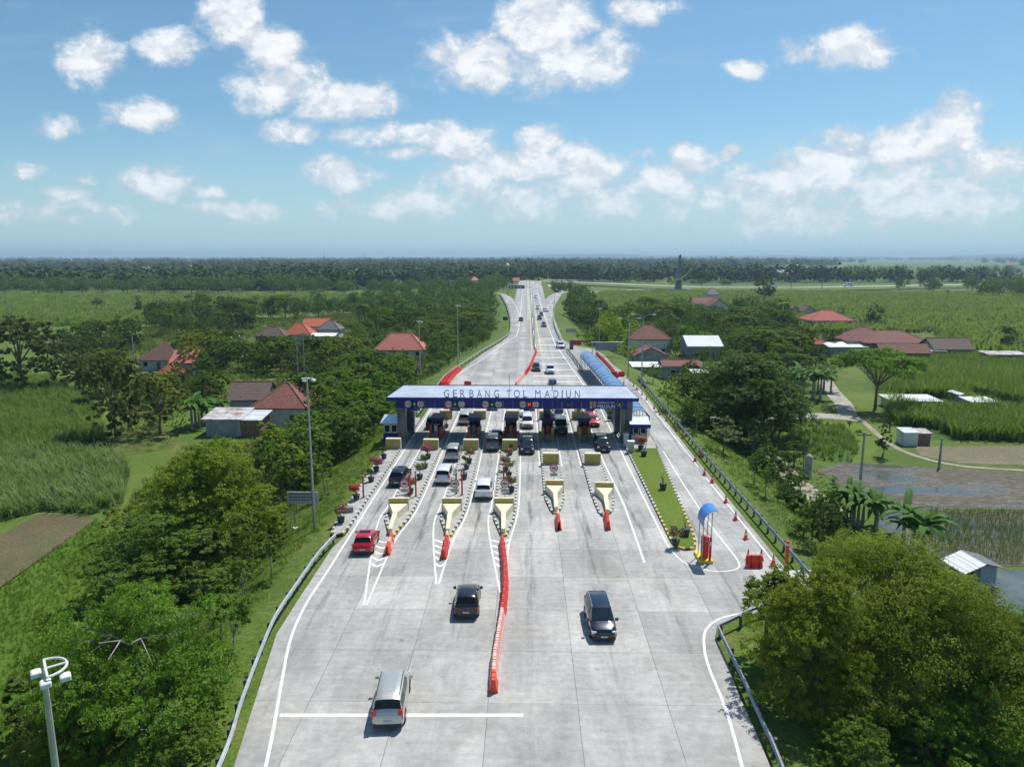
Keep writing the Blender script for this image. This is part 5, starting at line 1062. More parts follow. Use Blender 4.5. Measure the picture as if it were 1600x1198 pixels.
RT = {'orange': roofm('orange_tiles', (.50,.13,.055), (.40,.10,.05)), 'pink': roofm('salmon_tiles', (.56,.19,.14), (.45,.13,.09)), 'redbrown': roofm('redbrown_tiles', (.21,.07,.055), (.15,.055,.045)),
      'brown': roofm('brown_tiles', (.13,.085,.065), (.085,.06,.05)), 'mottled': roofm('mottled_tiles', (.27,.085,.055), (.10,.06,.05), 2.2), 'brownred': roofm('brownred_tiles', (.19,.09,.065), (.11,.065,.055), 2.), 'grey': roofm('grey_tiles', (.16,.165,.17), (.11,.115,.12)),
      'tin': roofm('tin_sheet', (.60,.63,.66), (.48,.50,.52), .6), 'rust': roofm('rusty_tin', (.55,.56,.57), (.25,.13,.09), .5), 'white': roofm('white_sheet', (.74,.76,.78), (.66,.69,.71), .3), 'red': roofm('red_tiles', (.42,.09,.055), (.32,.07,.05))}
WL = {'white': mat('white_wall', (.62,.63,.62), .8, var=.15, scale=.7), 'grey': mat('grey_wall', (.33,.34,.34), .8, var=.2, scale=.7), 'brick': mat('brick_wall', (.24,.13,.09), .85, var=.3, scale=2.), 'blue': mat('pale_blue_wall', (.35,.42,.50), .8, var=.15), 'stone': mat('mottled_wall', (.20,.14,.11), .9, var=.45, scale=1.6)}
HR = []                                                 # picture boxes kept clear of nearer trees
def house(label, pl, pr, pe, pt, d, kind='hip', rf='orange', wl='white', eh=2.5, name='house', over=.5, rz=0., cat='house', clear=True, group=None):
    ze = GZ+eh; A, B = P(pl, pe, ze), P(pr, pe, ze); y0 = (A[1]+B[1])/2; w = B[0]-A[0]; cx = (A[0]+B[0])/2
    yr = y0 if kind == 'shed' else (y0+d if kind == 'mono' else y0+d/2)
    rh = max(.25, min(ZY((pl+pr)/2, pt, yr)-ze, d*.75+2)); o = empty(name, (cx, y0, GZ), rz); tag(o, label, cat, group)
    ww = w-2*over; a = MB(); a.box(-ww/2, ww/2, over, d-over, 0, eh-.02); wall = a.build('wall', WL[wl], o)
    a = MB(); h = w/2; e = eh; t_ = .16
    if kind == 'hip':
        r_ = max(.3, h-d*.48); V = [(-h,0,e),(h,0,e),(h,d,e),(-h,d,e),(-r_,d/2,e+rh),(r_,d/2,e+rh)]; Fc = [(0,1,5,4),(1,2,5),(2,3,4,5),(3,0,4)]
    elif kind == 'gable':
        V = [(-h,0,e),(h,0,e),(h,d,e),(-h,d,e),(-h,d/2,e+rh),(h,d/2,e+rh)]; Fc = [(0,1,5,4),(2,3,4,5)]
    elif kind == 'front':
        V = [(-h,0,e),(h,0,e),(h,d,e),(-h,d,e),(0,0,e+rh),(0,d,e+rh)]; Fc = [(1,2,5,4),(3,0,4,5)]
    else:
        V = [(-h,0,e),(h,0,e),(h,d,e+rh),(-h,d,e+rh)]; Fc = [(0,1,2,3)]
    lo = [(x, y, z-t_) for x, y, z in V]; n = len(V); a.add(V+lo, Fc+[tuple(i+n for i in f[::-1]) for f in Fc])
    edges = {}
    for f in Fc:
        for i in range(len(f)): k = (f[i], f[(i+1) % len(f)]); edges[k] = 1
    for (i, j) in edges:
        if (j, i) not in edges: a.add([V[i], V[j], lo[j], lo[i]], [(0, 3, 2, 1)])
    roof = a.build('roof', RT[rf], o)
    if kind in ('gable', 'front'):
        for q_ in (0, 1):
            a = MB()
            if kind == 'front': y_ = (over+.05, d-over-.05)[q_]; a.add([(-h*.93,y_,e-.05),(h*.93,y_,e-.05),(0,y_,e+rh*.93)], [(0,1,2)])
            else: x_ = (-h+over, h-over)[q_]; a.add([(x_,.2,e-.05),(x_,d-.2,e-.05),(x_,d/2,e+rh*.93)], [(0,1,2)])
            a.build('gable_wall', WL[wl if wl != 'brick' else 'white'], o)
    if kind in ('hip', 'gable', 'front') and rf in ('orange', 'pink', 'red', 'redbrown', 'mottled', 'grey', 'brown'):
        a = MB(); rr = .13
        if kind == 'front': sg = [(V[4], V[5])]
        else: sg = [(V[4], V[5])]+([(V[i], V[4 if i in (0, 3) else 5]) for i in range(4)] if kind == 'hip' else [])
        for p_, q_ in sg: a.tube([(p_[0],p_[1],p_[2]+.03),(q_[0],q_[1],q_[2]+.03)], rr, 5)
        a.build('ridge_caps', mat('ridge_cap_'+rf, {'orange': (.62,.20,.10), 'pink': (.66,.24,.13)}.get(rf, (.30,.13,.09)), .8), roof)
    if kind in ('hip', 'gable', 'front') and ww > 3.5:
        k = max(2, int(ww/3)); 
        for i in range(k):
            x = -ww/2+ww*(i+.5)/k; a = MB(); z0, z1 = (.05, 2.05) if i == k//2 else (.95, 2.05)
            a.box(x-.5, x+.5, over-.02, over-.005, z0, min(z1, eh-.4)); q = a.build('door' if i == k//2 else 'window', M_glass if i != k//2 else M_bark, o)
            a = MB(); a.box(x-.58, x-.5, over-.04, over-.002, z0, min(z1, eh-.4)); a.box(x+.5, x+.58, over-.04, over-.002, z0, min(z1, eh-.4)); a.box(x-.58, x+.58, over-.04, over-.002, min(z1, eh-.4), min(z1, eh-.4)+.08); a.build('frame', M_white, q)
    if clear: HR.append((pl+3, pr-3, pt+1, pe-2, y0))
    return o
house('salmon hip roofed white house left of the far carriageway', 583, 664, 547, 520, 9, 'hip', 'pink', 'white')
house('small brown roofed outbuilding below the salmon roofed house', 628, 655, 578, 564, 4.5, 'gable', 'brown', 'brick', clear=False)
house('low brown roofed shed in front of the salmon roofed house', 592, 622, 565, 557, 4, 'gable', 'brown', 'brick', 2.4, clear=False)
house('orange gabled house, the upper wing behind', 470, 512, 510, 497, 8, 'gable', 'orange', 'white', 4.)
house('orange hip roofed house, the front wing', 440, 486, 523, 504, 8, 'hip', 'orange', 'white')
house('grey tiled house joined to the orange house', 494, 531, 515, 500, 7, 'hip', 'grey', 'white', 3.4)
house('flat white awning in front of the grey tiled house', 483, 523, 525, 520, 4, 'mono', 'white', 'grey', 2.6, name='awning', cat='shed')
house('wide brown roofed house left of the orange house', 396, 446, 525, 510, 8, 'hip', 'brown', 'brick')
house('dark brown hip roofed house in the left village, behind the pink gable', 211, 280, 563, 534, 10, 'hip', 'brownred', 'white')
house('house with weathered pink roof and grey gable wall in the left village', 262, 302, 567, 546, 8, 'gable', 'pink', 'grey', 3.4)
house('small orange pointed roof pavilion in the left village', 244, 276, 585, 568, 4.5, 'hip', 'orange', 'grey', 2.2, name='pavilion', clear=False)
house('orange roof half hidden by trees left of the wide brown roof', 347, 378, 548, 537, 6, 'gable', 'orange', 'white', clear=False)
house('pale walled hut with flat sheet roof among trees of the left village', 352, 373, 530, 524, 4, 'mono', 'tin', 'white', 2.8, clear=False)
house('brown tiled house with pale gable in the left village, above the tin sheds', 353, 416, 625, 596, 9, 'gable', 'brown', 'blue', 3.4, rz=.1)
house('mottled red tiled house right of the brown tiled house, left village', 388, 480, 638, 598, 10, 'hip', 'mottled', 'white', 3.2)
house('rusty tin roofed shed in front of the brown tiled house', 313, 378, 655, 636, 5.5, 'mono', 'rust', 'grey', 2.8, name='shed', cat='shed')
house('white tin roofed shed right of the rusty one', 368, 408, 656, 640, 5, 'mono', 'tin', 'brick', 2.7, name='shed', cat='shed')
house('small tin lean-to against the mottled red roof', 410, 432, 640, 632, 3.5, 'mono', 'tin', 'grey', 2.8, name='shed', cat='shed', clear=False)
house('two storey house with dark red hip roof on the right of the road', 985, 1050, 530, 508, 10, 'hip', 'redbrown', 'white', 4.8)
house('dark red roofed wing below the two storey house', 990, 1046, 556, 540, 6.5, 'front', 'redbrown', 'grey', 3.4)
house('long dark red low roof behind the white awnings, right village', 1035, 1098, 572, 562, 6, 'gable', 'redbrown', 'grey', 3., clear=False)
house('large bright white tin roofed barn, right village', 1074, 1131, 541, 524, 12, 'gable', 'white', 'grey', 3.8, name='barn', cat='barn')
house('white flat awning in front of the dark red wing', 988, 1066, 573, 565, 6, 'mono', 'white', 'grey', 2.8, name='awning', cat='shed')
house('small white sheet roof right of the flat awning', 1083, 1110, 583, 579, 4, 'mono', 'white', 'grey', 2.6, name='awning', cat='shed', clear=False)
house('red gabled house with white front beyond the right village', 1108, 1140, 479, 465, 12, 'front', 'redbrown', 'white', 4.)
house('red roofed wing left of the white fronted gable', 1084, 1116, 475, 464, 12, 'gable', 'redbrown', 'white', 4.)
house('grey hip roof behind the white fronted gable', 1106, 1126, 460, 449, 12, 'hip', 'grey', 'white', 5.)
house('small red gabled house beyond the fields, left of the dark gable', 1232, 1252, 485, 477, 9, 'front', 'red', 'white')
house('small dark gabled house between two red roofs beyond the fields', 1256, 1276, 487, 477, 9, 'front', 'brown', 'white')
house('bright red hip roofed house in the cane fields', 1266, 1337, 501, 485, 14, 'hip', 'red', 'white')
house('long dark red hip roofed house behind the umbrella tree', 1352, 1459, 536, 516, 13, 'hip', 'redbrown', 'stone', 3.8)
house('higher dark red roof at left of the long house', 1325, 1400, 533, 511, 12, 'hip', 'redbrown', 'white', 4.)
house('mottled stone walled wing below the long dark red roof', 1378, 1457, 552, 537, 3., 'mono', 'mottled', 'stone', 3., clear=False)
house('white sheet awning left of the long dark red house', 1296, 1357, 542, 534, 6, 'mono', 'white', 'grey', 2.8, name='awning', cat='shed')
house('small red peaked roof left of the white awning', 1271, 1292, 538, 525, 6, 'hip', 'red', 'grey', 3.)
house('dark mossy roofed barn right of the long dark red house', 1460, 1525, 546, 528, 9, 'gable', 'brown', 'grey', 3., name='barn', cat='barn')
house('narrow white sheet roof in front of the mossy barn', 1455, 1480, 548, 544, 4, 'mono', 'white', 'grey', 2.7, name='shed', cat='shed')
house('low rusty and white tin shed at the right edge of the picture', 1546, 1610, 554, 548, 5, 'mono', 'rust', 'grey', 2.7, name='shed', cat='shed')
house('far orange roofed house at the foot of the left woods', 186, 203, 440, 432, 20, 'hip', 'orange', 'white', 5.)
house('far white house left of the far orange roof', 145, 152, 441, 436, 10, 'front', 'white', 'white', 5.)
house('far pale orange house in the woods left of the road head', 735, 747, 438, 432, 14, 'hip', 'pink', 'white', 5.)
house('far red roofed row just left of the overpass', 801, 812, 439, 434, 10, 'gable', 'orange', 'white', 4.)
x, y = P(793, 421, 10); o = empty('water_tower', (x, y, GZ)); tag(o, 'tiny tower with a golden dome above the far woods', 'tower'); a = MB(); a.lathe([(1.6,0),(1.6,16)], 12); a.build('shaft', WL['white'], o); a = MB(); a.lathe([(2.2,15),(2.8,16.5),(2,18.5),(.3,20)], 14); a.build('dome', mat('golden_dome', (.7,.45,.12), .35, .3), o, smooth=True)
for (pl, pr, p0, p1, lab) in ((1395,1475,617,627,'long low white slab roof among the cane, left of two'),(1518,1562,620,628,'short low white slab roof among the cane, right of two'),(1500,1514,612,617,'small white tent roof between two slab roofs in the cane')):
    house(lab, pl, pr, p1, p0, 5.5 if pl < 1500 else 4, 'mono' if 'tent' not in lab else 'front', 'white', 'grey', 1.7, name='slab_shed', cat='shed')
house('small white hut with lean-to roof at the corner of the cane field', 1413, 1437, 676, 671, 2.4, 'mono', 'tin', 'white', 2., name='hut', cat='hut', over=.1); house('open rusty lean-to beside the small white hut', 1438, 1458, 677, 672, 2.2, 'mono', 'rust', 'brick', 1.8, name='hut', cat='hut', over=.2)
# the hut standing in the pond
x, y = P(1532, 924, GZ); o = empty('pond_hut', (x, y, GZ), .12); tag(o, 'white block hut with two sided tin roof standing in the pond', 'hut')
a = MB(); a.bbox(-1.5,1.5,0,2.2,-.2,.35,.04); a.build('foundation', M_concd, o); a = MB(); a.box(-.1,1.35,.12,2.1,.35,2.2); a.build('block_wall', WL['blue'], o); a = MB(); a.box(-1.35,-.1,.3,2.1,.35,1.9); a.build('low_grey_wall', WL['grey'], o)  # the lower wall stands back a little, in plain grey
a = MB(); a.box(-1.1,-.45,.28,.298,.9,1.6); a.build('opening', M_glass, o)
def sheet(V, m, nm): a = MB(); a.add(V+[(x_, y_, z_-.05) for x_, y_, z_ in V], [(0,1,2,3),(7,6,5,4),(0,4,5,1),(1,5,6,2),(2,6,7,3),(3,7,4,0)]); a.build(nm, m, o)
sheet([(-2.0,-.5,1.85),(-.15,-.5,2.62),(-.15,2.4,2.62),(-2.0,2.4,1.85)], RT['white'], 'tin_roof'); sheet([(-.1,-.4,2.62),(1.7,-.4,2.1),(1.7,2.5,2.1),(-.1,2.5,2.62)], RT['grey'], 'asbestos_roof')
g_ = np.random.default_rng(77); FH = []
for i in range(26):                                     # tiny roofs showing among the far woods
    Yh = float(g_.uniform(640, 1900)); xh = float(Yh*g_.uniform(-.7, .7)); 
    if -.2*Yh < xh+10 < .1*Yh and Yh < 760: continue
    FH.append((xh, Yh))
FH.sort()
for i, (xh, Yh) in enumerate(FH):
    px_, pb_ = proj(xh, Yh, GZ+8); wpx = 14/Yh*F/2
    house('tiny %s roof among the far woods, %s from the left' % (('orange', 'white', 'red')[i % 3], ordn(i+1)), px_-wpx, px_+wpx, pb_, pb_-4/Yh*F, 12, ('hip', 'gable', 'front')[i % 3], ('orange', 'white', 'pink')[i % 3], 'white', 8., clear=False, group='roofs among the far woods')
# ---------------------------------------------------------------- trees
LF = {'dark': leafmat('leaf_dark', (0.056,0.103,0.015), (0.110,0.167,0.026)), 'mid': leafmat('leaf_mid', (0.081,0.155,0.017), (0.162,0.236,0.031)), 'bright': leafmat('leaf_bright', (0.122,0.200,0.013), (0.218,0.290,0.027)),
      'olive': leafmat('leaf_olive', (.125,.18,.014), (.23,.27,.03)), 'feather': leafmat('leaf_feather', (0.089,0.201,0.020), (0.184,0.305,0.036)), 'brown': leafmat('leaf_brownish', (.06,.095,.022), (.12,.145,.035)),
      'yellow': leafmat('leaf_yellow', (.13,.17,.03), (.22,.23,.05)), 'bamboo': leafmat('leaf_bamboo', (.22,.32,.015), (.36,.43,.03)), 'banana': leafmat('leaf_banana', (.04,.12,.016), (.085,.20,.025), trans=.3), 'pale': leafmat('leaf_pale', (.13,.19,.05), (.22,.27,.10)),
      'cane': leafmat('cane_leaf', (0.109,0.180,0.033), (0.205,0.270,0.062), sc=.06), 'drycane': leafmat('dry_cane_leaf', (.12,.22,.05), (.25,.32,.13), sc=.12), 'far': leafmat('far_leaf', (0.036,0.071,0.020), (0.067,0.103,0.028), hue=0, sc=.02, trans=0), 'rice': leafmat('rice_blade', (.085,.16,.012), (.15,.22,.026), sc=.06), 'weed': leafmat('weed_leaf', (0.064,0.110,0.013), (0.128,0.170,0.024), sc=.15)}
def tree_mesh(seed, H_, R_, style, n, s, leaf, bark=None, trunk=.026, asp=.55):
    g_ = np.random.default_rng(seed); C, Q = [], []
    if style == 'round':
        nc = 20; d = g_.normal(size=(nc, 3)); d /= np.linalg.norm(d, axis=1)[:, None]; d[:, 2] = d[:, 2]*.9+.1
        for k in range(nc): q = R_*g_.uniform(.24, .42); f = g_.uniform(.5, .86); C.append((d[k,0]*R_*f, d[k,1]*R_*f, H_*.53+d[k,2]*H_*.40)); Q.append((q, q, q*.8))
        zc = H_*.42
    elif style == 'spray':
        for k in range(75):
            t_ = g_.uniform(0, 6.28); ph = g_.uniform(-.2, 1.5); f = g_.uniform(.55, 1.); q = R_*g_.uniform(.14, .26); C.append((math.cos(t_)*math.cos(ph)*R_*f, math.sin(t_)*math.cos(ph)*R_*f, H_*.14+math.sin(max(ph, -.1))*H_*.8*f)); Q.append((q*1.25, q*1.25, q*.34))
        zc = H_*.3
    elif style == 'full':
        nc = 60
        for k in range(nc):
            t_ = g_.uniform(0, 6.28); ph = g_.uniform(-.15, 1.45); f = g_.uniform(.72, .95); q = R_*g_.uniform(.13, .27); C.append((math.cos(t_)*math.cos(ph)*R_*f, math.sin(t_)*math.cos(ph)*R_*f, H_*.2+math.sin(max(ph, -.1))*H_*.72*f)); Q.append((q*1.1, q*1.1, q*.62))
        for k in range(26):
            t_ = g_.uniform(0, 6.28); f = math.sqrt(g_.random())*.62; q = R_*g_.uniform(.2, .3); C.append((math.cos(t_)*R_*f, math.sin(t_)*R_*f, H_*g_.uniform(.25, .68))); Q.append((q, q, q*.6))
        zc = H_*.3
    elif style == 'spread':
        for k in range(20):
            t_ = g_.uniform(0, 6.28); f = math.sqrt(g_.random())*.85; q = R_*g_.uniform(.2, .34); C.append((math.cos(t_)*R_*f, math.sin(t_)*R_*f, H_*(.93-.30*f*f)+g_.uniform(-.04, .04)*H_)); Q.append((q, q, q*.38))
        zc = H_*.42
    elif style == 'feather':
        for k in range(46):
            t_ = g_.uniform(0, 6.28); f = g_.uniform(.1, 1.); q = R_*g_.uniform(.12, .25); C.append((math.cos(t_)*R_*f, math.sin(t_)*R_*f, H_*(.95-.5*f*f)-g_.random()*H_*.3)); Q.append((q*1.2, q*1.2, q*.34))
        zc = H_*.35
    elif style == 'tall':
        for k in range(12):
            z = H_*(.22+.72*k/11); q = R_*(1-.55*k/11)*g_.uniform(.75, 1.05); t_ = g_.uniform(0, 6.28); C.append((math.cos(t_)*R_*.25, math.sin(t_)*R_*.25, z)); Q.append((q*.8, q*.8, H_*.075))
        zc = H_*.15
    elif style == 'small':
        for k in range(9):
            t_ = g_.uniform(0, 6.28); f = g_.uniform(.2, .7); q = R_*g_.uniform(.3, .48); C.append((math.cos(t_)*R_*f, math.sin(t_)*R_*f, H_*g_.uniform(.62, .92))); Q.append((q, q, q*.75))
        zc = H_*.5
    elif style == 'layer':
        for k in range(16):
            z = H_*(.42+.55*k/15); r_ = R_*(1.05-.75*k/15); t_ = 2.4*k; q = R_*.34*(1.1-.5*k/15); C.append((math.cos(t_)*r_*.65, math.sin(t_)*r_*.65, z)); Q.append((q*1.25, q*1.25, q*.2))
        zc = H_*.4
    elif style == 'bush':
        for k in range(12):
            t_ = g_.uniform(0, 6.28); f = math.sqrt(g_.random())*.75; q = R_*g_.uniform(.28, .42); C.append((math.cos(t_)*R_*f, math.sin(t_)*R_*f, H_*(.25+.5*g_.random()*(1-f*f)+.1))); Q.append((q, q, min(q, H_*.35)))
        zc = H_*.1
    V, Fq = cards(n, C, Q, s, seed=seed, up=.6 if style in ('spread', 'feather', 'layer') else .42, shell=.45, asp=asp)
    V[:, 2] = np.maximum(V[:, 2], .05)
    cm = np_mesh('crown', V, Fq, LF[leaf])
    a = MB(); r0 = H_*trunk; bend = g_.uniform(-.04, .04, 2)*H_; top = Vector((bend[0], bend[1], zc)); a.tube([(0,0,-.4),(bend[0]*.3,bend[1]*.3,zc*.5),tuple(top)], [r0*1.25, r0*.9, r0*.72], 7)
    order = np.argsort(-np.array([q[0] for q in Q]))[:(11 if style != 'tall' else 3)]
    for k in order:
        c_ = Vector(C[k]); mid = top.lerp(c_, .5)+Vector((0, 0, (c_.z-top.z)*.12)); a.tube([tuple(top-Vector((0,0,zc*.08))), tuple(mid), tuple(c_)], [r0*.5, r0*.3, r0*.09], 5)
    n_ = len(a.v); tm = a.build('trunk', bark or M_bark); me = tm.data; bpy.data.objects.remove(tm)
    return me, cm, H_, R_
TP = {}
def proto(key, *a, **k): TP.setdefault(key, []).append(tree_mesh(*a, **k))
for s in range(3):
    proto('dark', 10+s, 8, 3.6, 'round', 6500, .38, 'dark'); proto('mid', 20+s, 8, 3.8, ('round', 'full', 'round')[s], 7000, .38, 'mid'); proto('bright', 30+s, 7, 3.4, ('full', 'round', 'full')[s], 6500, .34, 'bright')
    proto('spread', 40+s, 8, 5, 'spread', 7500, .36, 'mid'); proto('feather', 50+s, 7, 4.6, ('spray', 'feather', 'spray')[s], 9000, .32, 'feather')
for s in range(2):
    proto('olive', 60+s, 8, 4, 'round', 4000, .5, 'olive'); proto('brown', 64+s, 10, 5.5, 'round', 6500, .5, 'brown'); proto('yellow', 68+s, 6, 3.2, 'round', 2600, .5, 'yellow'); proto('tall', 70+s, 8, 2, 'tall', 2200, .42, 'dark')
    proto('small', 74+s, 4.5, 1.7, 'small', 1500, .30, 'mid', trunk=.016, bark=M_barkl); proto('layer', 78+s, 5, 2.8, 'layer', 2600, .26, 'pale', trunk=.018); proto('layerg', 82+s, 5, 2.8, 'layer', 2400, .3, 'bright', trunk=.018)
    proto('bamboo', 86+s, 7.5, 2.4, 'tall', 2600, .42, 'bamboo', trunk=.008, asp=.3); proto('bush', 90+s, 2.4, 1.9, 'bush', 1500, .3, 'mid'); proto('bushd', 94+s, 2.8, 2.1, 'bush', 1500, .34, 'dark')
    proto('wispy', 97+s, 5.5, 1.7, 'tall', 1300, .22, 'olive', trunk=.01, asp=.25)
proto('umbrella', 101, 9, 7, 'spread', 26000, .27, 'feather', trunk=.026); proto('bigolive', 111, 12, 6.2, 'full', 80000, .22, 'bright', asp=.45); proto('bigdark', 112, 9, 5.6, 'spray', 60000, .22, 'mid', asp=.4)
proto('bigfeather', 113, 7.5, 6.6, 'spray', 90000, .19, 'feather', asp=.4); proto('bigright', 114, 10, 8, 'full', 170000, .17, 'olive', asp=.4); proto('bigmid', 115, 11, 7, 'full', 70000, .26, 'dark', trunk=.022, asp=.45)
proto('bigright2', 116, 8, 4.2, 'full', 60000, .16, 'olive', asp=.45); proto('broadleaf', 117, 8, 3.2, 'small', 6500, .36, 'mid', asp=.4); proto('nearbush', 118, 3.2, 2.8, 'full', 16000, .16, 'mid', asp=.5); proto('nearbushd', 119, 3.6, 3., 'bush', 10000, .19, 'feather', asp=.4)
TREE_OBJ = {}
def tree(kind, x, y, h, label, w=None, z=None, cat='tree', name='tree', group=None, v=None):
    i = v if v is not None else random.randrange(len(TP[kind])); tm, cm, H_, R_ = TP[kind][i]; z = gz(x, y) if z is None else z
    o = empty(name, (x, y, z), random.uniform(0, 6.28)); tag(o, label, cat, group)
    s = h/H_; r_ = (w/2)/R_ if w else s*random.uniform(.88, 1.12); o.scale = (r_, r_, s); link('trunk', tm, o); link('crown', cm, o); return o
def treepx(kind, bx, by, ty, wpx, label, z0=None, **k):
    zz = GZ
    for _ in range(6): x, y = P(bx, by, zz); zz = gz(x, y) if z0 is None else z0
    h = max(1.2, ZY(bx, ty, y)-zz); r = ray(bx, by); w = wpx/F*(y*_cp+H*_sp); return tree(kind, x, y, h, label, w=w, z=zz, **k)
HT = [('bigolive',340,885,672,215,'large bright olive green tree left of the white notice board'),('bigdark',258,935,800,255,'dark spreading tree below the large olive tree on left bank'),('bigfeather',222,1140,910,310,'feathery leaved tree with bare pale limbs at the bottom left'),
 ('bigright',1385,1095,832,365,'biggest olive tree at the bottom right beside the road'),('bigright2',1262,1100,860,190,'smaller dark tree left of the biggest olive tree, over the right rail'),('bigright2',1540,1120,930,130,'right hand neighbour of the biggest olive tree'),
 ('broadleaf',1195,1030,895,110,'broad leaved tree whose branch hangs over the turning guard rail'),('nearbush',1330,1195,1120,130,'low bright bush at the bottom edge under the biggest olive tree'),('nearbushd',1510,1198,1075,150,'fine leaved bush in the bottom right corner'),('nearbushd',1590,1160,1000,130,'feathery shrub at right edge below the pond'),
 ('bigmid',1162,688,546,200,'wide dark tree with leaning trunks right of the side lane'),('dark',1092,640,580,70,'dark tree between the layered trees and the wide dark tree'),('mid',1215,665,600,70,'green tree at right flank of the wide dark tree'),('olive',1205,700,655,50,'olive tree above the dirt path bend'),
 ('feather',285,1150,1010,130,'feathery small tree right of the dead branches at the bottom left'),('bigright2',120,1198,1060,170,'dense olive bush beside the near floodlight post'),('nearbush',290,1198,1120,130,'low green bush at bottom edge left of the guard rail'),('mid',420,860,790,80,'green tree between the large olive tree and the notice board'),('olive',205,845,790,90,'olive tree at left flank of the large olive green tree'),('dark',300,960,880,110,'dark tree wedged between the spreading tree and the feathery tree'),
 ('feather',1440,1198,1090,150,'feathery tree at bottom edge under the biggest olive tree'),('dark',1240,730,690,44,'dark bush at bend of the dirt path, near the domed pillar'),('mid',1255,840,800,50,'green bush at foot of right slope beside dense dark tree'),('umbrella',1367,640,545,132,'umbrella shaped tree where two dirt roads meet'),('tall',1379,714,642,26,'narrow dark conical tree at the edge of the mown grass'),
 ('brown',38,612,500,120,'large brownish tree at left edge standing in the cane'),('brown',182,685,556,100,'dark brownish tree in front of the pink gabled house'),('yellow',250,680,590,90,'yellow flecked tree left of the tin sheds'),
 ('bushd',154,482,464,24,'round dark bush in the left cane field, left one'),('tall',219,488,461,20,'tall dark bush in the left cane field, right one'),('bushd',294,470,459,18,'small dark bush at the far side of left cane field'),('dark',574,474,457,14,'slim dark tree at the right end of left cane field'),('bushd',119,493,486,14,'tiny shrub in the left cane field'),
 ('small',548,712,655,26,'slim young tree on the verge left of the blue booth'),('small',508,772,712,50,'young round tree beside the upper floodlight post'),('small',484,762,708,44,'young tree just left of the upper floodlight post'),('small',425,902,842,46,'young tree with pale crown on left verge below the notice board'),('small',380,945,872,50,'yellowish young tree on the left verge'),('small',345,1020,920,80,'broad young tree over the feathery tree, left verge'),('small',368,1040,940,60,'young tree nearest the left guard rail'),
 ('small',1178,758,706,36,'young tree with leaning trunk on right slope, upper one'),('small',1196,776,727,40,'young tree on right slope, lower one'),('layer',1130,708,652,64,'pale layered tree on the right slope'),('small',1088,676,626,30,'young tree on right slope above the layered one'),('layerg',1044,640,592,44,'green layered tree at the far end of right slope'),('layerg',1070,632,584,44,'second green layered tree at the far end of right slope'),('layerg',1020,600,568,40,'layered tree just beyond the railing panel'),('tall',1075,660,628,20,'small dark tree with reddish leaves on right slope'),
 ('dark',1283,862,772,66,'dense dark tree at foot of right slope above the biggest olive tree'),('bushd',1300,825,780,60,'dark bush behind the dense dark tree, right slope'),('wispy',1250,765,706,40,'wispy tree beside the domed pillar'),('wispy',1298,800,735,50,'wispy tree along the dirt path'),('wispy',1275,790,728,36,'second wispy tree along the dirt path'),
 ('bush',1215,742,716,46,'low bush row at foot of right slope, upper end'),('bush',1232,770,738,46,'low bush row at foot of right slope, lower end'),('bushd',1190,722,694,50,'dark bush beside the dirt path near the layered tree'),
 ('yellow',1228,560,515,54,'tree covered with yellow blossom in the right village'),('dark',1196,468,430,40,'large dark tree at the far end of right cane field'),('dark',1573,548,508,26,'dark tree behind the low tin shed at right edge'),('brown',1452,455,436,34,'dark tree beside the distant highway, right side'),('tall',1317,496,480,10,'slim palm like tree by the bright red roof'),('dark',1365,505,476,30,'dark tree in the cane right of the bright red roof'),
 ('mid',908,480,440,42,'tall dark tree at right shoulder of the road head'),('dark',895,500,462,40,'dark tree over the right ramp'),('small',1327,676,658,12,'little tree on the mown grass by the dirt road'),('small',1340,688,672,14,'thin leaved little tree on the mown grass')]
for k in HT: treepx(*k)
# bare pale limbs in the feathery tree
x, y = P(215, 1060, 2.0); o = empty('dead_tree', (x, y, GZ)); o.scale = (1, 1, 1.48); tag(o, 'bare pale branches rising out of the feathery tree, bottom left', 'dead tree'); a = MB(); g_ = np.random.default_rng(5); a.tube([(0,0,0),(.1,.1,4.6)], [.16,.1], 6); b0 = MB()
for i in range(11):
    t_ = i*.571+.3; L_ = g_.uniform(1.8, 3.6); c_, s_ = math.cos(t_), math.sin(t_); m1 = (c_*L_*.5, s_*L_*.5, 5.2+g_.uniform(-.1, .3)); e1 = (c_*L_, s_*L_, 5.5+g_.uniform(-.3, .4)); b0.tube([(.1,.1,4.5), m1, e1], [.055,.035,.015], 5)
    for q in (-.5, .45): b0.tube([m1, (m1[0]+math.cos(t_+q)*L_*.4, m1[1]+math.sin(t_+q)*L_*.4, m1[2]+.35)], [.025,.01], 4)
a.build('trunk', M_barkl, o); b0.build('bare_branches', M_barkl, o)
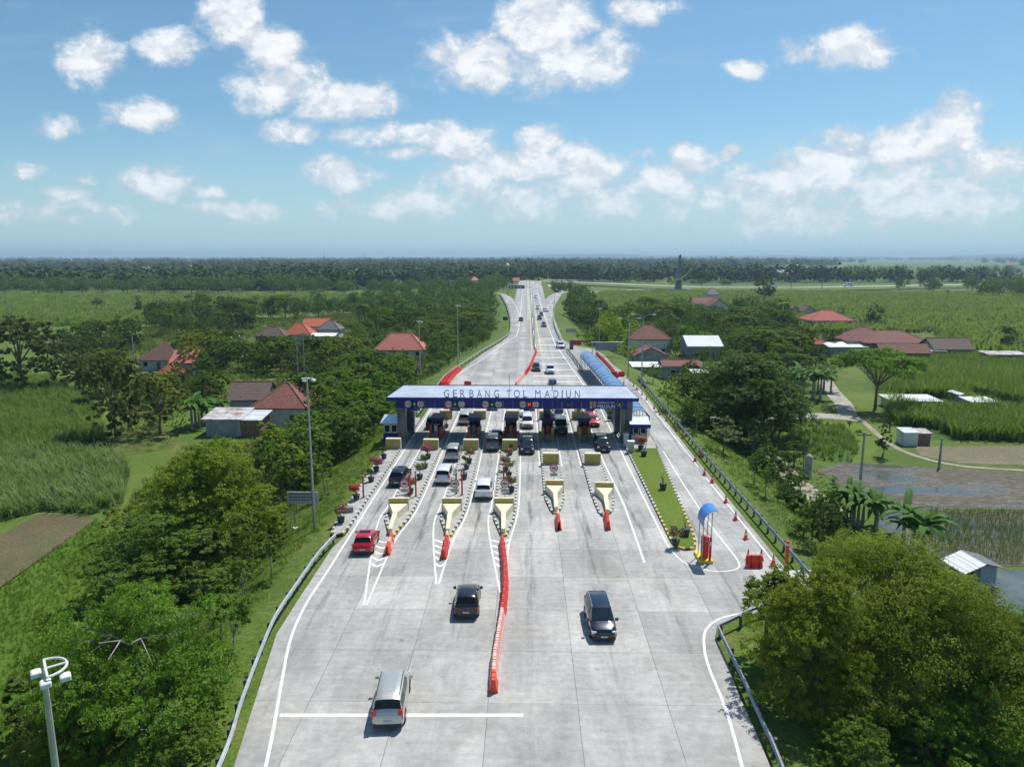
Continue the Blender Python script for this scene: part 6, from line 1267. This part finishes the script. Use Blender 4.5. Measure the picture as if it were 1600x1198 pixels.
# bananas and palms
def leafstrip(mb, base, t_, L_, w_, rise, droop, tw=0.):
    n = 6; c_, s_ = math.cos(t_), math.sin(t_); vs = []
    for i in range(n+1):
        f = i/n; r_ = L_*f*(1-.12*f); z = base[2]+rise*f-droop*f*f; ww = w_*math.sin(math.pi*min(1, f*.9+.1))**.6*.5+.02; px_, py_ = base[0]+c_*r_, base[1]+s_*r_
        vs += [(px_-s_*ww, py_+c_*ww, z+ww*.35), (px_, py_, z), (px_+s_*ww, py_-c_*ww, z+ww*.35)]
    mb.add(vs, [(3*i+j, 3*i+j+1, 3*i+4+j, 3*i+3+j) for i in range(n) for j in (0, 1)])
BN = []
for s in range(3):
    g_ = np.random.default_rng(200+s); st, lv = MB(), MB()
    for k in range(4 if s else 3):
        x0, y0, h = g_.uniform(-.9, .9), g_.uniform(-.9, .9), g_.uniform(1.8, 2.8); st.tube([(x0,y0,-.2),(x0,y0,h)], [.17,.10], 7)
        for j in range(11): leafstrip(lv, (x0, y0, h-.1), j*2.4+g_.uniform(-.3, .3), g_.uniform(1.9, 2.6), .46, g_.uniform(1.2, 2.8), g_.uniform(1.0, 2.4))
    so_, lo_ = st.build('stems', M_barkl), lv.build('leaves', LF['banana']); BN.append((so_.data, lo_.data, 4.2)); bpy.data.objects.remove(so_); bpy.data.objects.remove(lo_)
def banana(px, by, ty, label, k=None, group=None):
    x, y = G(px, by); s_, l_, h0 = BN[k if k is not None else random.randrange(3)]; o = empty('banana_plant', (x, y, GZ), random.uniform(0, 6)); tag(o, label, 'banana plant', group); s = max(.6, (ZY(px, ty, y)-GZ)/h0); o.scale = (s,)*3; link('stems', s_, o); link('leaves', l_, o)
for px, by, ty, lab in ((1322,808,738,'banana clump at the utility pole by the flooded paddy'),(1352,822,752,'banana clump between the pole and the biggest banana clump'),(1425,872,778,'biggest banana clump with wide arching leaves at the edge of young rice'),(1268,622,566,'banana grove at the corner of the grassy bank'),(1288,612,570,'bananas right of the corner grove'),(1246,610,572,'bananas left of the corner grove'),
     (1598,1010,955,'banana plant at right edge below the pond hut'),(308,668,610,'bananas left of the tin sheds'),(330,660,612,'bananas close against the rusty tin shed'),(85,540,516,'bananas behind the large brownish tree'),(110,542,520,'second banana clump behind the large brownish tree'),(415,560,532,'bananas in front of the wide brown roof'),(440,560,530,'bananas in front of the orange house'),(560,572,540,'bananas left of the salmon roof'),(620,560,540,'bananas in front of the salmon roofed house'),(1500,562,542,'bananas in front of the mossy barn'),(1530,560,543,'bananas right of the mossy barn'),(1512,508,495,'banana clump far out in the right cane field')): banana(px, by, ty, lab)
PM_ = []
for s in range(2):
    g_ = np.random.default_rng(300+s); st, lv = MB(), MB(); st.tube([(0,0,-.2),(.2,.1,4),(.6,.2,8)], [.2,.15,.11], 7)
    for j in range(17): leafstrip(lv, (.6,.2,8), j*2.4, g_.uniform(2.6, 3.4), .75, g_.uniform(.3, 2.2), g_.uniform(1.6, 3.2))
    so_, lo_ = st.build('trunk', M_bark), lv.build('fronds', LF['mid']); PM_.append((so_.data, lo_.data, 9.)); bpy.data.objects.remove(so_); bpy.data.objects.remove(lo_)
for px, by, ty, lab in ((1225,520,470,'palm standing left of the small red gabled house'),(692,548,508,'palm behind the left rail, right of the salmon roof'),(640,545,515,'palm behind the salmon roofed house'),(1480,470,452,'far palm at right of the cane fields'),(1255,738,664,'withered palm with drooping dark fronds by the domed pillar'),(905,545,520,'palm beside the motorcycles')):
    x, y = G(px, by); s_, l_, h0 = PM_[random.randrange(2)]; o = empty('palm_tree', (x, y, GZ), random.uniform(0, 6)); tag(o, lab, 'palm tree'); s = max(.4, (ZY(px, ty, y)-GZ)/h0); o.scale = (s*(.9 if 'withered' not in lab else .6),)*2+(s,); link('trunk', s_, o); link('fronds', l_, o)
# belts of trees: every tree one object, placed where the ground of the belt lies
ALLT = []; CAND = []
KW = {'dark': 'dark rounded tree', 'mid': 'green rounded tree', 'bright': 'bright green tree', 'spread': 'flat topped tree', 'feather': 'feathery green tree', 'olive': 'olive green tree', 'brown': 'brownish tree', 'yellow': 'yellowish tree', 'tall': 'narrow dark tree', 'bamboo': 'yellow green bamboo', 'bush': 'green bush', 'bushd': 'dark bush', 'wispy': 'wispy tree', 'layer': 'pale layered tree', 'layerg': 'green layered tree', 'small': 'slim tree'}
def belt(pxs, gap, kinds, hr, label, group, n_max=60, wr=(.85, 1.15)):
    poly = [G(*q) for q in pxs]; x, y = scatter_pts(poly, 3./(gap*gap)); cnt = 0
    for xi, yi in zip(x, y):
        if cnt >= n_max: break
        if gz(xi, yi) > -2.0: continue
        if any((xi-a)**2+(yi-c)**2 < gap*gap for a, c in ALLT): continue
        k = random.choice(kinds); h = random.uniform(*hr); tm, cm, H_, R_ = TP[k][0]; w = R_*2*h/H_
        bx, by = proj(xi, yi, GZ); _, ty = proj(xi, yi, GZ+h); pw = w/2*.8*F/(yi*_cp+H*_sp)
        if any(yi < yh+4 and bx+pw > a and bx-pw < c and ty < d and by > b_ for a, c, b_, d, yh in HR): continue
        if any(abs(xi-(q[0]))**2+abs(yi-q[1])**2 < 25 for q in HPOS): continue
        ALLT.append((xi, yi)); cnt += 1
        CAND.append((h*F/(yi*_cp+H*_sp), k, xi, yi, h, w*random.uniform(*wr), '%s %s' % (KW[k], label), group, bx, by))
HPOS = [((P((a+c)/2, d, GZ)[0]), yh+4) for a, c, b_, d, yh in HR]
belt([(400,700),(560,640),(610,600),(640,600),(620,650),(560,705),(470,780),(395,740)], 3.7, ['feather','feather','bright','mid'], (5.5,8.5), 'left of the canopy', 'thicket left of the canopy', 46)
belt([(480,640),(590,590),(640,590),(600,640),(480,690),(420,690)], 4., ['feather','spread','mid'], (5,8), 'right of the mottled red roof', 'thicket right of the mottled roof', 34)
belt([(690,560),(770,520),(785,500),(765,470),(640,470),(600,500),(660,540)], 5.4, ['feather','spread','dark','mid'], (6,10), 'on left bank beyond the gate', 'wood left of the far carriageway', 90)
belt([(440,560),(560,545),(640,590),(560,600),(470,610)], 4.8, ['dark','mid','bright','olive'], (5.5,9), 'amid the left village', 'trees in the middle of the left village', 40)
belt([(240,500),(440,490),(620,480),(690,505),(600,530),(540,505),(440,500),(380,520),(300,530),(230,525)], 6, ['dark','mid','brown','spread'], (6,11), 'behind the left village houses', 'trees behind the left village', 80)
belt([(290,560),(440,545),(470,590),(350,590),(290,600)], 4.8, ['dark','mid','olive'], (6,9.5), 'right of the pink gable', 'trees at left of the left village', 36)
belt([(225,610),(330,600),(350,625),(310,640),(240,640)], 4.5, ['dark','mid','bushd','bright'], (3,6), 'behind the tin sheds', 'trees behind the tin sheds', 16)
belt([(60,545),(210,520),(210,560),(160,640),(110,600)], 6, ['dark','brown','mid'], (5,9), 'left of the dark brown hip roof', 'trees at left edge of the village', 26)
belt([(680,600),(715,570),(755,545),(780,525),(770,510),(700,555),(655,590)], 4, ['small','bush','bright','feather'], (2.5,5.5), 'at foot of far left bank', 'shrubs along the left bank', 30)
belt([(866,455),(905,462),(935,500),(960,520),(930,530),(885,515),(875,490)], 5.5, ['dark','mid','feather'], (6,10), 'below the right ramp', 'wood right of the far carriageway', 44)
belt([(915,548),(955,515),(990,520),(985,560),(1000,590),(960,565),(935,545)], 3.3, ['bamboo'], (6,9.5), 'beside the side lane', 'bamboo by the side lane', 34)
belt([(935,505),(1100,490),(1230,500),(1240,530),(1160,540),(1060,510),(960,515)], 6, ['dark','mid','olive','spread'], (6,10.5), 'behind the right village houses', 'trees behind the right village', 80)
belt([(1060,590),(1200,590),(1240,640),(1220,690),(1140,680),(1090,640)], 4.5, ['dark','mid','bush','bushd'], (3,7), 'under the wide dark tree', 'trees under the wide dark tree', 30)
belt([(1180,700),(1215,720),(1250,765),(1300,830),(1320,870),(1270,870),(1230,800),(1190,740)], 3., ['bush','bushd','small','wispy'], (1.8,4), 'at foot of the right slope', 'bushes at foot of the right slope', 26)
belt([(1000,540),(1060,505),(1140,505),(1180,540),(1140,575),(1060,575)], 4.6, ['dark','mid','feather'], (4.5,7.5), 'around the white barn', 'trees around the white barn', 34)
belt([(560,520),(680,505),(690,560),(640,590),(560,590)], 4.4, ['dark','mid','bush','feather'], (3.5,7), 'around the salmon roofed house', 'trees around the salmon roof', 34)
belt([(1130,540),(1300,545),(1290,590),(1220,600),(1130,560)], 5.4, ['dark','mid','spread'], (6,9.5), 'right of the large white barn', 'trees right of the white barn', 36)
belt([(1000,590),(1060,590),(1150,590),(1200,640),(1100,640),(1030,610)], 5, ['layerg','mid','bright','spread'], (4,7), 'below the white awnings', 'trees below the white awnings', 28)
belt([(0,449),(560,449),(560,459),(0,460)], 11, ['spread','spread','dark','brown'], (9,13), 'beyond left cane field', 'row of trees beyond the left cane field', 130, (1.1, 1.5))
belt([(560,452),(790,445),(800,455),(770,468),(600,470)], 9, ['spread','dark','mid'], (8,12), 'left of the road head', 'wood left of the road head', 70)
belt([(1090,430),(1600,430),(1600,440),(1090,442)], 24, ['dark','brown','mid'], (11,17), 'beyond the highway', 'row beyond the distant highway', 60)
belt([(1490,452),(1640,452),(1640,470),(1540,466)], 12, ['dark','brown'], (9,13), 'at far right of the cane fields', 'clump at the far right', 26)
belt([(960,441),(1100,446),(1180,450),(1060,447)], 18, ['bush','bushd','dark'], (5,8), 'near the distant highway', 'bushes by the distant highway', 20)
belt([(1385,450),(1500,453),(1500,457),(1400,456)], 22, ['tall','dark'], (8,11), 'just below the distant highway', 'trees below the distant highway', 8)
belt([(180,1000),(120,1080),(40,1160),(120,1198),(200,1100)], 3.2, ['bush','bushd','feather'], (2.5,4.4), 'at the edge of young rice', 'bushes at the rice edge', 18)
CAND.sort(key=lambda c: -c[0]); NI = 230; OW = ['', 'first', 'second', 'third', 'fourth', 'fifth', 'sixth', 'seventh', 'eighth', 'ninth', 'tenth', 'eleventh', 'twelfth', 'thirteenth', 'fourteenth', 'fifteenth', 'sixteenth', 'seventeenth', 'eighteenth', 'nineteenth', 'twentieth']
byl = {}
for c in CAND[:NI]: byl.setdefault(c[6], []).append(c)
for lab, cs in byl.items():
    rows = [sorted(cs, key=lambda c: c[8])] if len(cs) <= 8 else [sorted(r_, key=lambda c: c[8]) for r_ in np.array_split(np.array(sorted(cs, key=lambda c: -c[9]), dtype=object), math.ceil(len(cs)/10))]
    for ri, r_ in enumerate(rows):
        for i, c in enumerate(r_):
            pos = '' if len(cs) == 1 else (', leftmost' if i == 0 else ', rightmost' if i == len(r_)-1 else ', %s from left' % OW[i+1])
            if len(rows) > 1: pos += ' in %s row' % (['nearest', 'middle', 'farthest'][ri] if len(rows) == 3 else ['nearer', 'farther'][ri] if len(rows) == 2 else OW[ri+1])
            _, k, xi, yi, h, w, _, grp, _, _ = c; tree(k, float(xi), float(yi), float(h), lab+pos, w=float(w), z=GZ, group=grp)
if CAND[NI:]:                                           # the smaller, farther ones stand together as one wood
    rest = CAND[NI:]; base = []
    for s in range(4):
        V, Fq = cards(420, [(0,0,.62),(.45,.2,.5),(-.4,.3,.52),(.05,-.45,.48),(-.25,-.3,.7),(.3,.05,.8)], [(.42,.42,.24)]*6, .15, seed=700+s, up=.45); tv = np.array([[-.03,0,0],[.03,0,0],[.025,0,.5],[-.025,0,.5],[0,-.03,0],[0,.03,0],[0,.025,.5],[0,-.025,.5]]); base.append((np.concatenate([V, tv]), np.concatenate([Fq, np.array([[0,1,2,3],[4,5,6,7]])+len(V)])))
    VV, FF, off = [], [], 0
    for c in rest:
        V, Fq = base[random.randrange(4)]; a_ = random.uniform(0, 6.28); V2 = V*[c[5]/1.7, c[5]/1.7, c[4]]; V2 = np.stack([V2[:,0]*math.cos(a_)-V2[:,1]*math.sin(a_)+c[2], V2[:,0]*math.sin(a_)+V2[:,1]*math.cos(a_)+c[3], V2[:,2]+GZ], -1)
        VV.append(V2); FF.append(Fq+off); off += len(V2)
    tag(link('distant_trees', np_mesh('distant_trees', np.concatenate(VV), np.concatenate(FF), leafmat('leaf_distant', (0.052,0.098,0.017), (0.095,0.155,0.029), hue=0, sc=.09))), 'smaller farther trees standing thickly around the villages and fields', 'wood', kind='stuff')
# ---------------------------------------------------------------- ground cover
def blades(seed, n, L_, w_, spread=.3, flop=.6):
    g_ = np.random.default_rng(seed); V, Fq = [], []
    for i in range(n):
        t_ = g_.uniform(0, 6.28); b0_ = g_.uniform(-spread, spread, 2); l = L_*g_.uniform(.7, 1.15); fl = flop*g_.uniform(.4, 1.2); c_, s_ = math.cos(t_), math.sin(t_); k = len(V)
        for f, ww in ((0, 1.), (.55, .9), (1., .12)):
            r_ = fl*l*f*f; z = l*f*(1-.35*f*fl); V += [(b0_[0]+c_*r_-s_*w_*ww/2, b0_[1]+s_*r_+c_*w_*ww/2, z), (b0_[0]+c_*r_+s_*w_*ww/2, b0_[1]+s_*r_-c_*w_*ww/2, z)]
        Fq += [(k, k+1, k+3, k+2), (k+2, k+3, k+5, k+4)]
    return np.array(V), np.array(Fq)
def cover(name, label, poly, dens, tm, sc, m, z=GZ+.02, cat='crop', zf=None, lean=.15, keep=None):
    x, y = scatter_pts(poly, dens)
    if keep is not None: k = keep(x, y); x, y = x[k], y[k]
    if len(x) == 0: return
    zz = np.full(len(x), z) if zf is None else zf(x, y); V, Fq = instances(tm, x, y, zz, RNG.uniform(sc[0], sc[1], len(x)), RNG.uniform(0, 6.28, len(x)), lean)
    o = link(name, np_mesh(name, V, Fq, m)); tag(o, label, cat, kind='stuff')
HB = [(P((a+c)/2, d, GZ)[0], yh+5, abs(P(c, d, GZ)[0]-P(a, d, GZ)[0])/2+1.5) for a, c, b_, d, yh in HR]
PATHS = [dense([G(*q) for q in p_], 5) for p_ in ([(1110,652),(1160,656),(1230,652),(1285,650),(1345,655)], [(1288,594),(1300,612),(1318,632),(1325,650)], [(1120,670),(1150,680),(1180,694),(1212,722),(1245,752),(1290,790),(1330,822)])]
def clear_of(x, y):
    k = ground_z(x, y) < -2.7
    for hx, hy, hw in HB: k &= ~((np.abs(x-hx) < hw) & (np.abs(y-hy) < 7))
    for q in PATHS:
        for a in q: k &= (x-a[0])**2+(y-a[1])**2 > 6
    return k
B_cane = [blades(400+i, 14, 2.6, .13, .35, .6) for i in range(3)]; B_far = [blades(410+i, 8, 2.4, .5, 1.1, .7) for i in range(3)]; B_rice = [blades(420+i, 9, .6, .03, .16, .35) for i in range(3)]
cover('sugar_cane', 'tall sugar cane filling the field around the white slab roofs on the right', CANE_R1, 2.3, B_cane, (.85,1.15), LF['cane'], keep=clear_of)
cover('sugar_cane', 'low young cane beside the dirt road junction', CANE_R3, 1.6, B_cane, (.3,.5), LF['cane'], keep=clear_of)
cover('sugar_cane', 'green cane of the left field behind the dry patch', CANE_A, 2.0, B_cane, (.6,.9), LF['cane'], keep=clear_of)
cover('sugar_cane', 'tangled half dry cane of the near left field', CANE_D, 2.6, B_cane, (.45,.85), LF['drycane'], keep=clear_of, lean=.4)
cover('sugar_cane', 'broad cane field in the left distance', CANE_L, .16, B_far, (.9,1.3), LF['cane'], keep=clear_of)
cover('sugar_cane', 'broad cane fields in the right distance', CANE_R2, .22, B_far, (.9,1.3), LF['cane'], keep=clear_of)
cover('rice_crop', 'dense young green rice on the lower left', [p for p in RICE], 13., B_rice, (.45,.65), LF['rice'], keep=lambda x, y: ground_z(x, y) < -2.8)
# rice seedlings in rows in the flooded paddy at the right
p4 = [G(*q) for q in [(1455,796),(1600,800),(1600,882),(1545,884),(1470,868),(1420,840)]]; X0 = min(p[0] for p in p4); X1 = max(p[0] for p in p4); Y0 = min(p[1] for p in p4); Y1 = max(p[1] for p in p4)
gx, gy = np.meshgrid(np.arange(X0, X1, .42), np.arange(Y0, Y1, .55)); gx = gx.ravel()+RNG.uniform(-.06, .06, gx.size); gy = gy.ravel()+RNG.uniform(-.05, .05, gy.size); k = inpoly(gx, gy, p4)
V, Fq = instances(B_rice, gx[k], gy[k], np.full(k.sum(), GZ+.02), RNG.uniform(.8, 1.2, k.sum()), RNG.uniform(0, 6.28, k.sum())); tag(link('rice_seedlings', np_mesh('rice_seedlings', V, Fq, LF['weed'])), 'rows of rice seedlings in the flooded paddy', 'crop', kind='stuff')
# weeds and undergrowth
B_weed = []
for i in range(4): B_weed.append(cards(60, [(0, 0, .45), (.4, .2, .35), (-.3, .3, .3)], [(.6, .6, .42)]*3, .2, seed=500+i))
for V_, _ in B_weed: V_[:, 2] = np.maximum(V_[:, 2], 0)
def weeds(label, pxs, dens, sc, m=LF['weed'], name='undergrowth', slope=False):
    cover(name, label, [G(*q) for q in pxs], dens, B_weed, sc, m, cat='undergrowth', zf=(lambda x, y: ground_z(x, y)-.05), keep=(clear_of if not slope else (lambda x, y: (ground_z(x, y) < -1.2))))
weeds('tangled undergrowth below the trees of the left bank', [(560,690),(470,800),(400,880),(330,1000),(250,1198),(0,1198),(40,1130),(120,1040),(180,960),(190,860),(200,790),(300,700),(420,690)], .8, (.8,1.8))
weeds('undergrowth between the houses of the left village', [(150,560),(240,510),(560,490),(690,500),(690,560),(620,640),(540,700),(400,680),(200,690)], .16, (1.2,2.6))
weeds('undergrowth between the houses of the right village', [(880,480),(1000,500),(1240,500),(1320,570),(1270,600),(1210,620),(1100,640),(1000,590),(930,550)], .14, (1.2,2.6))
weeds('undergrowth on left bank of the far carriageway', [(600,470),(790,468),(780,510),(700,560),(640,590)], .12, (1.4,3.))
weeds('undergrowth under the big trees at the bottom right', [(1230,1010),(1400,880),(1560,940),(1640,1060),(1640,1250),(1250,1250)], 1.0, (.7,1.5))
weeds('weeds along the foot of right slope', [(1140,700),(1180,705),(1240,760),(1300,830),(1330,870),(1260,880),(1220,790),(1180,730)], .9, (.6,1.3))
for pp, lb in (([(1170,486),(1640,488),(1640,490.5),(1170,488)], 'nearer'), ([(1130,470),(1640,473),(1640,474.5),(1130,471)], 'farther')):
    weeds('dark hedge line across right cane fields, the %s one' % lb, pp, .12, (2.,3.6), LF['dark'], name='hedge_line')
weeds('scattered bushes in left cane field', [(0,485),(560,478),(560,484),(0,494)], .006, (1.5,3.), LF['mid'], name='bushes')
weeds('olive weeds left of the tin sheds', [(95,672),(180,668),(290,676),(270,700),(170,716),(100,705)], .8, (.5,1.), LF['drycane'], name='weeds')
weeds('green weeds on grassy bank by the umbrella tree', [(1200,600),(1290,590),(1300,640),(1220,640)], .3, (.4,.9), name='weeds')
# short tufts on the verges
B_tuft = [blades(430+i, 9, .28, .03, .2, .6) for i in range(3)]
for lab, poly, dens in (('short verge grass beside the near left guard rail', [(-26,19),(-13.4,19),(-15,31),(-17,44),(-17.6,60),(-17.9,105),(-24,105),(-27,70),(-30,40)], 7.), ('short grass on right verge and slope', [(21.6,52),(22.,131),(31,131),(32,60),(30,50)], 6.), ('short grass inside the turning guard rail', [(11.8,20),(12.5,31),(13.4,44),(22,46),(30,46),(26,20)], 8.)):
    cover('verge_grass', lab, poly, dens, B_tuft, (.6,1.3), LF['rice'], cat='grass', zf=lambda x, y: ground_z(x, y)-.02, keep=lambda x, y: ground_z(x, y) < -.12)
# far woodland, one mass of crowns out to the horizon
def crownblob(seed, n=52):
    V, Fq = cards(n, [(0,0,.55),(.35,.2,.5),(-.35,.15,.48),(.1,-.35,.5),(0,.2,.7)], [(.42,.42,.38)]*5, .27, seed=seed, asp=.8, up=.7); V[:, 2] = np.maximum(V[:, 2], 0); return V, Fq
B_blob = [crownblob(600+i) for i in range(5)]
def wood(n, ya, yb, keep, sc, name, label, xa=-.78, xb=.78):
    y = np.exp(RNG.uniform(math.log(ya), math.log(yb), n)); x = y*RNG.uniform(xa, xb, n); k = keep(x, y); x, y = x[k], y[k]; s = sc(y)*RNG.uniform(.75, 1.3, len(x))
    V, Fq = instances(B_blob, x, y, np.full(len(x), GZ-.3), s, RNG.uniform(0, 6.28, len(x)), .05); V = V.copy()
    # crowns grow wider with distance but not taller
    o = link(name, np_mesh(name, V, Fq, LF['far'])); tag(o, label, 'wood', kind='stuff')
def nz(x, y, f): return np.sin(x*f+1.3*np.sin(y*f*.7+1))+np.sin(y*f*1.7+x*f*.6+2)+np.sin(x*f*2.3-y*f*.9)
def kp_left(x, y): return (x < -y*.01-12) & ~((y > 900) & (nz(x, y, .004) > .8)) & ~inpoly(x, y, CANE_L2) & ~((x > -120) & (y < 700) & (x > -60)) 
def kp_right(x, y):
    k = (x > -y*.01-12) & (y > 790); k &= ~((y > 1000) & (y < 2100) & (x > y*.10) & (nz(x, y, .003) > -1.3)); k &= ~((y < 1150) & (x > y*.25) & (nz(x, y, .01) > -.4)); k &= ~((y >= 2100) & (y < 3200) & (x > y*.3) & (nz(x, y, .002) > .2)); return k
wood(7500, 585, 3200, kp_left, lambda y: 10.5+y*.003, 'far_woodland', 'dense dark green woodland on the left out to the horizon')
wood(5600, 760, 3200, kp_right, lambda y: 11+y*.0035, 'far_woodland', 'woodland and tree lines on the right out to the horizon')
wood(3600, 3200, 10300, lambda x, y: nz(x, y, .0012) < .7, lambda y: 15+y*.0012, 'far_woodland', 'bluish forest along the horizon')
